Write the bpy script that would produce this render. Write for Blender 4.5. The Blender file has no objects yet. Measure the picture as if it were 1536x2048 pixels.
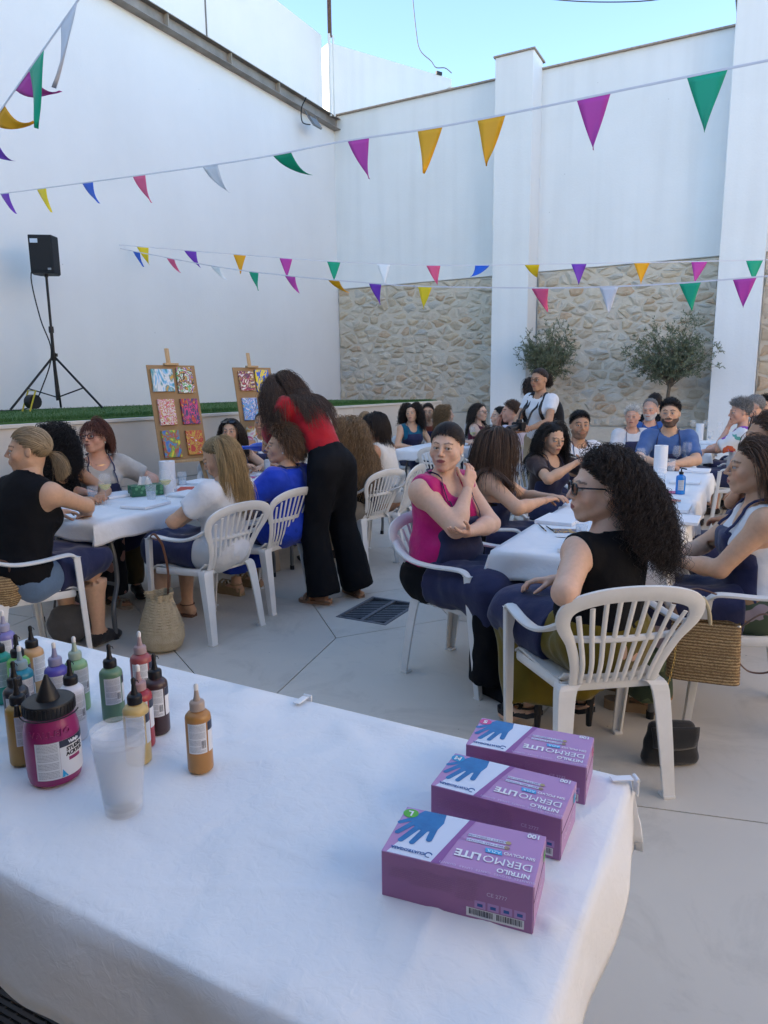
import bpy, bmesh, math, random
import numpy as np
from mathutils import Vector, Matrix, Quaternion
random.seed(7); np.random.seed(7)
R = math.radians
SC = bpy.context.scene
COL = SC.collection

# ------------------------------------------------------------ camera
CAM_M = np.array([[0.88106843, -0.07395219, 0.4671718],
                  [0.47286051, 0.16072293, -0.86635505],
                  [-0.01101636, 0.98422518, 0.17657697]])
CAM_F = 1396.1
CAM_C = np.array([0, 0, 1.5])
cam_d = bpy.data.cameras.new('camera'); cam = bpy.data.objects.new('camera', cam_d); COL.objects.link(cam)
mw = Matrix([[*CAM_M[i], CAM_C[i]] for i in range(3)] + [[0, 0, 0, 1]])
cam.matrix_world = mw
cam_d.sensor_fit = 'HORIZONTAL'; cam_d.sensor_width = 36.0; cam_d.lens = CAM_F / 1536 * 36.0
cam_d.clip_start = 0.05; cam_d.clip_end = 2000
SC.camera = cam
SC.render.resolution_x, SC.render.resolution_y = 768, 1024

# ------------------------------------------------------------ sky and sun
SUN_EL, SUN_AZ = R(24), R(-122)      # azimuth measured from +Y towards +X: hidden by the left wall and the sun block added above it
world = bpy.data.worlds.new('World'); SC.world = world; world.use_nodes = True
wn = world.node_tree.nodes; wn.clear()
sky = wn.new('ShaderNodeTexSky'); sky.sky_type = 'NISHITA'; sky.sun_disc = False
sky.sun_elevation = SUN_EL; sky.sun_rotation = SUN_AZ
sky.air_density = 1.0; sky.dust_density = 0.05; sky.ozone_density = 3.0; sky.altitude = 200
bg = wn.new('ShaderNodeBackground'); bg.inputs['Strength'].default_value = 0.15
wo = wn.new('ShaderNodeOutputWorld')
world.node_tree.links.new(sky.outputs[0], bg.inputs[0]); world.node_tree.links.new(bg.outputs[0], wo.inputs[0])
sun_d = bpy.data.lights.new('sun', 'SUN'); sun_d.energy = 5.0; sun_d.angle = R(0.5); sun_d.color = (1.0, 0.82, 0.62)
sun = bpy.data.objects.new('sun', sun_d); COL.objects.link(sun)
sdir = Vector((math.sin(SUN_AZ) * math.cos(SUN_EL), math.cos(SUN_AZ) * math.cos(SUN_EL), math.sin(SUN_EL)))
sun.rotation_euler = sdir.to_track_quat('Z', 'Y').to_euler()
sun.location = sdir * 40
SC.view_settings.view_transform = 'Standard'; SC.view_settings.look = 'None'
SC.view_settings.gamma = 1.0; SC.view_settings.use_white_balance = True; SC.view_settings.white_balance_temperature = 6850; SC.view_settings.white_balance_tint = 9; SC.view_settings.use_curve_mapping = False
SC.view_settings.exposure = 1.86
SC.render.engine = 'CYCLES'
SC.cycles.max_bounces = 8; SC.cycles.diffuse_bounces = 4; SC.cycles.transparent_max_bounces = 12
SC.cycles.caustics_reflective = False; SC.cycles.caustics_refractive = False
try: SC.cycles_curves.shape = 'RIBBONS'
except Exception: pass

# ------------------------------------------------------------ pixel helpers (photograph pixels, 1536 x 2048)
def ray(p):
    return CAM_M @ np.array([p[0] - 768, -(p[1] - 1024), -CAM_F])
def at(p, x=None, y=None, z=None):
    d = ray(p)
    if z is not None: t = (z - CAM_C[2]) / d[2]
    elif y is not None: t = (y - CAM_C[1]) / d[1]
    else: t = (x - CAM_C[0]) / d[0]
    return CAM_C + t * d

# ------------------------------------------------------------ materials
MATS = {}
def mat(name, col, rough=0.6, spec=0.4, metal=0.0, noise=0.0, nscale=8.0, bump=0.0, bscale=60.0, trans=0.0, ior=1.45,
        alpha=1.0, sheen=0.0, sss=0.0, coat=0.0, stretch=None, col2=None, detail=5.0, attr=None, distort=0.0, rvar=0.0, hairvar=0.0):
    if name in MATS: return MATS[name]
    m = bpy.data.materials.new(name); m.use_nodes = True; MATS[name] = m
    nt = m.node_tree; N = nt.nodes; L = nt.links
    b = N['Principled BSDF']; b.inputs['Roughness'].default_value = rough
    b.inputs['Specular IOR Level'].default_value = spec; b.inputs['Metallic'].default_value = metal
    b.inputs['Base Color'].default_value = (*col, 1); b.inputs['IOR'].default_value = ior
    if trans: b.inputs['Transmission Weight'].default_value = trans
    if alpha < 1: b.inputs['Alpha'].default_value = alpha
    if sheen: b.inputs['Sheen Weight'].default_value = sheen; b.inputs['Sheen Roughness'].default_value = 0.5
    if sss:
        b.inputs['Subsurface Weight'].default_value = sss; b.inputs['Subsurface Radius'].default_value = (0.012, 0.004, 0.002); b.inputs['Subsurface Scale'].default_value = 1.0
    if coat: b.inputs['Coat Weight'].default_value = coat; b.inputs['Coat Roughness'].default_value = 0.15
    src = None
    if attr:
        a = N.new('ShaderNodeAttribute'); a.attribute_name = attr; src = a.outputs['Color']
    tc = None
    def coords(s, st=None):
        nonlocal tc
        if tc is None: tc = N.new('ShaderNodeTexCoord')
        mp = N.new('ShaderNodeMapping'); L.new(tc.outputs['Object'], mp.inputs['Vector'])
        mp.inputs['Scale'].default_value = st if st else (1, 1, 1)
        return mp.outputs['Vector']
    if noise or col2:
        n = N.new('ShaderNodeTexNoise'); n.inputs['Scale'].default_value = nscale; n.inputs['Detail'].default_value = detail
        n.inputs['Roughness'].default_value = 0.6; n.inputs['Distortion'].default_value = distort
        L.new(coords(1, stretch), n.inputs['Vector'])
        mix = N.new('ShaderNodeMix'); mix.data_type = 'RGBA'
        rp = N.new('ShaderNodeMapRange'); rp.inputs['From Min'].default_value = 0.32; rp.inputs['From Max'].default_value = 0.68
        L.new(n.outputs['Fac'], rp.inputs['Value']); L.new(rp.outputs['Result'], mix.inputs['Factor'])
        c2 = col2 if col2 else tuple(c * (1 - noise) for c in col)
        if src is not None:
            mix.blend_type = 'MULTIPLY'; L.new(src, mix.inputs['A']); mix.inputs['B'].default_value = (1 - noise, 1 - noise, 1 - noise, 1)
        else:
            mix.inputs['A'].default_value = (*col, 1); mix.inputs['B'].default_value = (*c2, 1)
        src = mix.outputs['Result']
        if rvar:
            r2 = N.new('ShaderNodeMapRange'); r2.inputs['To Min'].default_value = rough - rvar; r2.inputs['To Max'].default_value = rough + rvar
            L.new(n.outputs['Fac'], r2.inputs['Value']); L.new(r2.outputs['Result'], b.inputs['Roughness'])
    if hairvar:
        ci = N.new('ShaderNodeHairInfo'); hs = N.new('ShaderNodeHueSaturation')
        mr = N.new('ShaderNodeMapRange'); mr.inputs['To Min'].default_value = 1 - hairvar; mr.inputs['To Max'].default_value = 1 + hairvar
        L.new(ci.outputs['Random'], mr.inputs['Value']); L.new(mr.outputs['Result'], hs.inputs['Value'])
        if src is not None: L.new(src, hs.inputs['Color'])
        else: hs.inputs['Color'].default_value = (*col, 1)
        src = hs.outputs['Color']
    if src is not None: L.new(src, b.inputs['Base Color'])
    if bump:
        n2 = N.new('ShaderNodeTexNoise'); n2.inputs['Scale'].default_value = bscale; n2.inputs['Detail'].default_value = 4
        L.new(coords(1, stretch), n2.inputs['Vector'])
        bp = N.new('ShaderNodeBump'); bp.inputs['Strength'].default_value = bump; bp.inputs['Distance'].default_value = 0.01
        L.new(n2.outputs['Fac'], bp.inputs['Height']); L.new(bp.outputs['Normal'], b.inputs['Normal'])
    return m

# ------------------------------------------------------------ object helpers
def mesh_from(name, V, F, smooth=False):
    me = bpy.data.meshes.new(name)
    me.from_pydata([tuple(map(float, v)) for v in V], [], [list(map(int, f)) for f in F])
    if smooth: me.shade_smooth()
    me.update(); return me
def mesh_np(name, V, F, smooth=True):
    """V (n,3), F (m,4) or (m,3) int arrays, fast path."""
    me = bpy.data.meshes.new(name); V = np.ascontiguousarray(V, np.float32); F = np.ascontiguousarray(F, np.int32)
    k = F.shape[1]
    me.vertices.add(len(V)); me.vertices.foreach_set('co', V.ravel())
    me.loops.add(F.size); me.loops.foreach_set('vertex_index', F.ravel())
    me.polygons.add(len(F)); me.polygons.foreach_set('loop_start', np.arange(0, F.size, k, dtype=np.int32))
    me.update(calc_edges=True)
    if smooth: me.shade_smooth()
    return me
def obj(name, me, m=None, parent=None, loc=None, rot=None):
    o = bpy.data.objects.new(name, me); COL.objects.link(o)
    if m is not None and me is not None and len(me.materials) == 0: me.materials.append(m)
    if parent is not None: o.parent = parent
    if loc is not None: o.location = loc
    if rot is not None: o.rotation_euler = rot
    return o
def tag(o, label, cat, group=None):
    o['label'] = label; o['category'] = cat
    if group: o['group'] = group
    return o
def empty(name, loc=(0, 0, 0), rz=0.0):
    o = bpy.data.objects.new(name, None); COL.objects.link(o); o.location = loc; o.rotation_euler = (0, 0, rz); o.empty_display_size = 0.1
    return o
def structure(o): o['kind'] = 'structure'; return o
def copy_tree(o, parent=None):
    c = o.copy(); COL.objects.link(c); c.parent = parent
    for ch in list(o.children): copy_tree(ch, c)
    return c

class MB:
    """collects shapes into one mesh"""
    def __init__(s): s.V = []; s.F = []
    def add(s, V, F):
        n = len(s.V); s.V += [tuple(v) for v in V]; s.F += [[i + n for i in f] for f in F]; return s
    def box(s, c, d, rot=None, taper=1.0):
        x, y, z = d[0] / 2, d[1] / 2, d[2] / 2
        V = [(-x, -y, -z), (x, -y, -z), (x, y, -z), (-x, y, -z), (-x * taper, -y * taper, z), (x * taper, -y * taper, z), (x * taper, y * taper, z), (-x * taper, y * taper, z)]
        M = Matrix.Identity(3) if rot is None else rot
        V = [tuple(M @ Vector(v) + Vector(c)) for v in V]
        return s.add(V, [[0, 3, 2, 1], [4, 5, 6, 7], [0, 1, 5, 4], [1, 2, 6, 5], [2, 3, 7, 6], [3, 0, 4, 7]])
    def tube(s, P, r, n=8, cap=True, flat=None, up=None, closed=False):
        """sweep along P; r scalar/list; flat=(a,b) scales of the two cross axes"""
        P = [Vector(p) for p in P]; m = len(P)
        if not hasattr(r, '__len__'): r = [r] * m
        V = []; prev = None
        for i in range(m):
            if closed: t = P[(i + 1) % m] - P[i - 1]
            else: t = P[min(i + 1, m - 1)] - P[max(i - 1, 0)]
            if t.length < 1e-9: t = Vector((0, 0, 1))
            t.normalize()
            if up is not None:
                u = Vector(up); a = u - t * u.dot(t)
                if a.length < 1e-4: a = t.orthogonal()
            elif prev is None: a = t.orthogonal()
            else:
                a = prev - t * prev.dot(t)
                if a.length < 1e-5: a = t.orthogonal()
            a.normalize(); prev = a; b = t.cross(a)
            fa, fb = flat if flat else (1, 1)
            for k in range(n):
                th = 2 * math.pi * k / n
                V.append(P[i] + a * (math.cos(th) * r[i] * fa) + b * (math.sin(th) * r[i] * fb))
        F = []
        for i in range(m if closed else m - 1):
            j = (i + 1) % m
            for k in range(n):
                F.append([i * n + k, i * n + (k + 1) % n, j * n + (k + 1) % n, j * n + k])
        if cap and not closed:
            F.append(list(range(n))[::-1]); F.append([(m - 1) * n + k for k in range(n)])
        return s.add(V, F)
    def lathe(s, prof, n=24, c=(0, 0, 0), cap0=True, cap1=True, sx=1.0, sy=1.0):
        V = []; F = []
        for (r, z) in prof:
            for k in range(n):
                th = 2 * math.pi * k / n
                V.append((c[0] + r * sx * math.cos(th), c[1] + r * sy * math.sin(th), c[2] + z))
        for i in range(len(prof) - 1):
            for k in range(n):
                F.append([i * n + k, i * n + (k + 1) % n, (i + 1) * n + (k + 1) % n, (i + 1) * n + k])
        if cap0: F.append(list(range(n))[::-1])
        if cap1: F.append([(len(prof) - 1) * n + k for k in range(n)])
        return s.add(V, F)
    def prism(s, poly, z0, z1, T=None):
        n = len(poly); V = [(x, y, z0) for x, y in poly] + [(x, y, z1) for x, y in poly]
        if T is not None: V = [tuple(T @ Vector(v)) for v in V]
        return s.add(V, [list(range(n))[::-1], list(range(n, 2 * n))] + [[i, (i + 1) % n, n + (i + 1) % n, n + i] for i in range(n)])
    def grid(s, nx, ny, fn):
        V = [fn(i / nx, j / ny) for j in range(ny + 1) for i in range(nx + 1)]
        return s.add(V, [[j * (nx + 1) + i, j * (nx + 1) + i + 1, (j + 1) * (nx + 1) + i + 1, (j + 1) * (nx + 1) + i] for j in range(ny) for i in range(nx)])
    def mesh(s, name, smooth=False, bevel=0, seg=2, angle=None):
        me = mesh_from(name, s.V, s.F)
        if bevel:
            bm = bmesh.new(); bm.from_mesh(me)
            es = [e for e in bm.edges if len(e.link_faces) == 2 and e.calc_face_angle(0) > 0.6]
            bmesh.ops.bevel(bm, geom=es, offset=bevel, segments=seg, affect='EDGES', profile=0.6, clamp_overlap=True)
            bm.to_mesh(me); bm.free()
        if smooth:
            me.shade_smooth()
            try:
                me.set_sharp_from_angle(angle=angle if angle else R(40))
            except Exception: pass
        me.update(); return me
    def build(s, name, m, parent=None, smooth=False, bevel=0, seg=2, loc=None, rot=None, angle=None):
        return obj(name, s.mesh(name, smooth, bevel, seg, angle), m, parent, loc, rot)

def catmull(P, n=6, closed=False):
    P = [np.array(p, float) for p in P]; out = []; m = len(P)
    rng = range(m if closed else m - 1)
    for i in rng:
        if closed: a, b, c, d = P[i - 1], P[i], P[(i + 1) % m], P[(i + 2) % m]
        else: a, b, c, d = P[max(i - 1, 0)], P[i], P[i + 1], P[min(i + 2, m - 1)]
        for k in range(n):
            t = k / n
            out.append(0.5 * (2 * b + (c - a) * t + (2 * a - 5 * b + 4 * c - d) * t * t + (3 * b - 3 * c + d - a) * t ** 3))
    if not closed: out.append(P[-1])
    return out
def lerp(a, b, t): return a + (b - a) * t

def text_mesh(name, s, size, m, parent, M, bold=0.0, ext=0.0002, align='CENTER', shear=0.0, spacing=1.0):
    """flat printed lettering turned into a mesh, placed by matrix M (local to the parent)"""
    cu = bpy.data.curves.new(name, 'FONT'); cu.body = s; cu.size = size; cu.align_x = align; cu.align_y = 'CENTER'
    cu.extrude = ext; cu.offset = bold; cu.shear = shear; cu.space_character = spacing; cu.resolution_u = 1 if size < 0.006 else 3
    o = bpy.data.objects.new(name, cu); COL.objects.link(o)
    dg = bpy.context.evaluated_depsgraph_get(); dg.update()
    me = bpy.data.meshes.new_from_object(o.evaluated_get(dg)); me.name = name
    bpy.data.objects.remove(o); bpy.data.curves.remove(cu)
    o2 = obj(name, me, None, parent); me.materials.clear(); me.materials.append(m); o2.matrix_local = M
    return o2
# ------------------------------------------------------------ implicit surfaces (for bodies and clothes)
def surfnet(D, o, h):
    S = D < 0
    sh = np.array(D.shape) - 1
    c = np.zeros(sh, np.int8)
    for i in (0, 1):
        for j in (0, 1):
            for k in (0, 1):
                c += S[i:sh[0] + i, j:sh[1] + j, k:sh[2] + k]
    act = (c > 0) & (c < 8)
    I = np.argwhere(act)
    if len(I) == 0: return np.zeros((0, 3)), np.zeros((0, 4), int)
    idx = np.full(act.shape, -1, np.int32); idx[act] = np.arange(len(I))
    P = np.zeros((len(I), 3)); n = np.zeros(len(I))
    cor = [(i, j, k) for i in (0, 1) for j in (0, 1) for k in (0, 1)]
    val = {q: D[I[:, 0] + q[0], I[:, 1] + q[1], I[:, 2] + q[2]] for q in cor}
    for a in cor:
        for ax in range(3):
            if a[ax] == 0:
                b = list(a); b[ax] = 1; b = tuple(b)
                da, db = val[a], val[b]; m = (da < 0) != (db < 0)
                t = np.where(m, da / np.where(m, da - db, 1), 0)
                pt = np.array(a)[None] + t[:, None] * (np.array(b) - np.array(a))[None]
                P += pt * m[:, None]; n += m
    V = (I + P / n[:, None]) * h + o
    F = []
    for ax in range(3):
        s0 = np.take(S, range(0, S.shape[ax] - 1), ax); s1 = np.take(S, range(1, S.shape[ax]), ax)
        e = np.argwhere(s0 != s1)
        o1, o2 = [(1, 2), (2, 0), (0, 1)][ax]
        ok = (e[:, o1] > 0) & (e[:, o2] > 0) & (e[:, o1] < act.shape[o1]) & (e[:, o2] < act.shape[o2])
        e = e[ok]
        fl = s0[e[:, 0], e[:, 1], e[:, 2]]
        def g(d1, d2):
            q = e.copy(); q[:, o1] += d1; q[:, o2] += d2; return idx[q[:, 0], q[:, 1], q[:, 2]]
        q = np.stack([g(-1, -1), g(0, -1), g(0, 0), g(-1, 0)], 1)
        q[~fl] = q[~fl][:, ::-1]
        F.append(q)
    F = np.concatenate(F); F = F[(F >= 0).all(1)]
    return V, F

def prim_bounds(p):
    t = p[0]
    if t == 'c':
        a, b, ra, rb = p[1:5]; r = max(ra, rb)
        return np.minimum(a, b) - r, np.maximum(a, b) + r
    c, rr, Rm = p[1:4]; e = np.sqrt(((Rm * np.asarray(rr)[None]) ** 2).sum(1))
    return c - e, c + e
def prim_eval(p, X, Y, Z, infl=0.0):
    t = p[0]
    if t == 'c':
        a, b, ra, rb = p[1:5]; ba = b - a; L2 = max(float(ba @ ba), 1e-9)
        px_, py_, pz_ = X - a[0], Y - a[1], Z - a[2]
        t_ = np.clip((px_ * ba[0] + py_ * ba[1] + pz_ * ba[2]) / L2, 0, 1)
        return np.sqrt((px_ - t_ * ba[0]) ** 2 + (py_ - t_ * ba[1]) ** 2 + (pz_ - t_ * ba[2]) ** 2) - (ra + (rb - ra) * t_) - infl
    c, rr, Rm = p[1:4]; rr = np.asarray(rr) + infl
    x, y, z = X - c[0], Y - c[1], Z - c[2]
    u = (Rm[0, 0] * x + Rm[1, 0] * y + Rm[2, 0] * z) / rr[0]
    v = (Rm[0, 1] * x + Rm[1, 1] * y + Rm[2, 1] * z) / rr[1]
    w = (Rm[0, 2] * x + Rm[1, 2] * y + Rm[2, 2] * z) / rr[2]
    k0 = np.sqrt(u * u + v * v + w * w); k1 = np.sqrt((u / rr[0]) ** 2 + (v / rr[1]) ** 2 + (w / rr[2]) ** 2)
    return k0 * (k0 - 1) / np.maximum(k1, 1e-6)
I3 = np.eye(3)
def cap(a, b, ra, rb=None): return ('c', np.array(a, float), np.array(b, float), ra, ra if rb is None else rb)
def ell(c, rr, Rm=None): return ('e', np.array(c, float), rr, I3 if Rm is None else Rm)

class Field:
    def __init__(s, lo, hi, h):
        lo = np.array(lo, float); n = np.ceil((np.array(hi) - lo) / h).astype(int) + 1
        s.o = lo; s.h = h; s.D = np.full(n, 0.5, np.float32)
        s.ax = [(lo[i] + np.arange(n[i]) * h).astype(np.float32) for i in range(3)]
    def sl(s, lo, hi):
        out = []
        for i in range(3):
            a = int(max(0, math.floor((lo[i] - s.o[i]) / s.h))); b = int(min(s.D.shape[i], math.ceil((hi[i] - s.o[i]) / s.h) + 1))
            if b <= a: return None
            out.append(slice(a, b))
        return tuple(out)
    def xyz(s, q): return (s.ax[0][q[0]][:, None, None], s.ax[1][q[1]][None, :, None], s.ax[2][q[2]][None, None, :])
    def union(s, p, k=0.02, infl=0.0, clip=None):
        lo, hi = prim_bounds(p); mg = k + infl + 2.5 * s.h
        q = s.sl(lo - mg, hi + mg)
        if q is None: return
        X, Y, Z = s.xyz(q); d = prim_eval(p, X, Y, Z, infl)
        if clip is not None: d = np.maximum(d, clip(X, Y, Z))
        D = s.D[q]
        if k > 0:
            hh = np.clip(0.5 + 0.5 * (D - d) / k, 0, 1)
            s.D[q] = D + (d - D) * hh - k * hh * (1 - hh)
        else: s.D[q] = np.minimum(D, d)
    def sub(s, p, k=0.01):
        lo, hi = prim_bounds(p); mg = k + 2.5 * s.h
        q = s.sl(lo - mg, hi + mg)
        if q is None: return
        X, Y, Z = s.xyz(q); d = -prim_eval(p, X, Y, Z); D = s.D[q]
        hh = np.clip(0.5 - 0.5 * (D - d) / k, 0, 1)
        s.D[q] = D + (d - D) * hh + k * hh * (1 - hh)
    def full(s): return s.xyz((slice(None),) * 3)
    def clip(s, fn): s.D = np.maximum(s.D, fn(*s.full()).astype(np.float32))
    def disp(s, amp, freq, seed, stretch=(1, 1, 1)):
        rg = np.random.RandomState(seed); X, Y, Z = s.full(); tot = 0
        for i in range(4):
            f = rg.normal(size=3) * freq * (0.6 + 0.5 * i) * np.array(stretch); g = rg.normal(size=3) * freq * 0.6
            tot = tot + np.sin(f[0] * X + f[1] * Y + f[2] * Z + rg.rand() * 6 + 1.2 * np.sin(g[0] * X + g[1] * Y + g[2] * Z)) / (1 + 0.5 * i)
        s.D = s.D + (amp * tot).astype(np.float32)
    def mesh(s): return surfnet(s.D, s.o, s.h)
def bounds_of(prims, pad):
    b = [prim_bounds(p) for p in prims]
    return np.min([x[0] for x in b], 0) - pad, np.max([x[1] for x in b], 0) + pad
def eval_pts(prims, P, infl=0.0):
    d = np.full(len(P), 9.0)
    for p in prims: d = np.minimum(d, prim_eval(p, P[:, 0], P[:, 1], P[:, 2], infl))
    return d
def push_out(prims, P, off=0.0, it=2):
    e = 2e-3
    for _ in range(it):
        d = eval_pts(prims, P)
        m = d < off
        if not m.any(): break
        Q = P[m]; g = np.stack([eval_pts(prims, Q + np.eye(3)[i] * e) - d[m] for i in range(3)], 1)
        g /= np.maximum(np.linalg.norm(g, axis=1, keepdims=True), 1e-9)
        P = P.copy(); P[m] = Q + g * (off - d[m])[:, None]
    return P
def snap(prims, P, off=0.0, it=4):
    e = 2e-3
    for _ in range(it):
        d = eval_pts(prims, P); g = np.stack([eval_pts(prims, P + np.eye(3)[i] * e) - d for i in range(3)], 1)
        g /= np.maximum(np.linalg.norm(g, axis=1, keepdims=True), 1e-9)
        P = P + g * (off - d)[:, None]
    return P
# ------------------------------------------------------------ people
def rx(a): c, s = math.cos(a), math.sin(a); return np.array([[1, 0, 0], [0, c, -s], [0, s, c]])
def ry(a): c, s = math.cos(a), math.sin(a); return np.array([[c, 0, s], [0, 1, 0], [-s, 0, c]])
def rz(a): c, s = math.cos(a), math.sin(a); return np.array([[c, -s, 0], [s, c, 0], [0, 0, 1]])
def unit(v): v = np.asarray(v, float); return v / max(np.linalg.norm(v), 1e-9)

SKIN = dict(fair=(0.73, 0.46, 0.325), mid=(0.65, 0.385, 0.245), tan=(0.52, 0.285, 0.17), red=(0.68, 0.37, 0.255), deep=(0.30, 0.16, 0.10))
HAIRC = dict(black=(0.012, 0.010, 0.010), dark=(0.030, 0.020, 0.016), brown=(0.085, 0.048, 0.030), auburn=(0.11, 0.040, 0.026),
             chestnut=(0.13, 0.072, 0.038), blonde=(0.38, 0.26, 0.125), dblonde=(0.24, 0.15, 0.075), grey=(0.30, 0.29, 0.28), white=(0.62, 0.59, 0.54), ash=(0.30, 0.22, 0.13))
skin_m = mat('skin', (0.5, 0.3, 0.2), rough=0.48, spec=0.35, attr='Col', noise=0.10, nscale=55, sss=0.12, bump=0.08, bscale=420)
eye_m = mat('eye', (0.8, 0.8, 0.8), rough=0.08, spec=0.6, attr='Col')
NAVY = mat('navy_apron', (0.024, 0.028, 0.080), rough=0.72, spec=0.25, noise=0.12, nscale=14, bump=0.5, bscale=20, sheen=0.15)
def cloth(name, c, rough=0.8, noise=0.16, bump=0.5, bscale=24, sheen=0.2): return mat('cloth_' + name, c, rough=rough, spec=0.2, noise=noise, nscale=16, bump=bump, bscale=bscale, sheen=sheen)
def hair_mat(c): return mat('hair_' + c, HAIRC[c], rough=0.42, spec=0.35, hairvar=0.45)
def haircap_mat(c): return mat('haircap_' + c, tuple(x * 0.8 for x in HAIRC[c]), rough=0.5, spec=0.25, noise=0.5, nscale=70, bump=0.6, bscale=160)

def ik(S, T, l1, l2, pole):
    d = T - S; L = np.linalg.norm(d); L2 = min(L, (l1 + l2) * 0.995)
    u = d / L; T = S + u * L2
    a = (l1 * l1 - l2 * l2 + L2 * L2) / (2 * L2); hgt = math.sqrt(max(l1 * l1 - a * a, 0))
    p = np.asarray(pole, float); p = p - u * (p @ u); p = unit(p)
    return S + u * a + p * hgt, T

def hand_prims(Wr, f, n, right, curl=0.5, sc=1.0, spread=0.0, thumb=0.6):
    f = unit(f); n = unit(n - f * (n @ f)); s = np.cross(f, n) if right else np.cross(n, f)
    P = []
    offs = [0.029, 0.0095, -0.0095, -0.027]; ln = [0.072, 0.08, 0.074, 0.058]
    for i in range(4):
        base = Wr + (f * (0.088 - (0.004 if i in (0, 3) else 0) - (0.006 if i == 3 else 0)) + s * offs[i]) * sc
        P.append((cap(Wr + (f * 0.008 + s * offs[i] * 0.62) * sc, base, 0.0135 * sc, 0.0115 * sc), 0.014))
        a = base; ang = curl * (0.35 + 0.12 * i * 0.5); d0 = unit(f + s * offs[i] * spread * 12)
        for j, (fr, r0, r1) in enumerate(((0.46, 0.0092, 0.0083), (0.30, 0.0083, 0.0075), (0.24, 0.0076, 0.0062))):
            d = d0 * math.cos(ang) + n * math.sin(ang)
            b = a + d * ln[i] * fr * sc
            P.append((cap(a, b, r0 * sc, r1 * sc), 0.003)); a = b; ang += curl * (0.75 if j == 0 else 0.6)
    a = Wr + (f * 0.028 + s * 0.024 + n * 0.008) * sc
    d = unit(f * 0.62 + s * thumb + n * 0.35)
    b = a + d * 0.042 * sc; P.append((cap(a, b, 0.0145 * sc, 0.0105 * sc), 0.012))
    d = unit(f * 0.85 + s * thumb * 0.5 + n * (0.3 + 0.3 * curl)); c2 = b + d * 0.03 * sc; P.append((cap(b, c2, 0.0103 * sc, 0.009 * sc), 0.004))
    d = unit(f * 0.95 + s * 0.1 + n * (0.3 + 0.4 * curl)); P.append((cap(c2, c2 + d * 0.024 * sc, 0.009 * sc, 0.007 * sc), 0.003))
    return P

def head_prims(male, chin=0.0, cheek=0.0, nose=1.0):
    """face in head space: x right, y forward, z up, origin between the ears, chin about -0.117"""
    U = []; S = []
    U.append((ell((0, -0.016, 0.030), (0.076, 0.095, 0.086)), 0.0))
    U.append((ell((0, 0.018, -0.030), (0.063 + cheek, 0.070, 0.082)), 0.03))
    jw = 0.052 if male else 0.046
    for sx in (-1, 1):
        U.append((cap((sx * (jw + cheek), -0.005, -0.058), (sx * 0.016, 0.056, -0.098), 0.020, 0.017), 0.025))
        U.append((ell((sx * (0.038 + cheek), 0.053, -0.028), (0.026, 0.026, 0.027)), 0.02))
    U.append((ell((0, 0.062, -0.098 - chin), (0.023 if not male else 0.028, 0.021, 0.019)), 0.02))
    U.append((cap((-0.034, 0.078, 0.022), (0.034, 0.078, 0.022), 0.010 if not male else 0.0125), 0.02))
    U.append((ell((0, 0.078, -0.060), (0.031, 0.020, 0.024)), 0.02))
    for sx in (-1, 1): S.append((ell((sx * 0.0315, 0.0935, 0.003), (0.0175, 0.0125, 0.0115)), 0.010))
    N = []
    N.append((cap((0, 0.087, 0.016), (0, 0.1085 + 0.003 * (nose - 1), -0.026), 0.0068, 0.0098 * nose), 0.010))
    for sx in (-1, 1): N.append((ell((sx * 0.0108 * nose, 0.0965, -0.0315), (0.0078, 0.0095, 0.0072)), 0.006))
    N.append((cap((-0.017, 0.0905, -0.0575), (0.017, 0.0905, -0.0575), 0.0045, 0.0045), 0.008)); N.append((cap((-0.008, 0.0945, -0.0565), (0.008, 0.0945, -0.0565), 0.0048), 0.006))
    N.append((cap((-0.013, 0.0915, -0.069), (0.013, 0.0915, -0.069), 0.0062), 0.008))
    S2 = [(cap((-0.020, 0.1005, -0.0627), (0.020, 0.1005, -0.0627), 0.0018), 0.002)]
    for sx in (-1, 1):
        N.append((ell((sx * 0.0315, 0.0772, 0.0098), (0.0175, 0.0135, 0.0080)), 0.004))
        N.append((ell((sx * 0.0315, 0.0772, -0.0078), (0.0165, 0.0125, 0.0055)), 0.005))
        e = rz(sx * 0.35); N.append((ell((sx * 0.079, -0.010, -0.006), (0.0065, 0.017, 0.030), e), 0.008))
    return U, S, N, S2

EYE = None
def eye_template():
    angs = [0, 11, 12, 24, 26, 40, 62, 90]; n = 12; V = [(0, 1, 0)]; C = [(0.006, 0.006, 0.006)]
    cc = {11: 0, 12: 1, 24: 1, 26: 2, 40: 2, 62: 2, 90: 2}
    cols = [(0.006, 0.005, 0.005), (0.055, 0.028, 0.014), (0.46, 0.44, 0.42)]
    F = []
    for a in angs[1:]:
        for k in range(n):
            th = 2 * math.pi * k / n; s = math.sin(R(a))
            V.append((s * math.cos(th), math.cos(R(a)), s * math.sin(th))); C.append(cols[cc[a]])
    for k in range(n): F.append([0, 1 + (k + 1) % n, 1 + k, 1 + k])
    for i in range(len(angs) - 2):
        for k in range(n):
            a = 1 + i * n; F.append([a + k, a + (k + 1) % n, a + n + (k + 1) % n, a + n + k])
    return np.array(V), np.array(F), np.array(C)

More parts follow.
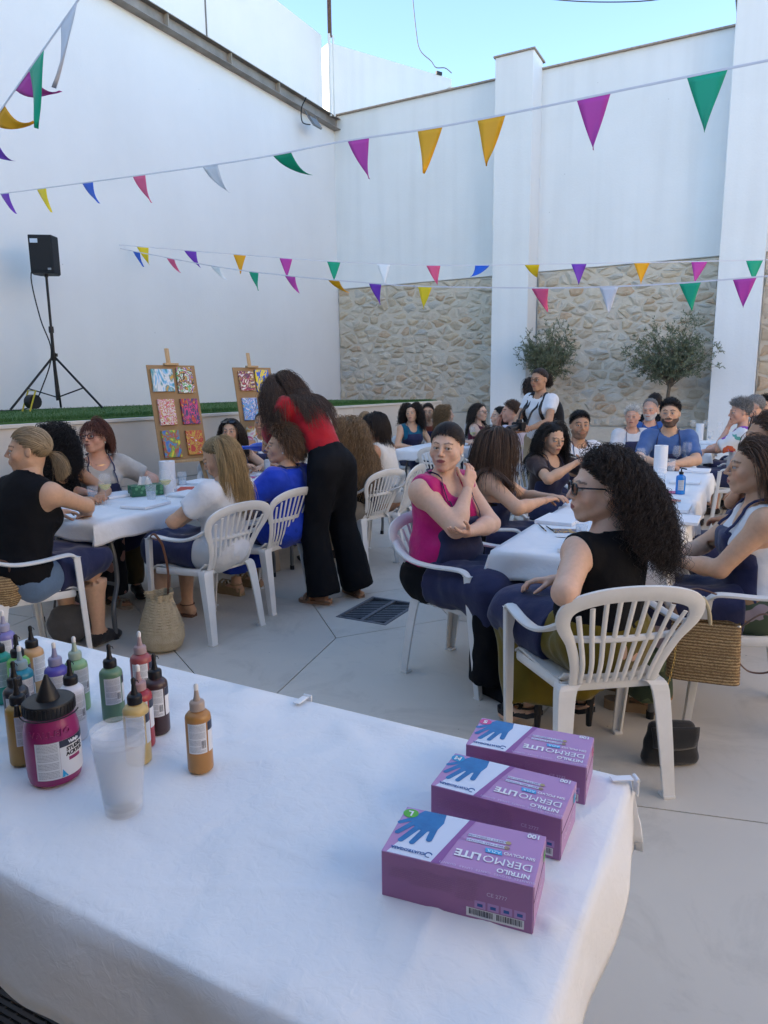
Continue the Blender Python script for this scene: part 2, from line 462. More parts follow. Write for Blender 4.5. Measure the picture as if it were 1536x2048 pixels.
def down_hair(rg, N, K, roots, H, C, hs, spec, obstacles, zlo):
    """strands that fall from the scalp; everything in the person's own frame"""
    L = spec.get('len', 0.4) * (1 + 0.14 * rg.randn(N)).clip(0.6, 1.3)
    part = spec.get('part', 0.0); vol = spec.get('vol', 0.012)
    loc = roots
    side = np.where(loc[:, 0] >= part, 1.0, -1.0)
    # combed away from the parting: sideways first, the back of the head straight down
    d = np.stack([side * (0.9 + 0 * loc[:, 0]), -0.45 - 0.3 * rg.rand(N), 0.05 + 0 * loc[:, 0]], 1)
    if spec.get('fringe'):
        fr = (loc[:, 1] > 0.02) & (rg.rand(N) < spec['fringe']); d[fr] = np.stack([0.35 * side[fr] + 0.2 * rg.randn(fr.sum()), 1.0 + 0 * side[fr], -0.3 + 0 * side[fr]], 1)
        L[fr] = spec.get('flen', 0.10) * (1 + 0.15 * rg.randn(fr.sum()))
    back = loc[:, 1] < -0.05
    d[back] = np.stack([loc[back, 0] * 4, -0.6 + 0 * side[back], -0.6 + 0 * side[back]], 1)
    if spec.get('backcomb'): d = np.stack([loc[:, 0] * 3, -1.0 + 0 * side, 0.25 + 0 * side], 1)
    d /= np.linalg.norm(d, axis=1, keepdims=True)
    Hs = H * hs
    p = loc @ Hs.T + C; v = d @ H.T
    lift = 0.003 + vol * rg.rand(N)
    skull = [ell(C + Hs @ np.array((0, -0.016, 0.030)), tuple(np.array((0.076, 0.095, 0.086)) * hs), H), ell(C + Hs @ np.array((0, 0.015, -0.035)), tuple(np.array((0.066, 0.068, 0.080)) * hs), H)]
    if not spec.get('overface'): skull.append(ell(C + Hs @ np.array((0, 0.085, -0.055)), tuple(np.array((0.060, 0.07, 0.085)) * hs), H))
    flow = H @ np.array(spec.get('flow', (0, 0, 0)), float); flow[2] = 0
    if spec.get('tuck'): skull.append(ell(C + Hs @ np.array((0, 0.062, -0.062)), tuple(np.array((0.105, 0.052, 0.085)) * hs), H))
    if spec.get('noarm'): obstacles = obstacles[:-5] + obstacles[-1:]
    grav = spec.get('grav', 0.30)
    out = [p]; ds = L / (K - 1)
    for i in range(1, K):
        g = np.array([0, 0, -1.0]) + flow
        v = v * (1 - grav) + g[None] * grav + rg.randn(N, 3) * spec.get('mess', 0.05)
        v /= np.linalg.norm(v, axis=1, keepdims=True)
        q = p + v * ds[:, None]
        dd = eval_pts(skull, q); m = dd < lift
        if m.any():
            Q = q[m]; gr = np.stack([eval_pts(skull, Q + np.eye(3)[j] * 2e-3) - dd[m] for j in range(3)], 1); gr /= np.linalg.norm(gr, axis=1, keepdims=True) + 1e-9
            q[m] = Q + gr * (lift[m] - dd[m])[:, None]
        if obstacles is not None and i > 2:
            dd = eval_pts(obstacles, q); l2 = 0.026 + lift * 0.7; m = dd < l2
            if m.any():
                Q = q[m]; gr = np.stack([eval_pts(obstacles, Q + np.eye(3)[j] * 2e-3) - dd[m] for j in range(3)], 1); gr /= np.linalg.norm(gr, axis=1, keepdims=True) + 1e-9
                q[m] = Q + gr * (l2[m] - dd[m])[:, None]
        v = q - p; v /= np.linalg.norm(v, axis=1, keepdims=True) + 1e-9
        p = q; out.append(p)
    return np.stack(out, 1)

def tied_hair(rg, N, K, roots, H, C, hs, spec):
    """strands combed along the skull to a tie point, then a tail"""
    tie = np.array(spec.get('tie', (0, -0.118, 0.0)))
    ce = np.array((0, -0.016, 0.030)); er = np.array((0.076, 0.095, 0.086))
    a = (roots - ce) / er; a /= np.linalg.norm(a, axis=1, keepdims=True); b = unit((tie - ce) / er)
    om = np.arccos(np.clip(a @ b, -0.999, 0.999)); k1 = K if not spec.get('tail') else K // 2
    lift = 1.05 + 0.05 * rg.rand(N); out = []
    for i in range(k1):
        t = i / (k1 - 1); t = t * 0.97
        cw = np.stack([a[:, 0] * 0.75, a[:, 1] * 0.3 - 0.35, np.abs(a[:, 2]) * 0.3 + 0.55 * (a[:, 1] > -0.2) * (1 - np.abs(a[:, 0]))], 1)
        q = a * (1 - t) ** 2 + cw * 2 * t * (1 - t) + b[None] * t * t; q /= np.linalg.norm(q, axis=1, keepdims=True)
        l = lift + spec.get('puff', 0.0) * np.sin(math.pi * t)
        out.append(ce + q * er * l[:, None])
    P = np.stack(out, 1)
    Wp = P @ (H * hs).T + C
    if spec.get('tail'):
        L = spec['tail'] * (0.75 + 0.35 * rg.rand(N)); k2 = K - k1
        p = Wp[:, -1]; v = np.tile(unit(H @ np.array(spec.get('taildir', (0, -1, 0.1)))), (N, 1)) + rg.randn(N, 3) * 0.22; o2 = []
        for i in range(k2):
            v = v * 0.72 + np.array([0, 0, -0.28]) + rg.randn(N, 3) * 0.06; v /= np.linalg.norm(v, axis=1, keepdims=True)
            p = p + v * (L / k2)[:, None]; o2.append(p)
        Wp = np.concatenate([Wp, np.stack(o2, 1)], 1)
    return Wp

def add_waves(rg, S, amp, freq, start=0.15):
    """curls or waves: a helix round each strand"""
    N, K, _ = S.shape
    t = np.gradient(S, axis=1); t /= np.linalg.norm(t, axis=2, keepdims=True) + 1e-9
    ref = np.tile(np.array([0.3, 0.2, 0.93]), (N, K, 1)); n1 = np.cross(t, ref + rg.randn(N, 1, 3) * 0.4); n1 /= np.linalg.norm(n1, axis=2, keepdims=True) + 1e-9
    n2 = np.cross(t, n1)
    seg = np.linalg.norm(np.diff(S, axis=1), axis=2); s = np.concatenate([np.zeros((N, 1)), np.cumsum(seg, 1)], 1)
    ramp = np.clip((s - start * 0.1) / 0.08, 0, 1)
    ph = rg.rand(N, 1) * 6.28; fr = freq * (0.8 + 0.4 * rg.rand(N, 1)); am = amp * (0.6 + 0.8 * rg.rand(N, 1)) * ramp
    return S + n1 * (am * np.cos(fr * s + ph))[:, :, None] + n2 * (am * np.sin(fr * s + ph))[:, :, None]
def resample(S, K):
    N, k, _ = S.shape; t = np.linspace(0, k - 1, K); i = np.minimum(t.astype(int), k - 2); u = (t - i)[None, :, None]
    p0 = S[:, np.maximum(i - 1, 0)]; p1 = S[:, i]; p2 = S[:, i + 1]; p3 = S[:, np.minimum(i + 2, k - 1)]
    return 0.5 * (2 * p1 + (p2 - p0) * u + (2 * p0 - 5 * p1 + 4 * p2 - p3) * u * u + (3 * p1 - 3 * p2 + p3 - p0) * u ** 3)

def curves_obj(name, S, r0, r1, m, parent):
    N, K, _ = S.shape
    cu = bpy.data.hair_curves.new(name); cu.add_curves([K] * N)
    cu.attributes['position'].data.foreach_set('vector', np.ascontiguousarray(S, np.float32).ravel())
    ra = cu.attributes.get('radius') or cu.attributes.new('radius', 'FLOAT', 'POINT')
    ra.data.foreach_set('value', np.tile(np.linspace(r0, r1, K, dtype=np.float32), N))
    cu.materials.append(m)
    o = bpy.data.objects.new(name, cu); COL.objects.link(o); o.parent = parent
    return o

PEOPLE = {}
def person(key, label, head, yaw, group=None, **S):
    """head: world point of the head centre; yaw: body heading in degrees (0 = +Y, 90 = -X); arm targets are in the body's own frame"""
    g = S.get
    male = g('male', False); fat = g('fat', 1.0); hs = g('hs', 1.04 if male else 0.98); stand = g('stand', False)
    lean, side, tw, pelvz = R(g('lean', 4)), R(g('side', 0)), R(g('twist', 0)), g('pz', 0.92 if stand else 0.535)
    seed = sum(ord(c) for c in key); rg = np.random.RandomState(seed)
    res = g('res', 0.011) * 1.42; sk = np.array(SKIN[g('skin', 'mid')])
    hy = R((g('hy', yaw) - yaw + 180) % 360 - 180); hp = R(g('hp', 0)); hr = R(g('hr', 0))     # head heading (world), pitch (+ = down), roll
    head = np.array(head, float)
    Lm = ry(side) @ rx(-lean * 0.6); Um = ry(side) @ rx(-lean) @ rz(tw)
    H = rz(hy) @ rx(-hp) @ ry(hr)
    up = 0.165 * hs
    # spine length that brings the head to its height
    dz = head[2] - pelvz - up
    sp = dz / (0.47 * math.cos(lean) * math.cos(side)); sp = float(np.clip(sp, 0.84, 1.2))
    PV = np.array([0, 0, pelvz])
    mid = PV + Lm @ np.array([0, 0, 0.20 * sp]); NB = mid + Um @ np.array([0, 0, 0.27 * sp])
    HC = NB + Um @ np.array([0, 0.012, 0.05]) + H @ np.array([0, 0.018, 0]) + np.array([0, 0, up - 0.05])
    if stand and lean > 0.4: HC = NB + Um @ np.array([0, 0.02, 0.10]) + H @ np.array([0, 0.012, 0.045])
    w = rz(R(yaw)) @ np.array([HC[0], HC[1], 0]); root = np.array([head[0] - w[0], head[1] - w[1], 0.0])
    root[2] = head[2] - HC[2] if g('liftz', False) else 0.0
    T = lambda v: mid + Um @ np.array(v)          # upper torso frame, origin mid spine
    Lw = lambda v: PV + Lm @ np.array(v)
    sw = g('sw', 0.170 if male else 0.150) * (0.85 + 0.15 * fat)
    # ---- joints
    l1, l2 = (0.295, 0.265) if male else (0.272, 0.242)
    SH = {s: T((s * sw, -0.008, 0.215 * sp)) for s in (-1, 1)}
    arms = g('arms', {}); EL = {}; WR = {}; HD = {}
    presets = dict(table=lambda s: ((s * 0.10, 0.40, 0.785), (s * 1.0, -0.2, -0.5), (0, 0, -1), 0.5),
                   lap=lambda s: ((s * 0.05, 0.24, pelvz + 0.145), (s * 1.0, -0.3, -0.3), (-s * 0.4, 0, -1), 0.7),
                   down=lambda s: ((s * 0.26, 0.06, pelvz - 0.10), (s * 0.6, -1, 0), (-s, 0, 0), 0.5),
                   knee=lambda s: ((s * 0.11, 0.34, pelvz + 0.13), (s * 1.0, -0.3, -0.2), (0, 0, -1), 0.5))
    for s, nm in ((-1, 'L'), (1, 'R')):
        a = arms.get(nm, 'lap')
        if isinstance(a, str): a = presets[a](s)
        tgt, pole, n, curl = a[:4]
        if isinstance(tgt[0], str): tgt = rz(-R(yaw)) @ (np.array(tgt[1], float) - root)
        EL[s], WR[s] = ik(SH[s], np.array(tgt, float), l1, l2, pole); HD[s] = (np.array(n, float), curl, a[4] if len(a) > 4 else None)
    HP = {s: Lw((s * 0.088 * (0.8 + 0.2 * fat), 0.0, -0.03)) for s in (-1, 1)}
    KN = {}; AN = {}; TO = {}
    legs = g('legs', {})
    for s, nm in ((-1, 'L'), (1, 'R')):
        if stand: kd, ad, td = (s * 0.10, 0.03, 0.50), (s * 0.11, -0.01, 0.085), (0, 1, 0)
        else: kd, ad, td = (s * 0.115, 0.43, pelvz - 0.01), (s * 0.11, 0.42, 0.085), (0, 1, 0)
        if nm in legs:
            l = legs[nm]; kd, ad = l[0], l[1]; td = l[2] if len(l) > 2 else td
        KN[s], AN[s], TO[s] = np.array(kd, float), np.array(ad, float), unit(td)
    # ---- primitives
    tor = []
    f2 = fat
    tor.append((ell(Lw((0, -0.005, 0.005)), (0.160 * f2, 0.118 * f2, 0.115), Lm), 0.0, 'hip'))
    tor.append((ell(Lw((0, 0.005, 0.155 * sp)), (0.128 * f2 * (1.05 if male else 0.98), 0.100 * f2, 0.13 * sp), Lm), 0.06, 'waist'))
    tor.append((ell(T((0, -0.005, 0.115 * sp)), ((0.152 if male else 0.134) * (0.5 + 0.5 * f2), 0.108 * (0.4 + 0.6 * f2), 0.155 * sp), Um), 0.06, 'rib'))
    tor.append((cap(T((-sw + 0.03, -0.012, 0.205 * sp)), T((sw - 0.03, -0.012, 0.205 * sp)), 0.058 * (0.6 + 0.4 * f2)), 0.06, 'sh'))
    tor.append((cap(T((0, -0.03, 0.23 * sp)), NB + Um @ np.array((0, -0.012, 0.02)), 0.062 * (0.7 + 0.3 * f2), 0.05), 0.05, 'trap'))
    if not male:
        b = g('bust', 1.0)
        for s in (-1, 1): tor.append((ell(T((s * 0.068 * (0.6 + 0.4 * f2), 0.072 * (0.5 + 0.5 * f2), 0.095 * sp)), (0.064 * b, 0.058 * b, 0.064 * b), Um), 0.035, 'bust'))
    if f2 > 1.12: tor.append((ell(Lw((0, 0.055 * f2, 0.12 * sp)), (0.13 * f2, 0.085 * f2, 0.11), Lm), 0.06, 'belly'))
    fa = 0.45 + 0.55 * f2; ra = 1.12 if male else 1.0
    armp = {}
    for s in (-1, 1):
        armp[s] = [(ell(SH[s] + np.array((0, 0, -0.005)), (0.056 * fa * ra,) * 3), 0.04, 'delt'), (cap(SH[s], EL[s], 0.050 * fa * ra, 0.039 * fa * ra), 0.03, 'ua'),
                   (cap(EL[s], EL[s] + (WR[s] - EL[s]) * 0.35, 0.038 * fa * ra, 0.039 * fa * ra), 0.02, 'fa1'), (cap(EL[s] + (WR[s] - EL[s]) * 0.3, WR[s], 0.039 * fa * ra, 0.0245 * ra * (0.7 + 0.3 * fa)), 0.02, 'fa')]
    fl = 0.35 + 0.65 * f2; legp = {}
    for s in (-1, 1):
        c2 = KN[s] + (AN[s] - KN[s]) * 0.3; bk = unit(KN[s] - HP[s]) * -0.012
        heel = AN[s] + np.array((0, 0, -0.045)) - TO[s] * 0.035; ball = AN[s] + np.array((0, 0, -0.06)) + TO[s] * 0.125; toe = ball + TO[s] * 0.05
        ft = g('heel', 0.0); heel = heel + np.array((0, 0, ft))
        legp[s] = [(cap(HP[s], KN[s], 0.090 * fl, 0.060 * fl), 0.05, 'th'), (cap(KN[s], c2 + bk, 0.056 * fl, 0.058 * fl), 0.03, 'sn'), (cap(c2 + bk, AN[s], 0.057 * fl, 0.034), 0.03, 'sn2'),
                   (cap(AN[s], heel, 0.034, 0.028), 0.02, 'ft'), (cap(heel, ball, 0.028, 0.026), 0.02, 'ft'), (cap(AN[s], ball, 0.032, 0.022), 0.02, 'ft'), (cap(ball - np.cross(TO[s], (0, 0, 1)) * 0.02, toe - np.cross(TO[s], (0, 0, 1)) * 0.015, 0.022, 0.014), 0.015, 'ft'), (cap(ball + np.cross(TO[s], (0, 0, 1)) * 0.02, toe + np.cross(TO[s], (0, 0, 1)) * 0.015 - TO[s] * 0.015, 0.021, 0.013), 0.015, 'ft')]
    neck = cap(NB + Um @ np.array((0, -0.012, -0.03)), HC + H @ np.array((0, -0.030, -0.055)) * hs, (0.058 if male else 0.050) * (0.75 + 0.25 * fa), (0.054 if male else 0.046) * (0.8 + 0.2 * fa))
    parts = tor + [(neck, 0.035, 'neck')] + armp[-1] + armp[1] + legp[-1] + legp[1]
    parts.append((ell(HC + H @ np.array((0, -0.01, 0.0)), tuple(np.array((0.055, 0.065, 0.08)) * hs), H), 0.01, 'skull'))
    if g('nolegs', False): parts = [p for p in parts if p[2] not in ('sn', 'sn2', 'ft')]
    lo, hi = bounds_of([p[0] for p in parts], 0.03)
    F_ = Field(lo, hi, res)
    for p, k, _ in parts: F_.union(p, k)
    V, Fc = F_.mesh()
    cols = np.tile(sk, (len(V), 1)); Vs = [V]; Fs = [Fc]; Cs = [cols]; MI = [np.zeros(len(Fc), int)]
    def addmesh(V, Fq, Cc, mi=0):
        n = sum(len(v) for v in Vs); Vs.append(V); Fs.append(Fq + n); Cs.append(Cc); MI.append(np.full(len(Fq), mi))
    # ---- head
    hres = g('hres', 0.0042) * 1.06
    U, Sb, Nn, S2 = head_prims(male, g('chin', 0.0), g('cheek', 0.0) + 0.004 * (fat - 1) * 3, g('nose', 1.0))
    hf = Field((-0.1, -0.125, -0.175), (0.1, 0.128, 0.13), hres)
    nk_a = H.T @ (neck[1] - HC) / hs; nk_b = H.T @ (neck[2] - HC) / hs
    for p, k in U: hf.union(p, k)
    hf.union(cap(nk_a, nk_b, neck[3] / hs + 0.0008, neck[4] / hs + 0.0008), 0.028)
    for p, k in Sb: hf.sub(p, k)
    for p, k in Nn: hf.union(p, k)
    for p, k in S2: hf.sub(p, k)
    hV, hF = hf.mesh()
    keep = hV[:, 2] > -0.165; kf = keep[hF].all(1); hF = hF[kf]
    hc = np.tile(sk, (len(hV), 1)); x, y, z = hV.T; ax = np.abs(x)
    def blend(m, c): hc[:] = hc * (1 - m[:, None]) + np.array(c)[None] * m[:, None]
    sm = lambda e0, e1, v: np.clip((v - e0) / (e1 - e0), 0, 1)
    blend(0.35 * np.exp(-((ax - 0.045) ** 2 + (z + 0.03) ** 2) / 0.0006) * (y > 0.03), sk * np.array((1.02, 0.68, 0.62)))
    blend(0.25 * np.exp(-(ax ** 2 + (z + 0.03) ** 2) / 0.0002) * (y > 0.09), sk * np.array((1.0, 0.7, 0.65)))
    lipc = np.array(g('lip', (0.36, 0.12, 0.10) if not male else tuple(sk * np.array((0.85, 0.6, 0.58)))))
    lipm = ((ax / 0.0240) ** 2 + ((z + 0.0625) / (0.0100 - 0.002 * (ax / 0.024))) ** 2 < 1) & (y > 0.072)
    blend(lipm * 0.85, lipc); blend((np.abs(z + 0.0627) < 0.0020) * (ax < 0.022) * (y > 0.07) * 0.35, lipc * 0.4)
    hcol = np.array(HAIRC[g('hair', {}).get('c', 'dark')]); bcol = np.array(g('browc', tuple(np.minimum(hcol * 1.3, (0.12, 0.08, 0.05)))))
    bz = 0.0245 + 0.006 * np.clip((ax - 0.012) / 0.02, 0, 1) - 0.010 * np.clip((ax - 0.035) / 0.02, 0, 1)
    bm_ = (ax > 0.011) & (ax < 0.052) & (np.abs(z - bz) < (0.0045 if male else 0.0034)) & (y > 0.05)
    blend(bm_ * (0.85 if male else 0.7), bcol)
    for sx in (-1, 1):
        e2 = (((x - sx * 0.0315) / 0.0185) ** 2 + ((z - 0.0018) / 0.0078) ** 2); blend(((e2 < 1.0) & (y > 0.06)) * 0.55, sk * 0.30)
    if g('beard'):
        bl, bc = g('beard')
        zb = -0.030 - 0.012 * np.clip(y / 0.09, 0, 1) - 0.0 * ax
        m = sm(0.0, 0.012, zb - z) * (y > -0.012) * (z > -0.150)
        m = np.where(lipm, 0, m); mu = ((np.abs(z + 0.047) < 0.007) & (ax < 0.03) & (y > 0.07)); m = np.maximum(m, mu * 1.0)
        m = np.where((z > -0.062) & (ax < 0.033) & ~mu & (y > 0.055), 0, m)
        blend(m * bl, HAIRC[bc]);
        nrm = hV - np.array((0, 0.02, -0.04)); hV = hV + (nrm / (np.linalg.norm(nrm, axis=1, keepdims=True) + 1e-9)) * (m * g('beardt', 0.003))[:, None]
    if male and g('hair', {}).get('t') == 'short':
        blend(((z > 0.012 + 0.78 * y) & (ax < 0.2)) * 0.8 * g('hair').get('scalp', 1.0), hcol)
    used = np.unique(hF); rm = np.full(len(hV), -1); rm[used] = np.arange(len(used))
    addmesh((hV[used] * hs) @ H.T + HC, rm[hF], hc[used])
    # ---- eyes
    global EYE
    if EYE is None: EYE = eye_template()
    gz = rz(R(g('gaze', (0, 0))[0])) @ rx(R(g('gaze', (0, 0))[1]))
    for sx in (-1, 1):
        ev = (EYE[0] * 0.0130) @ gz.T + np.array((sx * 0.0315, 0.0762, 0.0018))
        addmesh((ev * hs) @ H.T + HC, EYE[1], EYE[2], 1)
    # ---- hands
    hnd = {}
    for s, nm in ((-1, 'L'), (1, 'R')):
        fdir = unit(WR[s] - EL[s]); n, curl, ex = HD[s]; ex = ex or {}
        if 'dir' in ex: fdir2 = unit(np.array(ex['dir'], float))
        else: fdir2 = fdir
        n_ = n if abs(unit(n) @ fdir2) < 0.95 else n + np.array((0.3, 0.5, 0.2))
        hp_ = hand_prims(WR[s] + fdir * 0.012, fdir2, n_, s > 0, curl, (1.06 if male else 0.95), ex.get('spread', 0.0), ex.get('thumb', 0.6))
        hnd[s] = [q[0] for q in hp_]
        if g('nohands', '') and nm in g('nohands'): continue
        lo, hi = bounds_of(hnd[s], 0.014); hfld = Field(lo, hi, g('handres', 0.0052))
        hfld.union(cap(WR[s] - fdir * 0.10, WR[s] + fdir * 0.02, 0.0275 * ra * (0.7 + 0.3 * fa), 0.0225 * ra), 0.0)
        for p, k in hp_: hfld.union(p, max(k, 0.003))
        a, b = hfld.mesh()
        if len(b):
            cc = np.tile(sk, (len(a), 1)) * (1 - 0.0)
            tips = np.array([q[2] for q in hnd[s]]); dd = np.min(np.linalg.norm(a[:, None] - tips[None][:, 3::4] if False else a[:, None] - tips[None], axis=2), 1)
            cc = cc * np.array((1.0, 0.93, 0.9)); addmesh(a, b, cc)
    V = np.concatenate(Vs); Fc = np.concatenate(Fs); Cc = np.concatenate(Cs)
    me = mesh_np('person', V, Fc); me.materials.append(skin_m); me.materials.append(eye_m)
    ca = me.color_attributes.new('Col', 'FLOAT_COLOR', 'POINT'); ca.data.foreach_set('color', np.concatenate([Cc, np.ones((len(Cc), 1))], 1).astype(np.float32).ravel())
    me.polygons.foreach_set('material_index', np.concatenate(MI).astype(np.int32))
    body = obj('person', me, None, None, tuple(root), (0, 0, R(yaw)))
    tag(body, label, g('cat', 'person'), group)
    # ---- clothes
    def plane(n, p0): n = np.array(n, float); c = float(n @ p0); return lambda X, Y, Z: n[0] * X + n[1] * Y + n[2] * Z - c
    Uz, Ux, Uy = Um @ np.array((0, 0, 1)), Um @ np.array((1, 0, 0)), Um @ np.array((0, 1, 0)); Lz, Ly, Lx = Lm @ np.array((0, 0, 1)), Lm @ np.array((0, 1, 0)), Lm @ np.array((1, 0, 0))
    cres = g('cres', res * 0.98)
    def garment(name, prims, infl, mt, clips=(), subs=(), amp=0.0022, freq=30, pad=0.05, stretch=(1, 1, 1), lab=None):
        lo, hi = bounds_of([p[0] for p in prims], infl + pad); f = Field(lo, hi, cres)
        for pr in prims: f.union(pr[0], pr[1], infl + (pr[3] if len(pr) > 3 else 0), pr[4] if len(pr) > 4 else None)
        if amp: f.disp(amp, freq, seed + len(name), stretch); f.disp(amp * 0.35, freq * 1.9, seed + 7 * len(name), stretch)
        for c in clips: f.clip(c)
        for p, k in subs: f.sub(p, k)
        v, q = f.mesh()
        if len(q) == 0: return None
        # keep the skin under the cloth
        nb_ = len(Vs[0]); co = np.empty(len(me.vertices) * 3, np.float32); me.vertices.foreach_get('co', co); co = co.reshape(-1, 3); nv = np.empty(len(co) * 3, np.float32); me.vertex_normals.foreach_get('vector', nv); nv = nv.reshape(-1, 3)
        B = co[:nb_].astype(float); d = np.full(nb_, 9.0)
        for pr in prims:
            e_ = prim_eval(pr[0], B[:, 0], B[:, 1], B[:, 2], infl + (pr[3] if len(pr) > 3 else 0))
            if len(pr) > 4 and pr[4] is not None: e_ = np.maximum(e_, pr[4](B[:, 0], B[:, 1], B[:, 2]))
            k_ = max(pr[1], 1e-4); hh = np.clip(0.5 + 0.5 * (d - e_) / k_, 0, 1); d = d + (e_ - d) * hh - k_ * hh * (1 - hh)
        ok = (d > -0.009) & (d < (0.08 if name in ('top', 'floral_shirt') else 0.035))
        if name in ('top', 'floral_shirt', 'apron'):
            for s_ in (-1, 1): ok &= eval_pts([z_[0] for z_ in armp[s_][1:]], B) > (0.012 if name != 'apron' else 0.0)
        for c in clips: ok &= c(B[:, 0], B[:, 1], B[:, 2]) < -0.012
        for p_, k_ in subs: ok &= prim_eval(p_, B[:, 0], B[:, 1], B[:, 2]) > 0.014
        if ok.any():
            co[:nb_][ok] = (B[ok] - nv[:nb_][ok] * (d[ok] + 0.010)[:, None]).astype(np.float32); me.vertices.foreach_set('co', co.ravel()); me.update()
        o = obj(name, mesh_np(name, v, q), mt, body); sm_ = o.modifiers.new('smooth', 'SMOOTH'); sm_.factor = 0.5; sm_.iterations = 4
        if lab: o['label'] = lab
        return o
    wl = list(g('wear', []))
    if not any(c[0] in ('shoes', 'sandals') for c in wl): wl.append(('shoes', cloth('shoe_dark', (0.03, 0.026, 0.025))))
    for c in wl:
        kind = c[0]; mt = c[1]; o = c[2] if len(c) > 2 else {}
        if kind == 'top':
            sl = o.get('sleeve', 0.0); infl = o.get('t', 0.0135); prims = [p for p in tor]
            clips = [plane(-Lz, Lw((0, 0, o.get('hem', -0.02))))]
            if sl > 0:
                for s in (-1, 1):
                    prims.append((armp[s][0][0], 0.04, 'd', 0.0))
                    if sl <= 1: 
                        e = SH[s] + (EL[s] - SH[s]) * sl; prims.append((armp[s][1][0], 0.03, 'u', 0.003 + o.get('loose', 0.0) * 0.7, plane(unit(EL[s] - SH[s]), e)))
                    else:
                        prims.append((armp[s][1][0], 0.03, 'u', 0.003 + o.get('loose', 0.0) * 0.7))
                        e = EL[s] + (WR[s] - EL[s]) * (sl - 1); pl = plane(unit(WR[s] - EL[s]), e)
                        for q in armp[s][2:4]: prims.append((q[0], 0.03, 'f', 0.003 + o.get('loose', 0.0) * 0.7, pl))
            else:
                sx = sw + o.get('cap', -0.02)
                up_ = plane(Uz, T((0, 0, 0.09 * sp)))
                clips += [lambda X, Y, Z, a=plane(Ux, T((sx, 0, 0))), u=up_: a(X, Y, Z) - 3 * np.maximum(0, -u(X, Y, Z)), lambda X, Y, Z, a=plane(-Ux, T((-sx, 0, 0))), u=up_: a(X, Y, Z) - 3 * np.maximum(0, -u(X, Y, Z))]
                for s in (-1, 1):
                    if o.get('cap', -0.02) > 0.0: prims.append((armp[s][0][0], 0.03, 'd', 0.003))
            nr = o.get('neck', 0.078); subs = [(cap(NB + Um @ np.array((0, 0.0, -0.015)), NB + Um @ np.array((0, 0.03, 0.16)), nr, nr + 0.03), 0.008)]
            if o.get('vneck'): subs.append((cap(NB + Um @ np.array((0, 0.10, 0.0)), T((0, 0.14, 0.27 * sp - o['vneck'])), 0.055, 0.012), 0.008))
            if o.get('scoop'): subs.append((ell(T((0, 0.12, 0.27 * sp - 0.02)), (0.075, 0.08, o['scoop']), Um), 0.01))
            if o.get('backscoop'): subs.append((ell(T((0, -0.13, 0.26 * sp)), (0.09, 0.07, o['backscoop']), Um), 0.01))
            garment(o.get('name', 'top'), prims, infl, mt, clips, subs, o.get('amp', 0.0032), o.get('freq', 30), lab=o.get('lab'))
        elif kind == 'trousers':
            infl = o.get('t', 0.012); lg = o.get('len', 1.0); prims = [tor[0]]; clips = [plane(Lz, Lw((0, 0, o.get('waist', 0.07))))]
            if o.get('high'): prims.append(tor[1])
            for s in (-1, 1):
                if lg < 0.5: 
                    e = HP[s] + (KN[s] - HP[s]) * lg * 2; prims.append((legp[s][0][0], 0.04, 't', 0.006, plane(unit(KN[s] - HP[s]), e))); continue
                prims.append((legp[s][0][0], 0.05, 't', 0.004))
                e = KN[s] + (AN[s] - KN[s]) * min(1.1, (lg - 0.5) * 2); wd = o.get('wide', 0.0)
                pl = plane(unit(AN[s] - KN[s]), e)
                prims.append((cap(KN[s], AN[s] + (AN[s] - KN[s]) * 0.12, 0.062 * fl + wd * 0.4, 0.044 + wd), 0.03, 's', 0, pl))
            garment(o.get('name', 'trousers'), prims, infl, mt, clips, (), o.get('amp', 0.0025), 26, stretch=(1, 1, 0.6), lab=o.get('lab'))
        elif kind == 'skirt':
            prims = [tor[0], tor[1]]; lg = o.get('len', 1.0); wd = o.get('wide', 0.05)
            for s in (-1, 1):
                prims.append((cap(HP[s], KN[s], 0.088 * fl, 0.066 * fl + wd * 0.2), 0.08, 't'))
                e = KN[s] + (AN[s] - KN[s]) * lg; prims.append((cap(KN[s], e, 0.066 * fl + wd * 0.2, 0.06 + wd), 0.09, 's', 0, plane(unit(AN[s] - KN[s]), e)))
            a, b = (KN[-1] + KN[1]) / 2, (AN[-1] + AN[1]) / 2; e = a + (b - a) * lg
            prims.append((cap((HP[-1] + HP[1]) / 2, a, 0.065, 0.06), 0.08, 'm')); prims.append((cap(a, e, 0.07, 0.07 + wd), 0.08, 'm', 0, plane(unit(b - a), e)))
            garment(o.get('name', 'skirt'), prims, 0.010, mt, [plane(Lz, Lw((0, 0, o.get('waist', 0.1))))], (), o.get('amp', 0.005), 22, stretch=(1.2, 1.2, 0.35), lab=o.get('lab'))
        elif kind == 'bib':
            tt = o.get('t', 0.020) + 0.006; bw, bt = o.get('w', 0.115), o.get('top', 0.155); zt = bt * sp
            prims = [p for p in tor]
            zc = T((0, 0, zt))
            def taper(X, Y, Z):
                u = (X - mid[0]) * Ux[0] + (Y - mid[1]) * Ux[1] + (Z - mid[2]) * Ux[2]; v = (X - mid[0]) * Uz[0] + (Y - mid[1]) * Uz[1] + (Z - mid[2]) * Uz[2]
                return np.abs(u) - (bw + 0.055 * np.clip((0.10 - v) / 0.14, 0, 1) ** 0.7 + 0.02 * np.clip(-v / 0.2, 0, 1))
            garment('apron', prims, tt, mt, [plane(Uz, zc), taper, plane(-Uy, T((0, 0.015, 0))), plane(-Lz, Lw((0, 0, -0.03)))], (), 0.003, 24)
            tp = [p[0] for p in tor] + [neck]
            strap = MB()
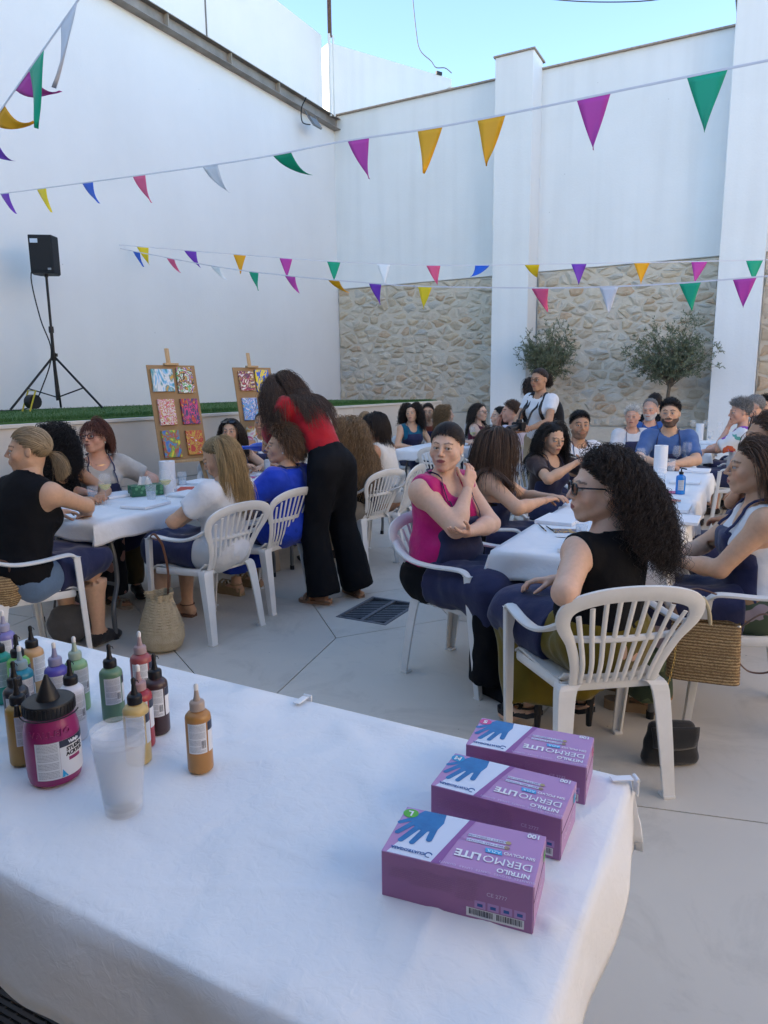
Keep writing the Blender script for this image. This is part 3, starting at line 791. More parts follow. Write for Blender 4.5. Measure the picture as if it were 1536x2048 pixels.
            for s in (-1, 1):
                pts = np.array([T((s * (bw - 0.008), 0.14, zt - 0.005)), T((s * (bw - 0.02), 0.10, zt + 0.05)), NB + Um @ np.array((s * 0.075, 0.03, -0.012)), NB + Um @ np.array((s * 0.062, -0.03, 0.012)), NB + Um @ np.array((0.0, -0.075, 0.005))])
                pts = np.array(catmull(pts, 4)); pts = snap(tp, pts, tt + 0.003, 5)
                strap.tube(pts, 0.0045, 6, flat=(1.6, 0.6))
            strap.build('apron_strap', mt, body, smooth=True)
        elif kind == 'lap':
            lg = o.get('len', 0.35); prims = [(tor[0][0], 0.0, 'h')]
            for s in (-1, 1):
                prims.append((cap(HP[s], KN[s], 0.094 * fl, 0.068 * fl), 0.07, 't'))
                e = KN[s] + (AN[s] - KN[s]) * lg; prims.append((cap(KN[s], e, 0.068 * fl, 0.062), 0.06, 's', 0, plane(unit(AN[s] - KN[s]), e)))
            a, b = (KN[-1] + KN[1]) / 2, (AN[-1] + AN[1]) / 2; e = a + (b - a) * lg
            prims.append((cap((HP[-1] + HP[1]) / 2, a - np.array((0, 0, 0.015)), 0.07, 0.05), 0.07, 'm')); prims.append((cap(a, e, 0.05, 0.05), 0.07, 'm', 0, plane(unit(b - a), e)))
            clips = [plane(-Ly, Lw((0, o.get('back', 0.02), 0))), plane(Lz, Lw((0, 0, 0.14)))]
            if 'under' in o: clips.append(lambda X, Y, Z, u=o['under']: u - Z + 0 * X)
            garment('apron_skirt', prims, o.get('t', 0.019), mt, clips, (), 0.0045, 20)
        elif kind == 'shoes':
            for s in (-1, 1):
                prims = [(p[0], 0.015, 'f') for p in legp[s] if p[2] == 'ft']
                garment('shoe', prims, 0.006, mt, [plane((0, 0, 1), AN[s] + np.array((0, 0, o.get('top', 0.0))))], (), 0, pad=0.02)
        elif kind == 'sandals':
            for s in (-1, 1):
                td = TO[s]; sd = np.cross(td, (0, 0, 1)); heel = AN[s] - td * 0.055; zb = AN[s][2] - 0.085; thk = o.get('thick', 0.022)
                mb = MB(); poly = []
                for t_, wd_ in ((0, .026), (.04, .034), (.12, .032), (.18, .042), (.225, .036), (.25, .016)): poly.append((t_, wd_))
                pl = [heel + td * a - sd * b for a, b in poly] + [heel + td * a + sd * b for a, b in poly[::-1]]
                n = len(pl); z0, z1 = zb + 0.0, zb + thk
                hh = g('heel', 0.0)
                VV = [(p[0], p[1], z0 + max(0, hh * (1 - abs(j if j < 6 else 11 - j) / 3))) for j, p in enumerate(pl)] + [(p[0], p[1], z1 + max(0, hh * (1 - abs(j if j < 6 else 11 - j) / 3))) for j, p in enumerate(pl)]
                mb.add(VV, [list(range(n))[::-1], list(range(n, 2 * n))] + [[i, (i + 1) % n, n + (i + 1) % n, n + i] for i in range(n)])
                if hh > 0.03: mb.tube([heel + np.array((0, 0, zb + hh)) * np.array((0, 0, 1)) * 1.0 + np.array((0, 0, 0)) - np.array((0, 0, heel[2] - 0)) * 0, heel + np.array((0, 0, zb - heel[2])) + td * 0.008], [0.022, 0.012], 8)
                for t_ in (0.15, 0.19):
                    c = heel + td * t_; mb.tube([np.array((c[0] - sd[0] * .043, c[1] - sd[1] * .043, z1 - .004)), np.array((c[0] - sd[0] * .03, c[1] - sd[1] * .03, z1 + .032)), np.array((c[0], c[1], z1 + .043)), np.array((c[0] + sd[0] * .03, c[1] + sd[1] * .03, z1 + .032)), np.array((c[0] + sd[0] * .043, c[1] + sd[1] * .043, z1 - .004))], 0.011, 6, flat=(0.4, 1), up=(0, 0, 1))
                c = AN[s]; mb.tube([c + (td * math.cos(a) * 0.043 + sd * math.sin(a) * 0.041) + np.array((0, 0, 0.0)) for a in np.linspace(0, 6.283, 13)[:-1]], 0.008, 6, closed=True, flat=(0.5, 1), up=(0, 0, 1))
                mb.build('sandal', mt, body, smooth=True)
    # ---- hair
    hsp = dict(g('hair', dict(t='short', c='dark'))); ht = hsp['t']
    Nst = int(hsp.get('n', 700) * 1.7); hm = hair_mat(hsp['c']); cm = haircap_mat(hsp['c'])
    a0, b0 = hsp.get('line', (0.010, 0.93))
    u = rg.rand(Nst * 4); v_ = rg.rand(Nst * 4)
    th = np.arccos(1 - 1.75 * u); ph = v_ * 2 * math.pi
    dr = np.stack([np.sin(th) * np.cos(ph), np.sin(th) * np.sin(ph), np.cos(th)], 1)
    rt = np.array((0, -0.016, 0.030)) + dr * np.array((0.076, 0.095, 0.086)) * 1.01
    okm = rt[:, 2] > a0 + b0 * rt[:, 1] + 0.004 * rg.randn(len(rt)); rt = rt[okm][:Nst]
    # cap of hair over the scalp
    cap_t = hsp.get('cap', 0.007 if ht != 'short' else 0.010)
    nn, mm = 36, 22; VV = []; 
    for j in range(mm + 1):
        tt = math.pi * 0.82 * j / mm
        for i in range(nn):
            pp = 2 * math.pi * i / nn; d = np.array((math.sin(tt) * math.cos(pp), math.sin(tt) * math.sin(pp), math.cos(tt)))
            top = 1 + hsp.get('topvol', 0.0) * max(0, d[2])
            VV.append(np.array((0, -0.016, 0.030)) + d * (np.array((0.076, 0.095, 0.086)) * top + cap_t * (0.9 + 0.2 * rg.rand())))
    VV = np.array(VV); okv = VV[:, 2] > a0 + b0 * VV[:, 1] - 0.002 + 0.004 * rg.randn(len(VV))
    FF = [[j * nn + i, j * nn + (i + 1) % nn, (j + 1) * nn + (i + 1) % nn, (j + 1) * nn + i] for j in range(mm) for i in range(nn)]
    FF = [f[::-1] for f in FF if okv[f].all()]
    # turn the rim under so that the cap closes on the scalp
    rim = set(); cnt = {}
    for f in FF:
        for k in range(4):
            e = (f[k], f[(k + 1) % 4]); cnt[tuple(sorted(e))] = cnt.get(tuple(sorted(e)), 0) + 1
    for e, c in cnt.items():
        if c == 1: rim.update(e)
    for i in rim: VV[i] = np.array((0, -0.016, 0.030)) + (VV[i] - np.array((0, -0.016, 0.030))) * (0.985 - cap_t * 9)
    hc_me = mesh_from('hair_cap', (VV * hs) @ H.T + HC, FF, True)
    obstacles = [p[0] for p in tor if p[2] in ('rib', 'sh', 'trap', 'bust', 'waist')] + [armp[-1][0][0], armp[1][0][0], armp[-1][1][0], armp[1][1][0], neck]
    rad = hsp.get('r', 0.0022) * 0.66
    if ht == 'short':
        L = hsp.get('len', 0.018); n = dr[okm][:Nst]; n = n / np.array((0.076, 0.095, 0.086)); n /= np.linalg.norm(n, axis=1, keepdims=True)
        comb = np.array(hsp.get('comb', (0.2, 0.5, 0.3))); d = n * 0.42 + comb[None] * 0.9 + rg.randn(len(n), 3) * 0.28; d /= np.linalg.norm(d, axis=1, keepdims=True)
        Lk = L * (0.35 + 0.65 * np.clip((rt[:, 2] - 0.0) / 0.07, 0, 1)) * (0.7 + 0.6 * rg.rand(len(n)))
        base = rt + n * cap_t * 0.5; pts = np.stack([base + d * (Lk * t)[:, None] + n * (Lk * 0.15 * t * t)[:, None] for t in np.linspace(0, 1, 5)], 1)
        St = (pts * hs) @ H.T + HC
    elif ht == 'down':
        St = down_hair(rg, len(rt), hsp.get('k', 14), rt, H, HC, hs, hsp, obstacles, 0)
        if hsp.get('wave'): St = add_waves(rg, resample(St, hsp.get('k2', 30)), *hsp['wave'])
    else:
        St = tied_hair(rg, len(rt), 16, rt, H, HC, hs, hsp)
        if hsp.get('wave'): St = add_waves(rg, resample(St, 24), *hsp['wave'])
        if hsp.get('bun'):
            br = hsp['bun']; bc = np.array(hsp.get('tie', (0, -0.118, 0.0))) + np.array((0, -0.018, 0.0)); nb = 160; bb = []
            for i in range(nb):
                ax_ = unit(rg.randn(3) + np.array((0, 2.0, 0))); q0 = unit(np.cross(ax_, rg.randn(3))); q1 = np.cross(ax_, q0); aa = np.linspace(0, 4.5, 16) + rg.rand() * 6; rr_ = br * (0.75 + 0.3 * rg.rand())
                bb.append(bc + rr_ * (q0[None] * np.cos(aa)[:, None] + q1[None] * np.sin(aa)[:, None]) * np.array((1.1, 0.8, 1.0)) + ax_ * rr_ * 0.25 * rg.randn())
            bb = (np.array(bb) * hs) @ H.T + HC; St = np.concatenate([resample(St, 16), bb])
    if ht == 'down' and not hsp.get('overface') and not hsp.get('fringe'):
        q = ((St - HC) @ H) / hs; rad2 = np.sqrt((q[..., 0] / 0.2) ** 2 + ((q[..., 2] - 0.03) / 0.158) ** 2)
        if hsp.get('tuck'): q_ = ((q[..., 1] > 0.030) & (q[..., 2] < 0.040)).any(1)
        else: q_ = np.zeros(len(q), bool)
        bad = q_ | ((q[..., 1] > 0.078) & (q[..., 2] < 0.055)).any(1) | (q[..., 1] > 0.112).any(1) | (q[..., 2] > 0.158 + hsp.get('topvol', 0) * 0.1).any(1)
        if (~bad).sum() > 60: St = St[~bad]
    ho = curves_obj('hair', St, rad, rad * 0.45, hm, body)
    obj('hair_cap', hc_me, cm, body)
    info = dict(body=body, root=root, yaw=yaw, HC=HC, H=H, hs=hs, WR=WR, EL=EL, SH=SH, KN=KN, AN=AN, NB=NB, Um=Um, mid=mid, T=T, sp=sp, neck=neck, tor=[p[0] for p in tor], armp=armp, hnd=hnd, PV=PV, Lw=Lw)
    PEOPLE[key] = info
    # ---- small things worn
    if g('glasses'): glasses(info, g('glasses'))
    if g('sunglasses_up'): glasses(info, 'dark', up=True)
    if g('earring'):
        mb = MB()
        for sx in (-1, 1):
            c = HC + H @ (np.array((sx * 0.083, -0.006, -0.041)) * hs); mb.lathe([(0.0001, -0.0065), (0.0045, -0.005), (0.0065, 0), (0.0045, 0.005), (0.0001, 0.0065)], 8, c)
        mb.build('earring', mat('pearl', (0.8, 0.76, 0.68), rough=0.2), body, smooth=True)
    if g('watch'):
        s = 1 if g('watch')[0] == 'R' else -1; f = unit(WR[s] - EL[s]); c = WR[s] - f * 0.02; n = -unit(HD[s][0] - f * (HD[s][0] @ f)); b = np.cross(f, n)
        mb = MB(); mb.tube([c + (n * math.cos(a) + b * math.sin(a)) * 0.031 for a in np.linspace(0, 6.283, 17)[:-1]], 0.008, 6, closed=True, flat=(0.25, 1), up=tuple(f)) if False else mb.tube([c + (n * math.cos(a) + b * math.sin(a)) * 0.030 for a in np.linspace(0, 6.283, 17)[:-1]], 0.006, 6, closed=True)
        w_ = mb.build('watch_strap', mat('watch_strap', (0.10, 0.05, 0.03) if len(g('watch')) < 2 else (0.02, 0.02, 0.03), rough=0.5), body, smooth=True)
        Mx = np.stack([np.cross(f, n), f, n], 1); mf = MB(); mf.lathe([(0.016, -0.003), (0.016, 0.003), (0.013, 0.004)], 16)
        mf.V = [tuple(c + n * 0.032 + Mx @ np.array(v)) for v in mf.V]; mf.build('watch_face', mat('watch_face', (0.75, 0.74, 0.72), rough=0.2, metal=0.3), body)
    if g('necklace'):
        pts = [NB + Um @ np.array((0.075 * math.sin(a), -0.012 + 0.085 * math.cos(a), 0.0 - (0.05 if math.cos(a) > 0 else -0.012) * max(0, math.cos(a)))) for a in np.linspace(0, 6.283, 29)[:-1]]
        pts = snap(info['tor'] + [neck], np.array(pts), 0.004, 4); MB().tube(pts, 0.0018, 5, closed=True).build('necklace', mat('gold', (0.75, 0.52, 0.18), rough=0.25, metal=1.0), body, smooth=True)
    return info

def glasses(I, style, up=False):
    H, HC, hs, body = I['H'], I['HC'], I['hs'], I['body']
    fm = mat('frame_' + style, dict(dark=(0.012, 0.010, 0.012), red=(0.09, 0.015, 0.02), thin=(0.05, 0.04, 0.035))[style], rough=0.25, spec=0.6)
    off = np.array((0, 0.100, 0.003)); tilt = I3
    if up: off = np.array((0, 0.066, 0.098)); tilt = rx(R(52))
    W = lambda v: HC + H @ ((tilt @ (np.array(v, float)) + off) * hs)
    r = 0.0014 if style == 'thin' else (0.0042 if style == 'dark' and not up else 0.0028); mb = MB(); lens = MB()
    for sx in (-1, 1):
        pts = []
        for i in range(20):
            a = 2 * math.pi * i / 20; c, s = math.cos(a), math.sin(a); e = 0.62
            pts.append((sx * 0.033 + 0.0245 * math.copysign(abs(c) ** e, c) + (0.002 * sx if s > 0 else 0), -0.004 * abs(sx * 0.033 + 0.02 * c) / 0.05, 0.0185 * math.copysign(abs(s) ** e, s) - 0.001))
        wp = [W(p) for p in pts]; mb.tube(wp, r, 6, closed=True); n = len(lens.V); lens.add(wp, [list(range(20))])
        mb.tube([W((sx * 0.057, -0.006, 0.008)), W((sx * 0.074, -0.012, 0.008)), W((sx * 0.080, -0.06, 0.006)), W((sx * 0.080, -0.095, 0.004)), W((sx * 0.080, -0.112, -0.012))], [r, r, r * 0.8, r * 0.8, r * 0.8], 6)
    mb.tube([W((-0.010, 0.001, 0.004)), W((0, 0.004, 0.007)), W((0.010, 0.001, 0.004))], r, 6)
    fo = mb.build('glasses', fm, body, smooth=True)
    if up: lens.build('lens', mat('dark_lens', (0.01, 0.01, 0.012), rough=0.08, spec=0.7), fo)
    else: lens.build('lens', mat('clear_lens', (1, 1, 1), rough=0.0, trans=1.0, ior=1.02, alpha=0.25), fo)
# ------------------------------------------------------------ setting
def wall_mat(name, col, col2, streak=0.012):
    m = bpy.data.materials.new(name); m.use_nodes = True; nt = m.node_tree; N, L = nt.nodes, nt.links; b = N['Principled BSDF']
    b.inputs['Roughness'].default_value = 0.85; b.inputs['Specular IOR Level'].default_value = 0.15
    tc = N.new('ShaderNodeTexCoord')
    n1 = N.new('ShaderNodeTexNoise'); n1.inputs['Scale'].default_value = 0.55; n1.inputs['Detail'].default_value = 6; n1.inputs['Roughness'].default_value = 0.62; L.new(tc.outputs['Object'], n1.inputs['Vector'])
    mp = N.new('ShaderNodeMapping'); mp.inputs['Scale'].default_value = (2.4, 2.4, 0.14); L.new(tc.outputs['Object'], mp.inputs['Vector'])
    n2 = N.new('ShaderNodeTexNoise'); n2.inputs['Scale'].default_value = 1.6; n2.inputs['Detail'].default_value = 5; L.new(mp.outputs['Vector'], n2.inputs['Vector'])
    vo = N.new('ShaderNodeTexVoronoi'); vo.inputs['Scale'].default_value = 2.3; L.new(tc.outputs['Object'], vo.inputs['Vector'])
    sp = N.new('ShaderNodeMapRange'); sp.inputs['From Min'].default_value = 0.012; sp.inputs['From Max'].default_value = 0.03; sp.inputs['To Min'].default_value = 0.72; sp.inputs['To Max'].default_value = 1.0; L.new(vo.outputs['Distance'], sp.inputs['Value'])
    r1 = N.new('ShaderNodeMapRange'); r1.inputs['From Min'].default_value = 0.35; r1.inputs['From Max'].default_value = 0.7; L.new(n1.outputs['Fac'], r1.inputs['Value'])
    mx = N.new('ShaderNodeMix'); mx.data_type = 'RGBA'; mx.inputs['A'].default_value = (*col, 1); mx.inputs['B'].default_value = (*col2, 1); L.new(r1.outputs['Result'], mx.inputs['Factor'])
    r2 = N.new('ShaderNodeMapRange'); r2.inputs['From Min'].default_value = 0.45; r2.inputs['From Max'].default_value = 0.75; r2.inputs['To Min'].default_value = 1.0; r2.inputs['To Max'].default_value = 1.0 - streak; L.new(n2.outputs['Fac'], r2.inputs['Value'])
    ml = N.new('ShaderNodeMath'); ml.operation = 'MULTIPLY'; L.new(r2.outputs['Result'], ml.inputs[0]); L.new(sp.outputs['Result'], ml.inputs[1])
    hs = N.new('ShaderNodeHueSaturation'); L.new(mx.outputs['Result'], hs.inputs['Color']); L.new(ml.outputs[0], hs.inputs['Value']); L.new(hs.outputs['Color'], b.inputs['Base Color'])
    n3 = N.new('ShaderNodeTexNoise'); n3.inputs['Scale'].default_value = 26; n3.inputs['Detail'].default_value = 8; L.new(tc.outputs['Object'], n3.inputs['Vector'])
    n4 = N.new('ShaderNodeTexNoise'); n4.inputs['Scale'].default_value = 1.1; n4.inputs['Detail'].default_value = 2; L.new(tc.outputs['Object'], n4.inputs['Vector'])
    ad = N.new('ShaderNodeMath'); ad.operation = 'MULTIPLY_ADD'; ad.inputs[1].default_value = 6.0; L.new(n4.outputs['Fac'], ad.inputs[0]); L.new(n3.outputs['Fac'], ad.inputs[2])
    bp = N.new('ShaderNodeBump'); bp.inputs['Strength'].default_value = 0.25; bp.inputs['Distance'].default_value = 0.012; L.new(ad.outputs[0], bp.inputs['Height']); L.new(bp.outputs['Normal'], b.inputs['Normal'])
    return m
white_wall = wall_mat('white_render', (0.80, 0.79, 0.785), (0.755, 0.745, 0.74))
white_wall2 = wall_mat('white_render_back', (0.80, 0.805, 0.805), (0.745, 0.75, 0.745), 0.06)
cream_wall = wall_mat('cream_render', (0.74, 0.69, 0.62), (0.70, 0.65, 0.58))
coping_m = mat('coping_tile', (0.42, 0.33, 0.27), rough=0.8, noise=0.3, nscale=20, bump=0.2)
steel_m = mat('weathered_steel', (0.20, 0.175, 0.15), rough=0.6, metal=0.35, col2=(0.34, 0.30, 0.27), noise=0.3, nscale=2.2, bump=0.15, bscale=60)
rust_m = mat('rusty_post', (0.16, 0.09, 0.06), rough=0.8, noise=0.4, nscale=15, bump=0.2)
black_m = mat('black_plastic', (0.012, 0.012, 0.014), rough=0.42, spec=0.4)
cable_m = mat('cable_black', (0.012, 0.012, 0.013), rough=0.55)

# ground far beyond the courtyard
g_ = MB().box((0, 60, -0.06), (900, 900, 0.04)).build('ground', mat('earth', (0.22, 0.19, 0.15), rough=0.9, noise=0.3, nscale=0.3)); structure(g_)
# concrete floor of the courtyard: slabs in an irregular pattern with open joints
def floor_mat():
    m = bpy.data.materials.new('smooth_concrete'); m.use_nodes = True; nt = m.node_tree; N, L = nt.nodes, nt.links; b = N['Principled BSDF']
    tc = N.new('ShaderNodeTexCoord'); b.inputs['Specular IOR Level'].default_value = 0.35
    def noise(s, d, r=0.6, ds=0.0):
        n = N.new('ShaderNodeTexNoise'); n.inputs['Scale'].default_value = s; n.inputs['Detail'].default_value = d; n.inputs['Roughness'].default_value = r; n.inputs['Distortion'].default_value = ds; L.new(tc.outputs['Object'], n.inputs['Vector']); return n.outputs['Fac']
    def mix(a, bcol, fac, lo, hi):
        mr = N.new('ShaderNodeMapRange'); mr.inputs['From Min'].default_value = lo; mr.inputs['From Max'].default_value = hi; L.new(fac, mr.inputs['Value'])
        x = N.new('ShaderNodeMix'); x.data_type = 'RGBA'; L.new(mr.outputs['Result'], x.inputs['Factor'])
        if isinstance(a, tuple): x.inputs['A'].default_value = (*a, 1)
        else: L.new(a, x.inputs['A'])
        x.inputs['B'].default_value = (*bcol, 1); return x.outputs['Result']
    c = mix((0.63, 0.56, 0.47), (0.56, 0.51, 0.445), noise(0.9, 6, 0.65, 0.4), 0.35, 0.7)
    c = mix(c, (0.44, 0.39, 0.33), noise(2.3, 9, 0.72, 1.0), 0.52, 0.80)
    c = mix(c, (0.62, 0.57, 0.50), noise(5.5, 6, 0.6), 0.62, 0.85)
    c = mix(c, (0.18, 0.16, 0.14), noise(31, 2, 0.5), 0.765, 0.79)
    oi = N.new('ShaderNodeObjectInfo'); mv = N.new('ShaderNodeMapRange'); mv.inputs['To Min'].default_value = 0.93; mv.inputs['To Max'].default_value = 1.07; L.new(oi.outputs['Random'], mv.inputs['Value']); hv = N.new('ShaderNodeHueSaturation'); L.new(c, hv.inputs['Color']); L.new(mv.outputs['Result'], hv.inputs['Value']); L.new(hv.outputs['Color'], b.inputs['Base Color'])
    mr = N.new('ShaderNodeMapRange'); mr.inputs['To Min'].default_value = 0.42; mr.inputs['To Max'].default_value = 0.72; L.new(noise(3.5, 5), mr.inputs['Value']); L.new(mr.outputs['Result'], b.inputs['Roughness'])
    bp = N.new('ShaderNodeBump'); bp.inputs['Strength'].default_value = 0.10; bp.inputs['Distance'].default_value = 0.006; L.new(noise(18, 8), bp.inputs['Height']); L.new(bp.outputs['Normal'], b.inputs['Normal'])
    return m
slab_m = floor_mat()
floor = structure(MB().box((0.3, 4.8, -0.023), (18.4, 19.6, 0.02)).build('floor', mat('joint_grout', (0.17, 0.15, 0.13), rough=0.95)))
def clip_poly(P, n, d):
    out = []
    for i in range(len(P)):
        a, b = P[i], P[(i + 1) % len(P)]; da, db = a @ n - d, b @ n - d
        if da <= 0: out.append(a)
        if (da < 0) != (db < 0) and abs(da - db) > 1e-12: out.append(a + (b - a) * da / (da - db))
    return out
def voronoi(seeds, rect, only=None):
    cells = []
    for i, s in enumerate(seeds):
        P = [np.array(p, float) for p in ((rect[0], rect[1]), (rect[2], rect[1]), (rect[2], rect[3]), (rect[0], rect[3]))]
        dd = np.linalg.norm(seeds - s, axis=1)
        for j in np.argsort(dd)[1:26]:
            n = seeds[j] - s; P = clip_poly(P, n, n @ (seeds[j] + s) / 2)
            if len(P) < 3: break
        cells.append(P)
    return cells
def inset(P, d):
    """shrink a convex polygon by d"""
    n = len(P); out = [np.array(p) for p in P]
    Q = [np.array(p) for p in P]
    area = sum(Q[i][0] * Q[(i + 1) % n][1] - Q[(i + 1) % n][0] * Q[i][1] for i in range(n))
    if area < 0: Q = Q[::-1]
    R_ = list(Q)
    for i in range(n):
        e = Q[(i + 1) % n] - Q[i]; l = np.linalg.norm(e)
        if l < 1e-6: continue
        nn = np.array((e[1], -e[0])) / l
        R_ = clip_poly(R_, nn, nn @ Q[i] - d)
        if len(R_) < 3: return None
    return R_
def reflect(p, a, b):
    e = b - a; e = e / np.linalg.norm(e); v = p - a; return a + 2 * e * (v @ e) - v
G0 = np.array((-2.16, 3.98)); j1, j2, j3, j5, j6 = [np.array(v) for v in ((-2.734, 3.96), (-2.183, 3.415), (-2.20, 4.66), (-1.70, 4.06), (-1.92, 4.42))]
seeds = [G0, reflect(G0, j1, j2), reflect(G0, j2, j5), reflect(G0, j1, j3), reflect(G0, j3, j5)]
rs = np.random.RandomState(5); seeds.append(np.array((0.55, 1.75)))
for yy in np.arange(-4.5, 14.6, 1.35):
    for xx in np.arange(-9.0, 9.6, 1.35):
        p = np.array((xx, yy)) + rs.uniform(-0.42, 0.42, 2)
        if -1.9 < p[0] < 2.2 and -0.2 < p[1] < 3.25: continue
        if min(np.linalg.norm(p - s) for s in seeds[:5]) > 1.0: seeds.append(p)
seeds = np.array(seeds)
hole = (-2.40, -2.02, 3.75, 4.26)
for P in voronoi(seeds, (-5.3, -1.0, 9.0, 14.3)):
    if len(P) < 3: continue
    q = inset(P, 0.0032)
    if q is None: continue
    inside_hole = any(hole[0] - 0.3 < p[0] < hole[1] + 0.3 for p in q) and np.linalg.norm(np.mean(q, 0) - G0) < 0.35
    if not inside_hole:
        MB().prism([tuple(p) for p in q], -0.012, 0.0).build('slab', slab_m, floor, bevel=0.0)
    else:   # the slab round the drain keeps an opening for the grate
        mb = MB()
        for n_, d_, ext in (((1, 0), hole[0], None), ((-1, 0), -hole[1], None), ((0, 1), hole[2], 'm'), ((0, -1), -hole[3], 'm')):
            w = clip_poly(q, np.array(n_, float), d_)
            if ext: w = clip_poly(clip_poly(w, np.array((-1.0, 0)), -hole[0]), np.array((1.0, 0)), hole[1])
            if len(w) > 2: mb.prism([tuple(p) for p in w], -0.012, 0.0)
        mb.build('slab', slab_m, floor)
# drain grate
gr = empty('drain_grate', (-2.21, 4.005, 0)); tag(gr, 'grey cast iron drain grate with slanted slots set in the floor', 'drain grate')
iron = mat('cast_iron', (0.19, 0.20, 0.22), rough=0.5, metal=0.3, noise=0.3, nscale=30, bump=0.3, bscale=140)
mb = MB(); w, l = 0.372, 0.502
for c, d in (((-w / 2 + .011, 0), (.022, l)), ((w / 2 - .011, 0), (.022, l)), ((0, -l / 2 + .011), (w - .044, .022)), ((0, l / 2 - .011), (w - .044, .022)), ((0, 0), (.026, l - .044))): mb.box((c[0], c[1], -0.004), (d[0], d[1], 0.014))
mb.build('frame', iron, gr, bevel=0.0015)
for sx in (-1, 1):
    for k in range(13):
        yc = -0.245 + 0.0405 * k; a = Vector((sx * 0.012, yc + (0.012 if sx < 0 else -0.012) - 0.005 * sx, -0.007)); b = Vector((sx * (w / 2 - .02), yc + sx * 0.06 - 0.03 + 0.03, -0.007))
        if abs(b.y) > l / 2 - 0.015 or abs(a.y) > l / 2 - 0.015: continue
        MB().tube([a, b], 0.0085, 4, up=(0, 0, 1), flat=(0.3, 1.0)).build('bar', iron, gr)
pit = MB(); pit.box((-2.21, 4.005, -0.0095), (0.376, 0.506, 0.001)); pit.build('pit_shade', mat('pit_shade_black', (0.01, 0.01, 0.012), rough=0.9), floor)  # thin black sheet stands in for the shade down the drain

# ---- left wall with steel beam, house above
lw = empty('side_wall', (-8.8, 5, 0)); tag(lw, 'tall plain white rendered wall along the left side of the courtyard', 'wall')
MB().box((-0.15, -0.55, 3.58), (0.3, 20.3, 7.16)).build('wall_face', white_wall, lw)
MB().box((-0.30, 4.2 - 5, 8.055), (0.3, 19.4 + 0.2, 1.79)).build('upper_wall', white_wall, lw)
for yy, hw in ((10.33, 0.012),): MB().box((-0.146, yy - 5, 8.06), (0.02, hw * 2, 1.72)).build('joint_strip', mat('joint_grey', (0.18, 0.17, 0.16), rough=0.8), lw)
bm_ = empty('steel_beam', (-8.8, 5, 7.18)); tag(bm_, 'long weathered steel channel beam running along the top of the white wall', 'beam')
MB().box((0.06, 0.2, 0.0), (0.02, 18.5, 0.20)).build('web', steel_m, bm_)
MB().box((0.085, 0.2, 0.106), (0.17, 18.5, 0.012)).build('flange', steel_m, bm_)
MB().box((0.085, 0.2, -0.106), (0.17, 18.5, 0.012)).build('flange', steel_m, bm_)
for k, yy in enumerate((6.6, 8.2, 9.1, 10.6, 12.0)):
    MB().box((0.115, yy - 5, 0), (0.09, 0.012, 0.196)).build('stiffener', mat('pale_plate', (0.42, 0.36, 0.30), rough=0.7), bm_)
# neighbouring facade set at an angle beyond the corner
nb = empty('neighbour_house', (-8.95, 14.3, 0), R(-28)); tag(nb, 'white neighbouring house facade rising at an angle behind the back wall corner', 'house')
MB().box((-0.2, 1.72, 4.46), (0.4, 3.44, 8.92)).build('wall', white_wall2, nb)
MB().box((0.06, 3.40, 4.38), (0.16, 0.2, 8.6)).build('pilaster', mat('cream_pilaster', (0.72, 0.66, 0.58), rough=0.85), nb)
MB().box((-4.5, 1.6, 4.3), (8, 3.2, 8.6)).build('rear_block', white_wall2, nb)
mb = MB(); mb.box((0.0, 3.05, 8.96), (0.06, 0.16, 0.07)); mb.build('cable_box', black_m, nb)
post = empty('corner_post', (-8.66, 13.88, 7.25)); tag(post, 'rusty iron post with white pipe sleeve at the roof corner', 'post')
MB().tube([(0, 0, 1.55), (0, 0, 4.2)], 0.045, 8).build('iron_post', rust_m, post, smooth=True)
mb = MB(); mb.tube([(0, -0.03, 0), (0, -0.03, 1.6)], 0.03, 8); mb.tube([(0.06, 0.03, 0), (0.06, 0.03, 1.58)], 0.022, 8); mb.build('pipe_sleeve', mat('white_pipe', (0.75, 0.74, 0.72), rough=0.5), post, smooth=True)
# loose cables against the sky
ca = [at(p, y=16.8) for p in ((822, -40), (832, 60), (840, 100), (862, 122), (872, 135), (890, 136), (903, 146))]
tag(MB().tube(catmull(ca, 5), 0.011, 6).build('hanging_cable', cable_m, None, smooth=True), 'thin black cable dangling from above to the corner of the neighbour roof', 'cable')
cb = [at(p, y=19) for p in ((1030, -14), (1110, -1), (1200, 4), (1300, 1), (1380, -14))]
tag(MB().tube(catmull(cb, 5), 0.013, 6).build('overhead_wire', cable_m, None, smooth=True), 'dark overhead wire sagging across the top of the sky', 'wire')

# ---- back wall: white upper wall, two pillars, rubble stone panels
bw = empty('back_wall', (0, 14.2, 0)); tag(bw, 'high white rendered back wall with a thin tiled coping', 'wall')
MB().box((0.2, 0.22, 3.68), (18.2, 0.3, 7.36)).build('wall_core', white_wall2, bw)
up = MB()
for x0, x1 in ((-8.8, -4.85), (-4.16, -0.82), (-0.17, 9.0)): up.box(((x0 + x1) / 2, 0.035, 5.54), (x1 - x0, 0.07, 3.64))
up.build('upper_render', white_wall2, bw)
for x0, x1 in ((-8.8, -4.85), (-4.16, -0.82), (-0.17, 9.0)):
    MB().box(((x0 + x1) / 2, 0.165, 7.375), (x1 - x0, 0.44, 0.026)).build('coping', coping_m, bw)
    MB().box(((x0 + x1) / 2, 0.015, 3.712), (x1 - x0, 0.05, 0.014)).build('drip_edge', mat('drip_strip', (0.6, 0.59, 0.57), rough=0.6), bw)
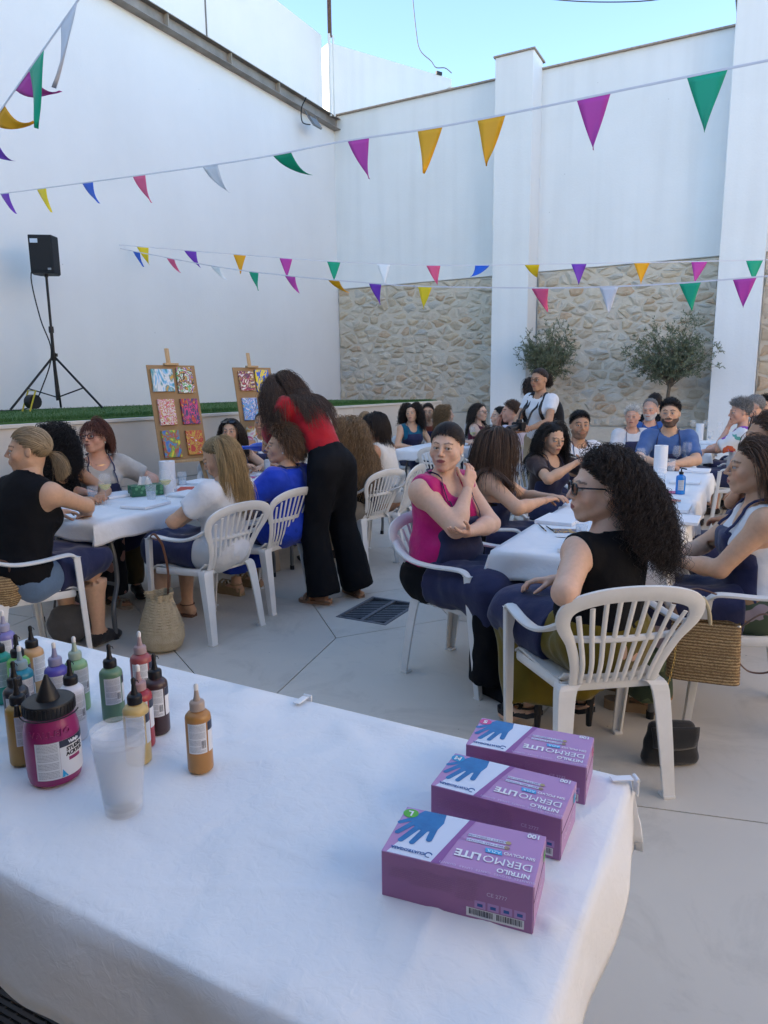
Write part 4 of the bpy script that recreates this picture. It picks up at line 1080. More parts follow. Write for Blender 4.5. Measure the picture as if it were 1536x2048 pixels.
def pillar(x0, x1, ztop, label):
    p = empty('pillar', ((x0 + x1) / 2, 13.9, 0)); tag(p, label, 'pillar', 'white pillars of the back wall')
    MB().box((0, 0, ztop / 2), (x1 - x0, 0.6, ztop)).build('shaft', white_wall2, p, bevel=0.012)
    MB().box((0, 0.02, ztop + 0.013), (x1 - x0 + 0.06, 0.7, 0.026)).build('coping', coping_m, p)
pillar(-4.87, -4.14, 7.50, 'white pillar between the two rubble stone panels, behind the photographer')
pillar(-0.84, -0.15, 7.52, 'white pillar near the right edge behind the woman in the floral shirt')
stone_ms = [mat('stone_%d' % i, c, rough=0.9, spec=0.15, col2=c2, noise=0.3, nscale=9, bump=0.9, bscale=24, detail=8) for i, (c, c2) in enumerate((((0.56, 0.47, 0.36), (0.46, 0.37, 0.27)), ((0.60, 0.53, 0.44), (0.51, 0.43, 0.34)), ((0.54, 0.42, 0.29), (0.61, 0.52, 0.40)), ((0.54, 0.49, 0.42), (0.60, 0.54, 0.45)), ((0.48, 0.33, 0.22), (0.57, 0.46, 0.34)), ((0.64, 0.57, 0.47), (0.54, 0.46, 0.36)), ((0.47, 0.45, 0.41), (0.54, 0.50, 0.44))))]
mortar = mat('mortar', (0.63, 0.56, 0.465), rough=0.95, spec=0.1, col2=(0.57, 0.50, 0.41), noise=0.2, nscale=7, bump=1.0, bscale=18, detail=9)
def stone_panel(x0, x1, z0, z1, n, seed, label, zl=0.0):
    p = empty('stone_panel', ((x0 + x1) / 2, 14.2, z0)); tag(p, label, 'stone wall', 'rubble stone wall panels'); w, h = (x1 - x0), z1 - z0
    rs = np.random.RandomState(seed); asp = 1.75; S = []
    rows = int(math.sqrt(n * asp * h / w)); cols = int(n / rows)
    for j in range(rows):
        for i in range(cols): S.append(((i + 0.5 * (j % 2) + 0.25 + rs.uniform(-0.5, 0.5)) / cols * w / asp, (j + 0.5 + rs.uniform(-0.5, 0.5)) / rows * h))
    S = [q for q in S if rs.rand() > 0.16] + [(rs.uniform(0, w / asp), rs.uniform(0, h)) for _ in range(int(n * 0.14))]
    S = np.array(S)
    mb = MB(); mb.grid(int(w * 12), int(h * 12), lambda u, v: ((u - 0.5) * w, 0.026 + 0.010 * math.sin(u * 37 + 5 * math.sin(v * 23)) * math.sin(v * 41 + 3 * math.sin(u * 29)), v * h)); mb.build('mortar', mortar, p, smooth=True)
    for P in voronoi(S, (0, 0, w / asp, h)):
        if len(P) < 3: continue
        P = [np.array((q[0] * asp, q[1])) for q in P]
        q = inset(P, 0.004 + 0.010 * rs.rand())
        if q is None or len(q) < 3: continue
        # round the corners, roughen the outline
        pts = []
        m = len(q)
        for i in range(m):
            a, b, c = q[i - 1], q[i], q[(i + 1) % m]
            if np.linalg.norm(b - a) < 0.02: continue
            pts += [b + (a - b) * 0.17 + rs.uniform(-.006, .006, 2), b * 0.94 + (a + c) * 0.03 + rs.uniform(-.005, .005, 2)]
            e = c - b
            if np.linalg.norm(e) > 0.12: pts.append((b + c) / 2 + rs.uniform(-.018, .018, 2))
        if len(pts) < 5: continue
        c0 = np.mean(pts, 0); k = len(pts); dep = rs.uniform(0.012, 0.050); tl = rs.uniform(-0.22, 0.22, 2)
        V = []; r1 = rs.uniform(0.84, 0.93); r2 = rs.uniform(0.45, 0.62)
        for p2 in pts: V.append((p2[0] - w / 2, 0.06, p2[1]))
        for p2 in pts:
            v = c0 + (p2 - c0) * r1; V.append((v[0] - w / 2, 0.040 - dep * 0.75 + (v - c0) @ tl * 0.6 + rs.uniform(-.006, .006), v[1]))
        for p2 in pts:
            v = c0 + (p2 - c0) * r2; V.append((v[0] - w / 2, 0.032 - dep * 1.05 + (v - c0) @ tl * 0.6 + rs.uniform(-.009, .009), v[1]))
        V.append((c0[0] - w / 2, 0.030 - dep * 1.1, c0[1]))
        F = [[i, (i + 1) % k, k + (i + 1) % k, k + i] for i in range(k)] + [[k + i, k + (i + 1) % k, 2 * k + (i + 1) % k, 2 * k + i] for i in range(k)] + [[2 * k + i, 2 * k + (i + 1) % k, 3 * k] for i in range(k)]
        o = obj('stone', mesh_from('stone', V, F), stone_ms[rs.choice(7, p=[.22, .22, .13, .15, .06, .14, .08])], p)
        for pl in o.data.polygons: pl.use_smooth = True
        try: o.data.set_sharp_from_angle(angle=R(24))
        except Exception: pass
for x0, x1, zz in ((-8.79, -4.88, 0.93), (-4.13, -0.85, 0.68), (-0.14, 9.0, 0.68)): structure(MB().box(((x0 + x1) / 2, 14.21, zz / 2), (x1 - x0, 0.12, zz)).build('wall_plinth', mortar))
stone_panel(-8.79, -4.88, 0.95, 3.70, 285, 3, 'rubble stone panel of the back wall between the left corner and the first pillar')
stone_panel(-4.13, -0.85, 0.70, 3.70, 270, 8, 'rubble stone panel between the two white pillars behind the olive trees')
stone_panel(-0.14, 0.9, 0.70, 3.70, 56, 11, 'sliver of rubble stone panel at the far right edge')

# ---- raised stage with artificial turf
stg = empty('stage', (-7.03, 4.0, 0)); tag(stg, 'raised cream stage along the left wall topped with green artificial turf', 'stage')
MB().box((0.0, 0, 0.61), (3.50, 15.9, 1.22)).build('stage_body', cream_wall, stg)
panel_m = mat('cream_cladding', (0.68, 0.62, 0.54), rough=0.55, spec=0.3, col2=(0.62, 0.56, 0.49), noise=0.15, nscale=1.6, bump=0.06, bscale=30)
for k in range(10):
    for j, (z0, z1) in enumerate(((0.0, 0.60), (0.605, 1.205))):
        MB().box((1.765, -7.95 + 0.8 + k * 1.6 - 0.003, (z0 + z1) / 2), (0.03, 1.592, z1 - z0)).build('panel', panel_m, stg, bevel=0.002)
for k in range(2): MB().box((-1.75 + 0.9 + k * 1.75, 7.965, 0.605), (1.72, 0.03, 1.2)).build('panel', panel_m, stg)
MB().box((0.02, 0.02, 1.222), (3.56, 15.98, 0.03)).build('stage_edge', mat('edge_stone', (0.72, 0.66, 0.58), rough=0.6, noise=0.1, nscale=3), stg, bevel=0.004)
turf_m = mat('artificial_turf', (0.045, 0.115, 0.022), rough=0.85, col2=(0.065, 0.15, 0.035), noise=0.3, nscale=12, bump=0.8, bscale=260)
tb = MB().box((-0.01, 0, 1.244), (3.48, 15.9, 0.016)).build('turf_mat', turf_m, stg)
rs = np.random.RandomState(2); nbl = 26000
bx = np.where(rs.rand(nbl) < 0.55, 1.73 - np.abs(rs.randn(nbl)) * 0.35, rs.uniform(-1.73, 1.73, nbl)); bx = np.clip(bx, -1.73, 1.73); by = rs.uniform(-1.6, 7.9, nbl); an = rs.rand(nbl) * 6.28; hgt = rs.uniform(0.012, 0.030, nbl); ln_ = rs.uniform(-.012, .012, (nbl, 2))
bv = np.stack([np.stack([bx - .003 * np.cos(an), by - .003 * np.sin(an), np.full(nbl, 1.250)], 1), np.stack([bx + .003 * np.cos(an), by + .003 * np.sin(an), np.full(nbl, 1.250)], 1), np.stack([bx + ln_[:, 0], by + ln_[:, 1], 1.250 + hgt], 1)], 1).reshape(-1, 3)
bo = obj('turf_blades', mesh_np('turf_blades', bv, np.arange(nbl * 3).reshape(-1, 3), False), turf_m, stg); bo['kind'] = 'stuff'

# ---- buildings that close the courtyard on the sides the camera does not show, and an added sun block
rb = tag(MB().box((9.25, 5, 3.9), (0.5, 24, 7.8)).build('courtyard_wall', wall_mat('warm_render', (0.78, 0.70, 0.60), (0.74, 0.66, 0.56))), 'pale rendered wall closing the courtyard on the right', 'wall')
tag(MB().box((-11.0, 3.2, 11.98), (3.7, 17.2, 6.06)).build('sun_blocker', white_wall), 'unseen block added above the left wall to keep the sun off the courtyard', 'house')  # unseen mass added only to block the sun
hb = empty('house_behind', (0, -1.15, 0)); tag(hb, 'ochre house front closing the courtyard behind the viewer', 'house')
MB().box((0, -0.2, 1.8), (18.5, 0.4, 3.6)).build('wall', mat('ochre_render', (0.34, 0.27, 0.20), rough=0.85, noise=0.1, nscale=2), hb)
for k in range(4): MB().box((-5.4 + 3.6 * k, 0.01, 1.15), (1.5, 0.06, 2.3)).build('door', mat('dark_glass', (0.02, 0.022, 0.025), rough=0.15), hb)

# ---- floodlight on the beam
fl = empty('floodlight', (-8.62, 12.95, 7.06)); tag(fl, 'small grey floodlight hanging on a bracket below the end of the steel beam', 'floodlight')
grey_m = mat('grey_metal', (0.22, 0.23, 0.24), rough=0.5, metal=0.4)
tl = Matrix.Rotation(R(-35), 3, 'Y')
MB().box((0.14, 0, -0.24), (0.05, 0.30, 0.22), tl).build('housing', grey_m, fl, bevel=0.008)
MB().box((0.168, 0, -0.258), (0.006, 0.25, 0.17), tl).build('glass', mat('lamp_glass', (0.5, 0.52, 0.5), rough=0.15), fl)
MB().tube([(0.02, -0.17, -0.05), (0.10, -0.17, -0.2), (0.14, -0.17, -0.24)], 0.012, 6).tube([(0.02, 0.17, -0.05), (0.10, 0.17, -0.2), (0.14, 0.17, -0.24)], 0.012, 6).build('bracket', grey_m, fl)
MB().tube(catmull([(0.09, -0.1, -0.3), (0.0, -0.25, -0.28), (0.02, -0.3, -0.05), (0.12, -0.28, 0.13), (0.05, -0.2, 0.16)], 6), 0.012, 6).build('lead', cable_m, fl, smooth=True)

# ---- olive trees against the stone panel
leaf_m = mat('olive_leaf', (0.115, 0.14, 0.075), rough=0.6, spec=0.3, col2=(0.20, 0.22, 0.15), noise=0.3, nscale=14)
bark_m = mat('olive_bark', (0.17, 0.135, 0.10), rough=0.9, noise=0.4, nscale=30, bump=0.6, bscale=60)
def olive(px_, seed, label, sx, sz):
    rs = np.random.RandomState(seed); c = at(px_, y=13.25); t = empty('olive_tree', (c[0], c[1], 0)); tag(t, label, 'tree', 'olive trees')
    zc = c[2]; tr = MB(); br = MB()
    MB().tube(catmull([(0.02, 0, 0), (0.05, 0.01, 0.5), (-0.03, 0, 0.95), (0, 0, zc - 0.42)], 5), [lerp(0.045, 0.028, i / 15) for i in range(16)], 8).build('trunk', bark_m, t, smooth=True)
    V = []; F = []
    crown_o = np.array((0, 0, zc - 0.50))
    for b in range(100):
        d = rs.randn(3); d[2] = abs(d[2]) * 0.9 + rs.uniform(-0.75, 0.3); d = unit(d)
        L = rs.uniform(0.55, 1.0); tip = np.array((d[0] * sx * L, d[1] * 0.42 * L, 0.40 + d[2] * sz * L)) + crown_o
        if rs.rand() < 0.28: tip = crown_o + (tip - crown_o) * 1.32
        m1 = crown_o + (tip - crown_o) * 0.5 + np.array((0, 0, 0.06)) + rs.randn(3) * 0.03
        pth = catmull([crown_o + rs.randn(3) * 0.02, m1, tip + np.array((0, 0, -0.05 if rs.rand() < .5 else 0.04))], 5)
        br.tube(pth, [lerp(0.008, 0.002, i / (len(pth) - 1)) for i in range(len(pth))], 4)
        for tw in range(9):
            s = pth[rs.randint(len(pth) // 3, len(pth))]; td = unit(unit(tip - crown_o) * 0.8 + rs.randn(3) * 0.7 + np.array((0, 0, -0.1))); TL = rs.uniform(0.08, 0.2)
            for q in np.linspace(0.1, 1, 9):
                p = s + td * TL * q
                for sd in (0, 1):
                    ld = unit(td * 0.6 + rs.randn(3) * 0.65); wv = unit(np.cross(ld, rs.randn(3))); ll = rs.uniform(0.034, 0.062); ww = ll * 0.14
                    n = len(V); V += [p, p + ld * ll * 0.5 + wv * ww, p + ld * ll, p + ld * ll * 0.5 - wv * ww]; F.append([n, n + 1, n + 2, n + 3])
    br.build('branches', bark_m, t, smooth=True)
    obj('crown', mesh_np('crown', np.array(V), np.array(F), False), leaf_m, t)
    MB().lathe([(0.17, 0), (0.2, 0.3), (0.22, 0.34), (0.19, 0.34), (0.18, 0.3)], 20, (0.02, 0, 0)).build('pot', mat('terracotta', (0.35, 0.17, 0.1), rough=0.85, noise=0.2, nscale=10), t, smooth=True)
olive((1093, 712), 4, 'olive tree behind the photographer, partly over the white pillar', 0.50, 0.50)
olive((1343, 712), 9, 'olive tree against the stone panel behind the man in the blue shirt', 0.66, 0.56)

# ---- bunting
def pcol(n, c): return mat('pennant_' + n, c, rough=0.45, spec=0.35, bump=0.15, bscale=14)
PEN = dict(g=pcol('green', (0.0, 0.34, 0.19)), m=pcol('magenta', (0.50, 0.05, 0.33)), o=pcol('orange', (0.78, 0.36, 0.01)), y=pcol('yellow', (0.80, 0.58, 0.02)), b=pcol('blue', (0.015, 0.10, 0.52)),
           p=pcol('pink', (0.72, 0.10, 0.22)), w=pcol('white', (0.62, 0.62, 0.66)), v=pcol('violet', (0.17, 0.04, 0.42)), s=pcol('snow', (0.8, 0.82, 0.85)))
def bunting(label, ends, mids, flags, size=(0.2, 0.3), seed=1):
    """ends: two world points; mids: photo pixels the cord passes through; flags: (photo x, colour, blow, twist)"""
    A, B = np.array(ends[0]), np.array(ends[1]); rs = np.random.RandomState(seed)
    # a vertical plane through both ends; the cord's sag comes from the pixels it passes through
    n = np.array((B[1] - A[1], -(B[0] - A[0]), 0)); n /= np.linalg.norm(n)
    def onplane(p): d = ray(p); return CAM_C + d * (((A - CAM_C) @ n) / (d @ n))
    pts = [A] + [onplane(p) for p in mids] + [B]; cord = np.array(catmull(pts, 12))
    e = empty('bunting', tuple(A)); tag(e, label, 'bunting', 'strings of coloured pennants')
    MB().tube(cord - A, 0.0045, 5, flat=(1.6, 0.5), up=(0, 0, 1)).build('cord', mat('ribbon', (0.62, 0.60, 0.64), rough=0.5), e, smooth=True)
    q = (cord - CAM_C) @ CAM_M; u = 768 + CAM_F * q[:, 0] / -q[:, 2]
    for fx, c, blow, twist in flags:
        i = int(np.argmin(np.abs(u - fx))); i = min(max(i, 1), len(cord) - 2); p = cord[i]; t = unit(cord[i + 1] - cord[i - 1])
        if t[0] < 0: t = -t
        w, h = size; mb = MB(); nn = 8; dn = np.array((0, 0, -1.0)); nrm = np.cross(t, dn)
        V = []; F = []
        for j in range(nn + 1):
            s = j / nn; ww = w * (1 - s) / 2
            ang = R(blow) * (0.35 + 0.65 * s); d0 = dn * math.cos(ang) + (t * math.cos(R(twist)) + nrm * math.sin(R(twist))) * math.sin(ang)
            cen = (p - A) if j == 0 else cen + d0 * h / nn
            for k in range(5):
                f = (k - 2) / 2; tt = t * math.cos(R(twist) * s * 0.5) + nrm * math.sin(R(twist) * s * 0.5)
                V.append(cen + tt * f * ww + nrm * (0.012 * math.sin(s * 4 + f * 2 + fx) * s))
        for j in range(nn):
            for k in range(4): a = j * 5 + k; F.append([a, a + 1, a + 6, a + 5])
        me = mesh_from('pennant', V, F, True); o = obj('pennant', me, PEN[c], e)
        md = o.modifiers.new('thickness', 'SOLIDIFY'); md.thickness = 0.0008
P0 = at((-60, 396), x=-8.78); P1 = at((1640, 100), y=4.2)
bunting('nearest long string of pennants slanting across from the left edge up to the upper right', (P0, P1), [(420, 331), (680, 284), (860, 257), (1050, 221), (1300, 169)],
        [(22, 'v', 52, 10), (103, 'y', 40, 8), (196, 'b', 58, 0), (302, 'p', 42, 10), (408, 'w', 55, 20), (560, 'g', 88, 60), (710, 'm', 25, 10), (863, 'o', -12, 40), (978, 'o', -8, 25), (1180, 'm', 3, 5), (1420, 'g', 2, 0)], (0.20, 0.285), 3)
P2 = at((238, 490), x=-8.75)
bunting('upper far string of small pennants from the left wall to above the stone panels', (P2, at((1640, 517), y=10.5)), [(500, 511), (700, 525), (900, 531), (1100, 528), (1350, 524)],
        [(288, 'y', 28, 0), (384, 'v', 45, 10), (479, 'o', 0, 0), (570, 'm', 3, 0), (671, 'g', 0, 0), (768, 's', 5, 5), (866, 'p', 18, 10), (966, 'b', -70, 40), (1062, 'y', 80, 70), (1167, 'v', 5, 60), (1278, 'o', 5, 75), (1392, 'm', -14, 10), (1505, 'g', 2, 5)], (0.20, 0.27), 5)
bunting('lower far string of pennants dropping from the left wall past the stone panels', (P2 + np.array((0, 0.02, -0.05)), at((1640, 543), y=6.6)), [(430, 533), (580, 552), (750, 567), (850, 573), (1080, 576), (1230, 573), (1380, 565)],
        [(272, 'b', 45, 10), (343, 'p', 58, 20), (430, 's', 70, 20), (503, 'g', 24, 5), (575, 'm', 48, 10), (668, 'o', 80, 50), (748, 'v', 22, 15), (847, 'y', -6, 10), (1083, 'p', 30, 45), (1222, 'w', 4, 0), (1378, 'g', 10, 15), (1500, 'm', 2, 0)], (0.18, 0.235), 7)
# a string close overhead on the left
Q0, Q1 = CAM_C + ray((188, -45)) / np.linalg.norm(ray((188, -45))) * 4.1, CAM_C + ray((-70, 322)) / np.linalg.norm(ray((-70, 322))) * 5.2
bunting('string of pennants falling steeply through the upper left corner', (Q0, Q1), [(86, 100)],
        [(140, 'w', -62, 0), (72, 'g', -14, 10), (48, 'm', 82, 20), (0, 'o', 86, 20), (-26, 'v', 60, 20)], (0.17, 0.30), 9)

# ---- loudspeaker on tripod on the stage
sx_, sy_ = -8.1, at((97, 818), z=1.25)[1]; sx_ = -8.15; sy_ = float(at((97, 600), x=-8.15)[1])
st = empty('speaker_stand', (sx_, sy_, 1.25)); tag(st, 'black tripod speaker stand on the green turf of the stage', 'speaker stand')
MB().tube([(0, 0, 0.12), (0, 0, 1.05)], 0.02, 10).tube([(0, 0, 1.0), (0, 0, 1.72)], 0.016, 10).build('pole', black_m, st, smooth=True)
MB().lathe([(0.03, -0.05), (0.035, 0), (0.03, 0.05)], 12, (0, 0, 0.68)).lathe([(0.03, -0.04), (0.032, 0), (0.03, 0.04)], 12, (0, 0, 1.02)).build('collar', black_m, st, smooth=True)
MB().lathe([(0.02, -0.02), (0.02, 0.02)], 8, (0.05, 0, 0.70)).build('knob', black_m, st)
for a in (20, 140, 262):
    d = Vector((math.cos(R(a)), math.sin(R(a)), 0)); MB().tube([d * 0.03 + Vector((0, 0, 0.66)), d * 0.62 + Vector((0, 0, 0.02))], 0.0145, 8).build('leg', black_m, st, smooth=True)
    MB().tube([Vector((0, 0, 0.16)), d * 0.38 + Vector((0, 0, 0.28))], 0.009, 6).build('brace', black_m, st)
sp_ = empty('loudspeaker', (sx_, sy_, 2.95), R(35)); tag(sp_, 'black loudspeaker box with white sticker on top of the tripod', 'loudspeaker')
poly = [(-0.16, -0.14), (0.16, -0.14), (0.19, 0.05), (0.13, 0.17), (-0.13, 0.17), (-0.19, 0.05)]
MB().prism([(x * 0.88, y * 0.88) for x, y in poly], 0, 0.46).build('cabinet', mat('speaker_black', (0.014, 0.014, 0.017), rough=0.6, bump=0.3, bscale=200), sp_, bevel=0.012)
MB().box((0, -0.126, 0.23), (0.25, 0.012, 0.40)).build('grille', mat('grille', (0.02, 0.02, 0.022), rough=0.7, bump=0.6, bscale=400), sp_, bevel=0.004)
MB().box((-0.07, -0.134, 0.385), (0.09, 0.004, 0.05)).build('sticker', mat('sticker', (0.55, 0.62, 0.72), rough=0.5), sp_)
MB().box((0.09, -0.134, 0.05), (0.04, 0.004, 0.025)).build('badge', mat('badge', (0.3, 0.3, 0.32), rough=0.4), sp_)
MB().lathe([(0.025, -0.02), (0.025, 0.03)], 10, (0, 0, -0.01)).build('pole_socket', black_m, sp_)
cpts = [(sx_ - 0.05, sy_ - 0.08, 3.1), (sx_ - 0.08, sy_ - 0.16, 2.9), (sx_ - 0.03, sy_ - 0.12, 2.4), (sx_ + 0.03, sy_ - 0.05, 2.0), (sx_ - 0.08, sy_ - 0.12, 1.6), (sx_ - 0.2, sy_ - 0.3, 1.28), (sx_ - 0.25, sy_ - 0.9, 1.27), (sx_ + 0.1, sy_ - 1.6, 1.27)]
tag(MB().tube(catmull(cpts, 6), 0.008, 6).build('speaker_cable', cable_m, None, smooth=True), 'black cable hanging from the loudspeaker down to the turf', 'cable')
pb = empty('cable_reel', tuple(at((66, 806), x=-7.7) * np.array((1, 1, 0)) + np.array((0, 0, 1.26)))); tag(pb, 'small black and yellow cable reel beside the tripod legs', 'cable reel')
MB().tube([(-.05, 0, .11), (.05, 0, .11)], 0.085, 16).build('drum', black_m, pb, smooth=True)
MB().tube([(-.07, -.1, .0), (-.07, 0, .24), (.07, 0, .24), (.07, -.1, 0)], 0.01, 6).build('frame', mat('reel_yellow', (0.5, 0.4, 0.03), rough=0.5), pb)
# ------------------------------------------------------------ monobloc chairs
plastic = mat('white_plastic', (0.77, 0.76, 0.735), rough=0.38, spec=0.45, col2=(0.68, 0.67, 0.64), noise=0.15, nscale=5, bump=0.05, bscale=60)
def chair_parts():
    P = []
    # seat: dished slab with a rolled front edge
    mb = MB(); nx, ny = 12, 12; th = 0.010
    def sf(u, v, dz=0.0):
        y = -0.19 + 0.41 * v; w = 0.185 + 0.045 * v; x = (2 * u - 1) * w
        z = 0.438 - 0.022 * math.sin(math.pi * min(v * 1.05, 1)) * (1 - (2 * u - 1) ** 2 * 0.6) + 0.012 * (2 * u - 1) ** 4
        if v > 0.86: z -= ((v - 0.86) / 0.14) ** 2 * 0.03
        if v < 0.1: z += (0.1 - v) * 0.35
        return (x, y, z + dz)
    mb.grid(nx, ny, lambda u, v: sf(u, v)); n = len(mb.V); mb.grid(nx, ny, lambda u, v: sf(u, v, -th))
    mb.F = [f if i < nx * ny else f[::-1] for i, f in enumerate(mb.F)]
    ring = [i for i in range(nx + 1)] + [(j + 1) * (nx + 1) + nx for j in range(ny)] + [ny * (nx + 1) + i for i in range(nx - 1, -1, -1)] + [j * (nx + 1) for j in range(ny - 1, 0, -1)]
    for a, b in zip(ring, ring[1:] + ring[:1]): mb.F.append([b, a, a + n, b + n])
    P.append(('seat', mb.mesh('seat', True)))
    # apron below the seat
    mb = MB()
    for pth in ([(-0.19, -0.175, 0.425), (0.19, -0.175, 0.425)], [(-0.225, 0.19, 0.405), (0, 0.215, 0.40), (0.225, 0.19, 0.405)], [(-0.192, -0.17, 0.425), (-0.228, 0.19, 0.405)], [(0.192, -0.17, 0.425), (0.228, 0.19, 0.405)]):
        mb.tube(pth, 0.020, 6, up=(0, 0, 1), flat=(1.0, 0.3))
    P.append(('seat_rim', mb.mesh('seat_rim', True)))
    # back frame: fan-shaped loop
    side = [(0.150, -0.190, 0.435), (0.160, -0.225, 0.52), (0.195, -0.262, 0.62), (0.238, -0.292, 0.705), (0.222, -0.315, 0.768), (0.13, -0.328, 0.802), (0.0, -0.332, 0.812)]
    full = catmull(side + [(-x, y, z) for x, y, z in side[-2::-1]], 5)
    rad = []
    for p in full:
        rad.append(0.019 + 0.013 * max(0, min(1, (p[2] - 0.62) / 0.14)))
    mb = MB(); mb.tube(full, rad, 8, flat=(1.0, 0.42), up=None)
    # orient the flat side with an explicit frame
    mb = MB(); V = []; m = len(full)
    for i, p in enumerate(full):
        t = Vector(full[min(i + 1, m - 1)]) - Vector(full[max(i - 1, 0)]); t.normalize(); nrm = Vector((0, -0.94, -0.34)); b = t.cross(nrm); b.normalize(); nn = b.cross(t)
        for k in range(8):
            a = 2 * math.pi * (k + 0.5) / 8; V.append(Vector(p) + b * math.cos(a) * rad[i] + nn * math.sin(a) * rad[i] * 0.36)
    F = [[i * 8 + k, i * 8 + (k + 1) % 8, (i + 1) * 8 + (k + 1) % 8, (i + 1) * 8 + k] for i in range(m - 1) for k in range(8)] + [list(range(8))[::-1], [(m - 1) * 8 + k for k in range(8)]]
    mb.add(V, F); P.append(('back_frame', mb.mesh('back_frame', True)))
    for k in range(9):
        f = (k - 4) / 4; x0 = f * 0.128; x1 = f * 0.192; zt = 0.790 - 0.055 * abs(f) ** 2.2
        yt = -0.325 + 0.012 * abs(f); pth = [(x0, -0.200, 0.446), (x0 * 1.06, -0.235, 0.53), (lerp(x0, x1, 0.62), -0.278, 0.655), (x1, yt, zt)]
        mb = MB(); mb.tube(catmull(pth, 4), [0.0098] * 13, 6, flat=(1.0, 0.45), up=(1, 0, 0)); P.append(('slat', mb.mesh('slat', True)))
    mb = MB(); mb.tube([(x, -0.272 + 0.03 * (x / 0.2) ** 2, 0.632) for x in np.linspace(-0.198, 0.198, 9)], 0.013, 6, flat=(1.0, 0.5), up=(0, 0, 1)); P.append(('cross_bar', mb.mesh('cross_bar', True)))
    for s in (-1, 1):
        arm = [(0.232, -0.296, 0.715), (0.262, -0.235, 0.672), (0.279, -0.14, 0.640), (0.283, -0.02, 0.632), (0.281, 0.09, 0.636), (0.276, 0.155, 0.632), (0.270, 0.190, 0.602)]
        pth = catmull([(s * x, y, z) for x, y, z in arm], 5); mb = MB(); V = []; m = len(pth)
        for i, p in enumerate(pth):
            t = Vector(pth[min(i + 1, m - 1)]) - Vector(pth[max(i - 1, 0)]); t.normalize(); b = Vector((1, 0, 0)); b = b - t * b.dot(t); b.normalize(); nn = t.cross(b)
            w = 0.024 if 3 < i < m - 3 else 0.021
            for k in range(8):
                a = 2 * math.pi * (k + 0.5) / 8; V.append(Vector(p) + b * math.cos(a) * w + nn * math.sin(a) * 0.0105)
        F = [[i * 8 + k, i * 8 + (k + 1) % 8, (i + 1) * 8 + (k + 1) % 8, (i + 1) * 8 + k] for i in range(m - 1) for k in range(8)] + [list(range(8))[::-1], [(m - 1) * 8 + k for k in range(8)]]
        mb.add(V, F); P.append(('armrest', mb.mesh('armrest', True)))
        def leg(pth, w0, w1, dep, inn):
            """L-shaped tapered leg"""
            mb = MB(); V = []; m = len(pth)
            for i, p in enumerate(pth):
                f = i / (m - 1); w = lerp(w0, w1, f); th = 0.011; x, y, z = p; ys = inn
                for dx, dy in ((0, 0), (-s * w, 0), (-s * w, ys * th), (-s * th, ys * th), (-s * th, ys * w * dep), (0, ys * w * dep)): V.append((x + dx, y + dy, z))
            k = 6; F = [[i * k + q, i * k + (q + 1) % k, (i + 1) * k + (q + 1) % k, (i + 1) * k + q] for i in range(m - 1) for q in range(k)] + [list(range(k)), [(m - 1) * k + q for q in range(k)]]
            if s > 0: F = [f[::-1] for f in F]
            mb.add(V, F)
            x, y, z = pth[-1]; mb.box((x - s * w1 * 0.5, y + inn * w1 * 0.45, 0.006), (w1 * 1.05, w1 * 1.0, 0.012)); return mb.mesh('leg', False, bevel=0.003, seg=2)
        P.append(('leg', leg(catmull([(s * 0.290, 0.203, 0.615), (s * 0.283, 0.215, 0.43), (s * 0.272, 0.232, 0.2), (s * 0.262, 0.245, 0.0)], 4), 0.050, 0.036, 0.75, -1)))
        P.append(('leg', leg(catmull([(s * 0.195, -0.198, 0.438), (s * 0.212, -0.215, 0.40), (s * 0.222, -0.245, 0.2), (s * 0.228, -0.268, 0.0)], 4), 0.078, 0.044, 0.8, 1)))
    return P
CHAIR = None
def chair(x, y, yaw, label, group='white plastic armchairs'):
    global CHAIR
    if CHAIR is None: CHAIR = chair_parts()
    e = empty('plastic_chair', (x, y, 0), R(yaw)); tag(e, label, 'chair', group)
    for n, me in CHAIR: obj(n, me, plastic, e)
    return e
def chair_for(key, label, back=0.06, dyaw=0.0, dx=0.0):
    I = PEOPLE[key]; a = R(I['yaw'] + dyaw); f = np.array((-math.sin(a), math.cos(a))); r = np.array((math.cos(a), math.sin(a)))
    p = I['root'][:2] + f * back + r * dx
    return chair(p[0], p[1], I['yaw'] + dyaw, label)

# ------------------------------------------------------------ folding tables with paper covers
def paper_mat():
    m = mat('table_paper', (0.80, 0.80, 0.80), rough=0.58, spec=0.25, col2=(0.76, 0.76, 0.765), noise=0.06, nscale=3); N, L = m.node_tree.nodes, m.node_tree.links; b = N['Principled BSDF']
    tc = N.new('ShaderNodeTexCoord'); h = None
    for sc_, st, typ, dt in ((2.3, 2.2, 'RIDGED_MULTIFRACTAL', 2), (6.0, 0.7, 'RIDGED_MULTIFRACTAL', 2), (50.0, 0.08, 'FBM', 3)):
        n = N.new('ShaderNodeTexNoise'); n.noise_type = typ; n.inputs['Scale'].default_value = sc_; n.inputs['Detail'].default_value = dt; n.inputs['Distortion'].default_value = 0.6; L.new(tc.outputs['Object'], n.inputs['Vector'])
        k = N.new('ShaderNodeMath'); k.operation = 'MULTIPLY_ADD'; k.inputs[1].default_value = st; L.new(n.outputs['Fac'], k.inputs[0])
        if h is not None: L.new(h, k.inputs[2])
        else: k.inputs[2].default_value = 0
        h = k.outputs[0]
    bp = N.new('ShaderNodeBump'); bp.inputs['Strength'].default_value = 0.9; bp.inputs['Distance'].default_value = 0.022; L.new(h, bp.inputs['Height']); L.new(bp.outputs['Normal'], b.inputs['Normal'])
    return m
tleg_m = mat('grey_tube', (0.14, 0.15, 0.16), rough=0.45, metal=0.4)
ttop_m = mat('table_hdpe', (0.66, 0.66, 0.64), rough=0.5)
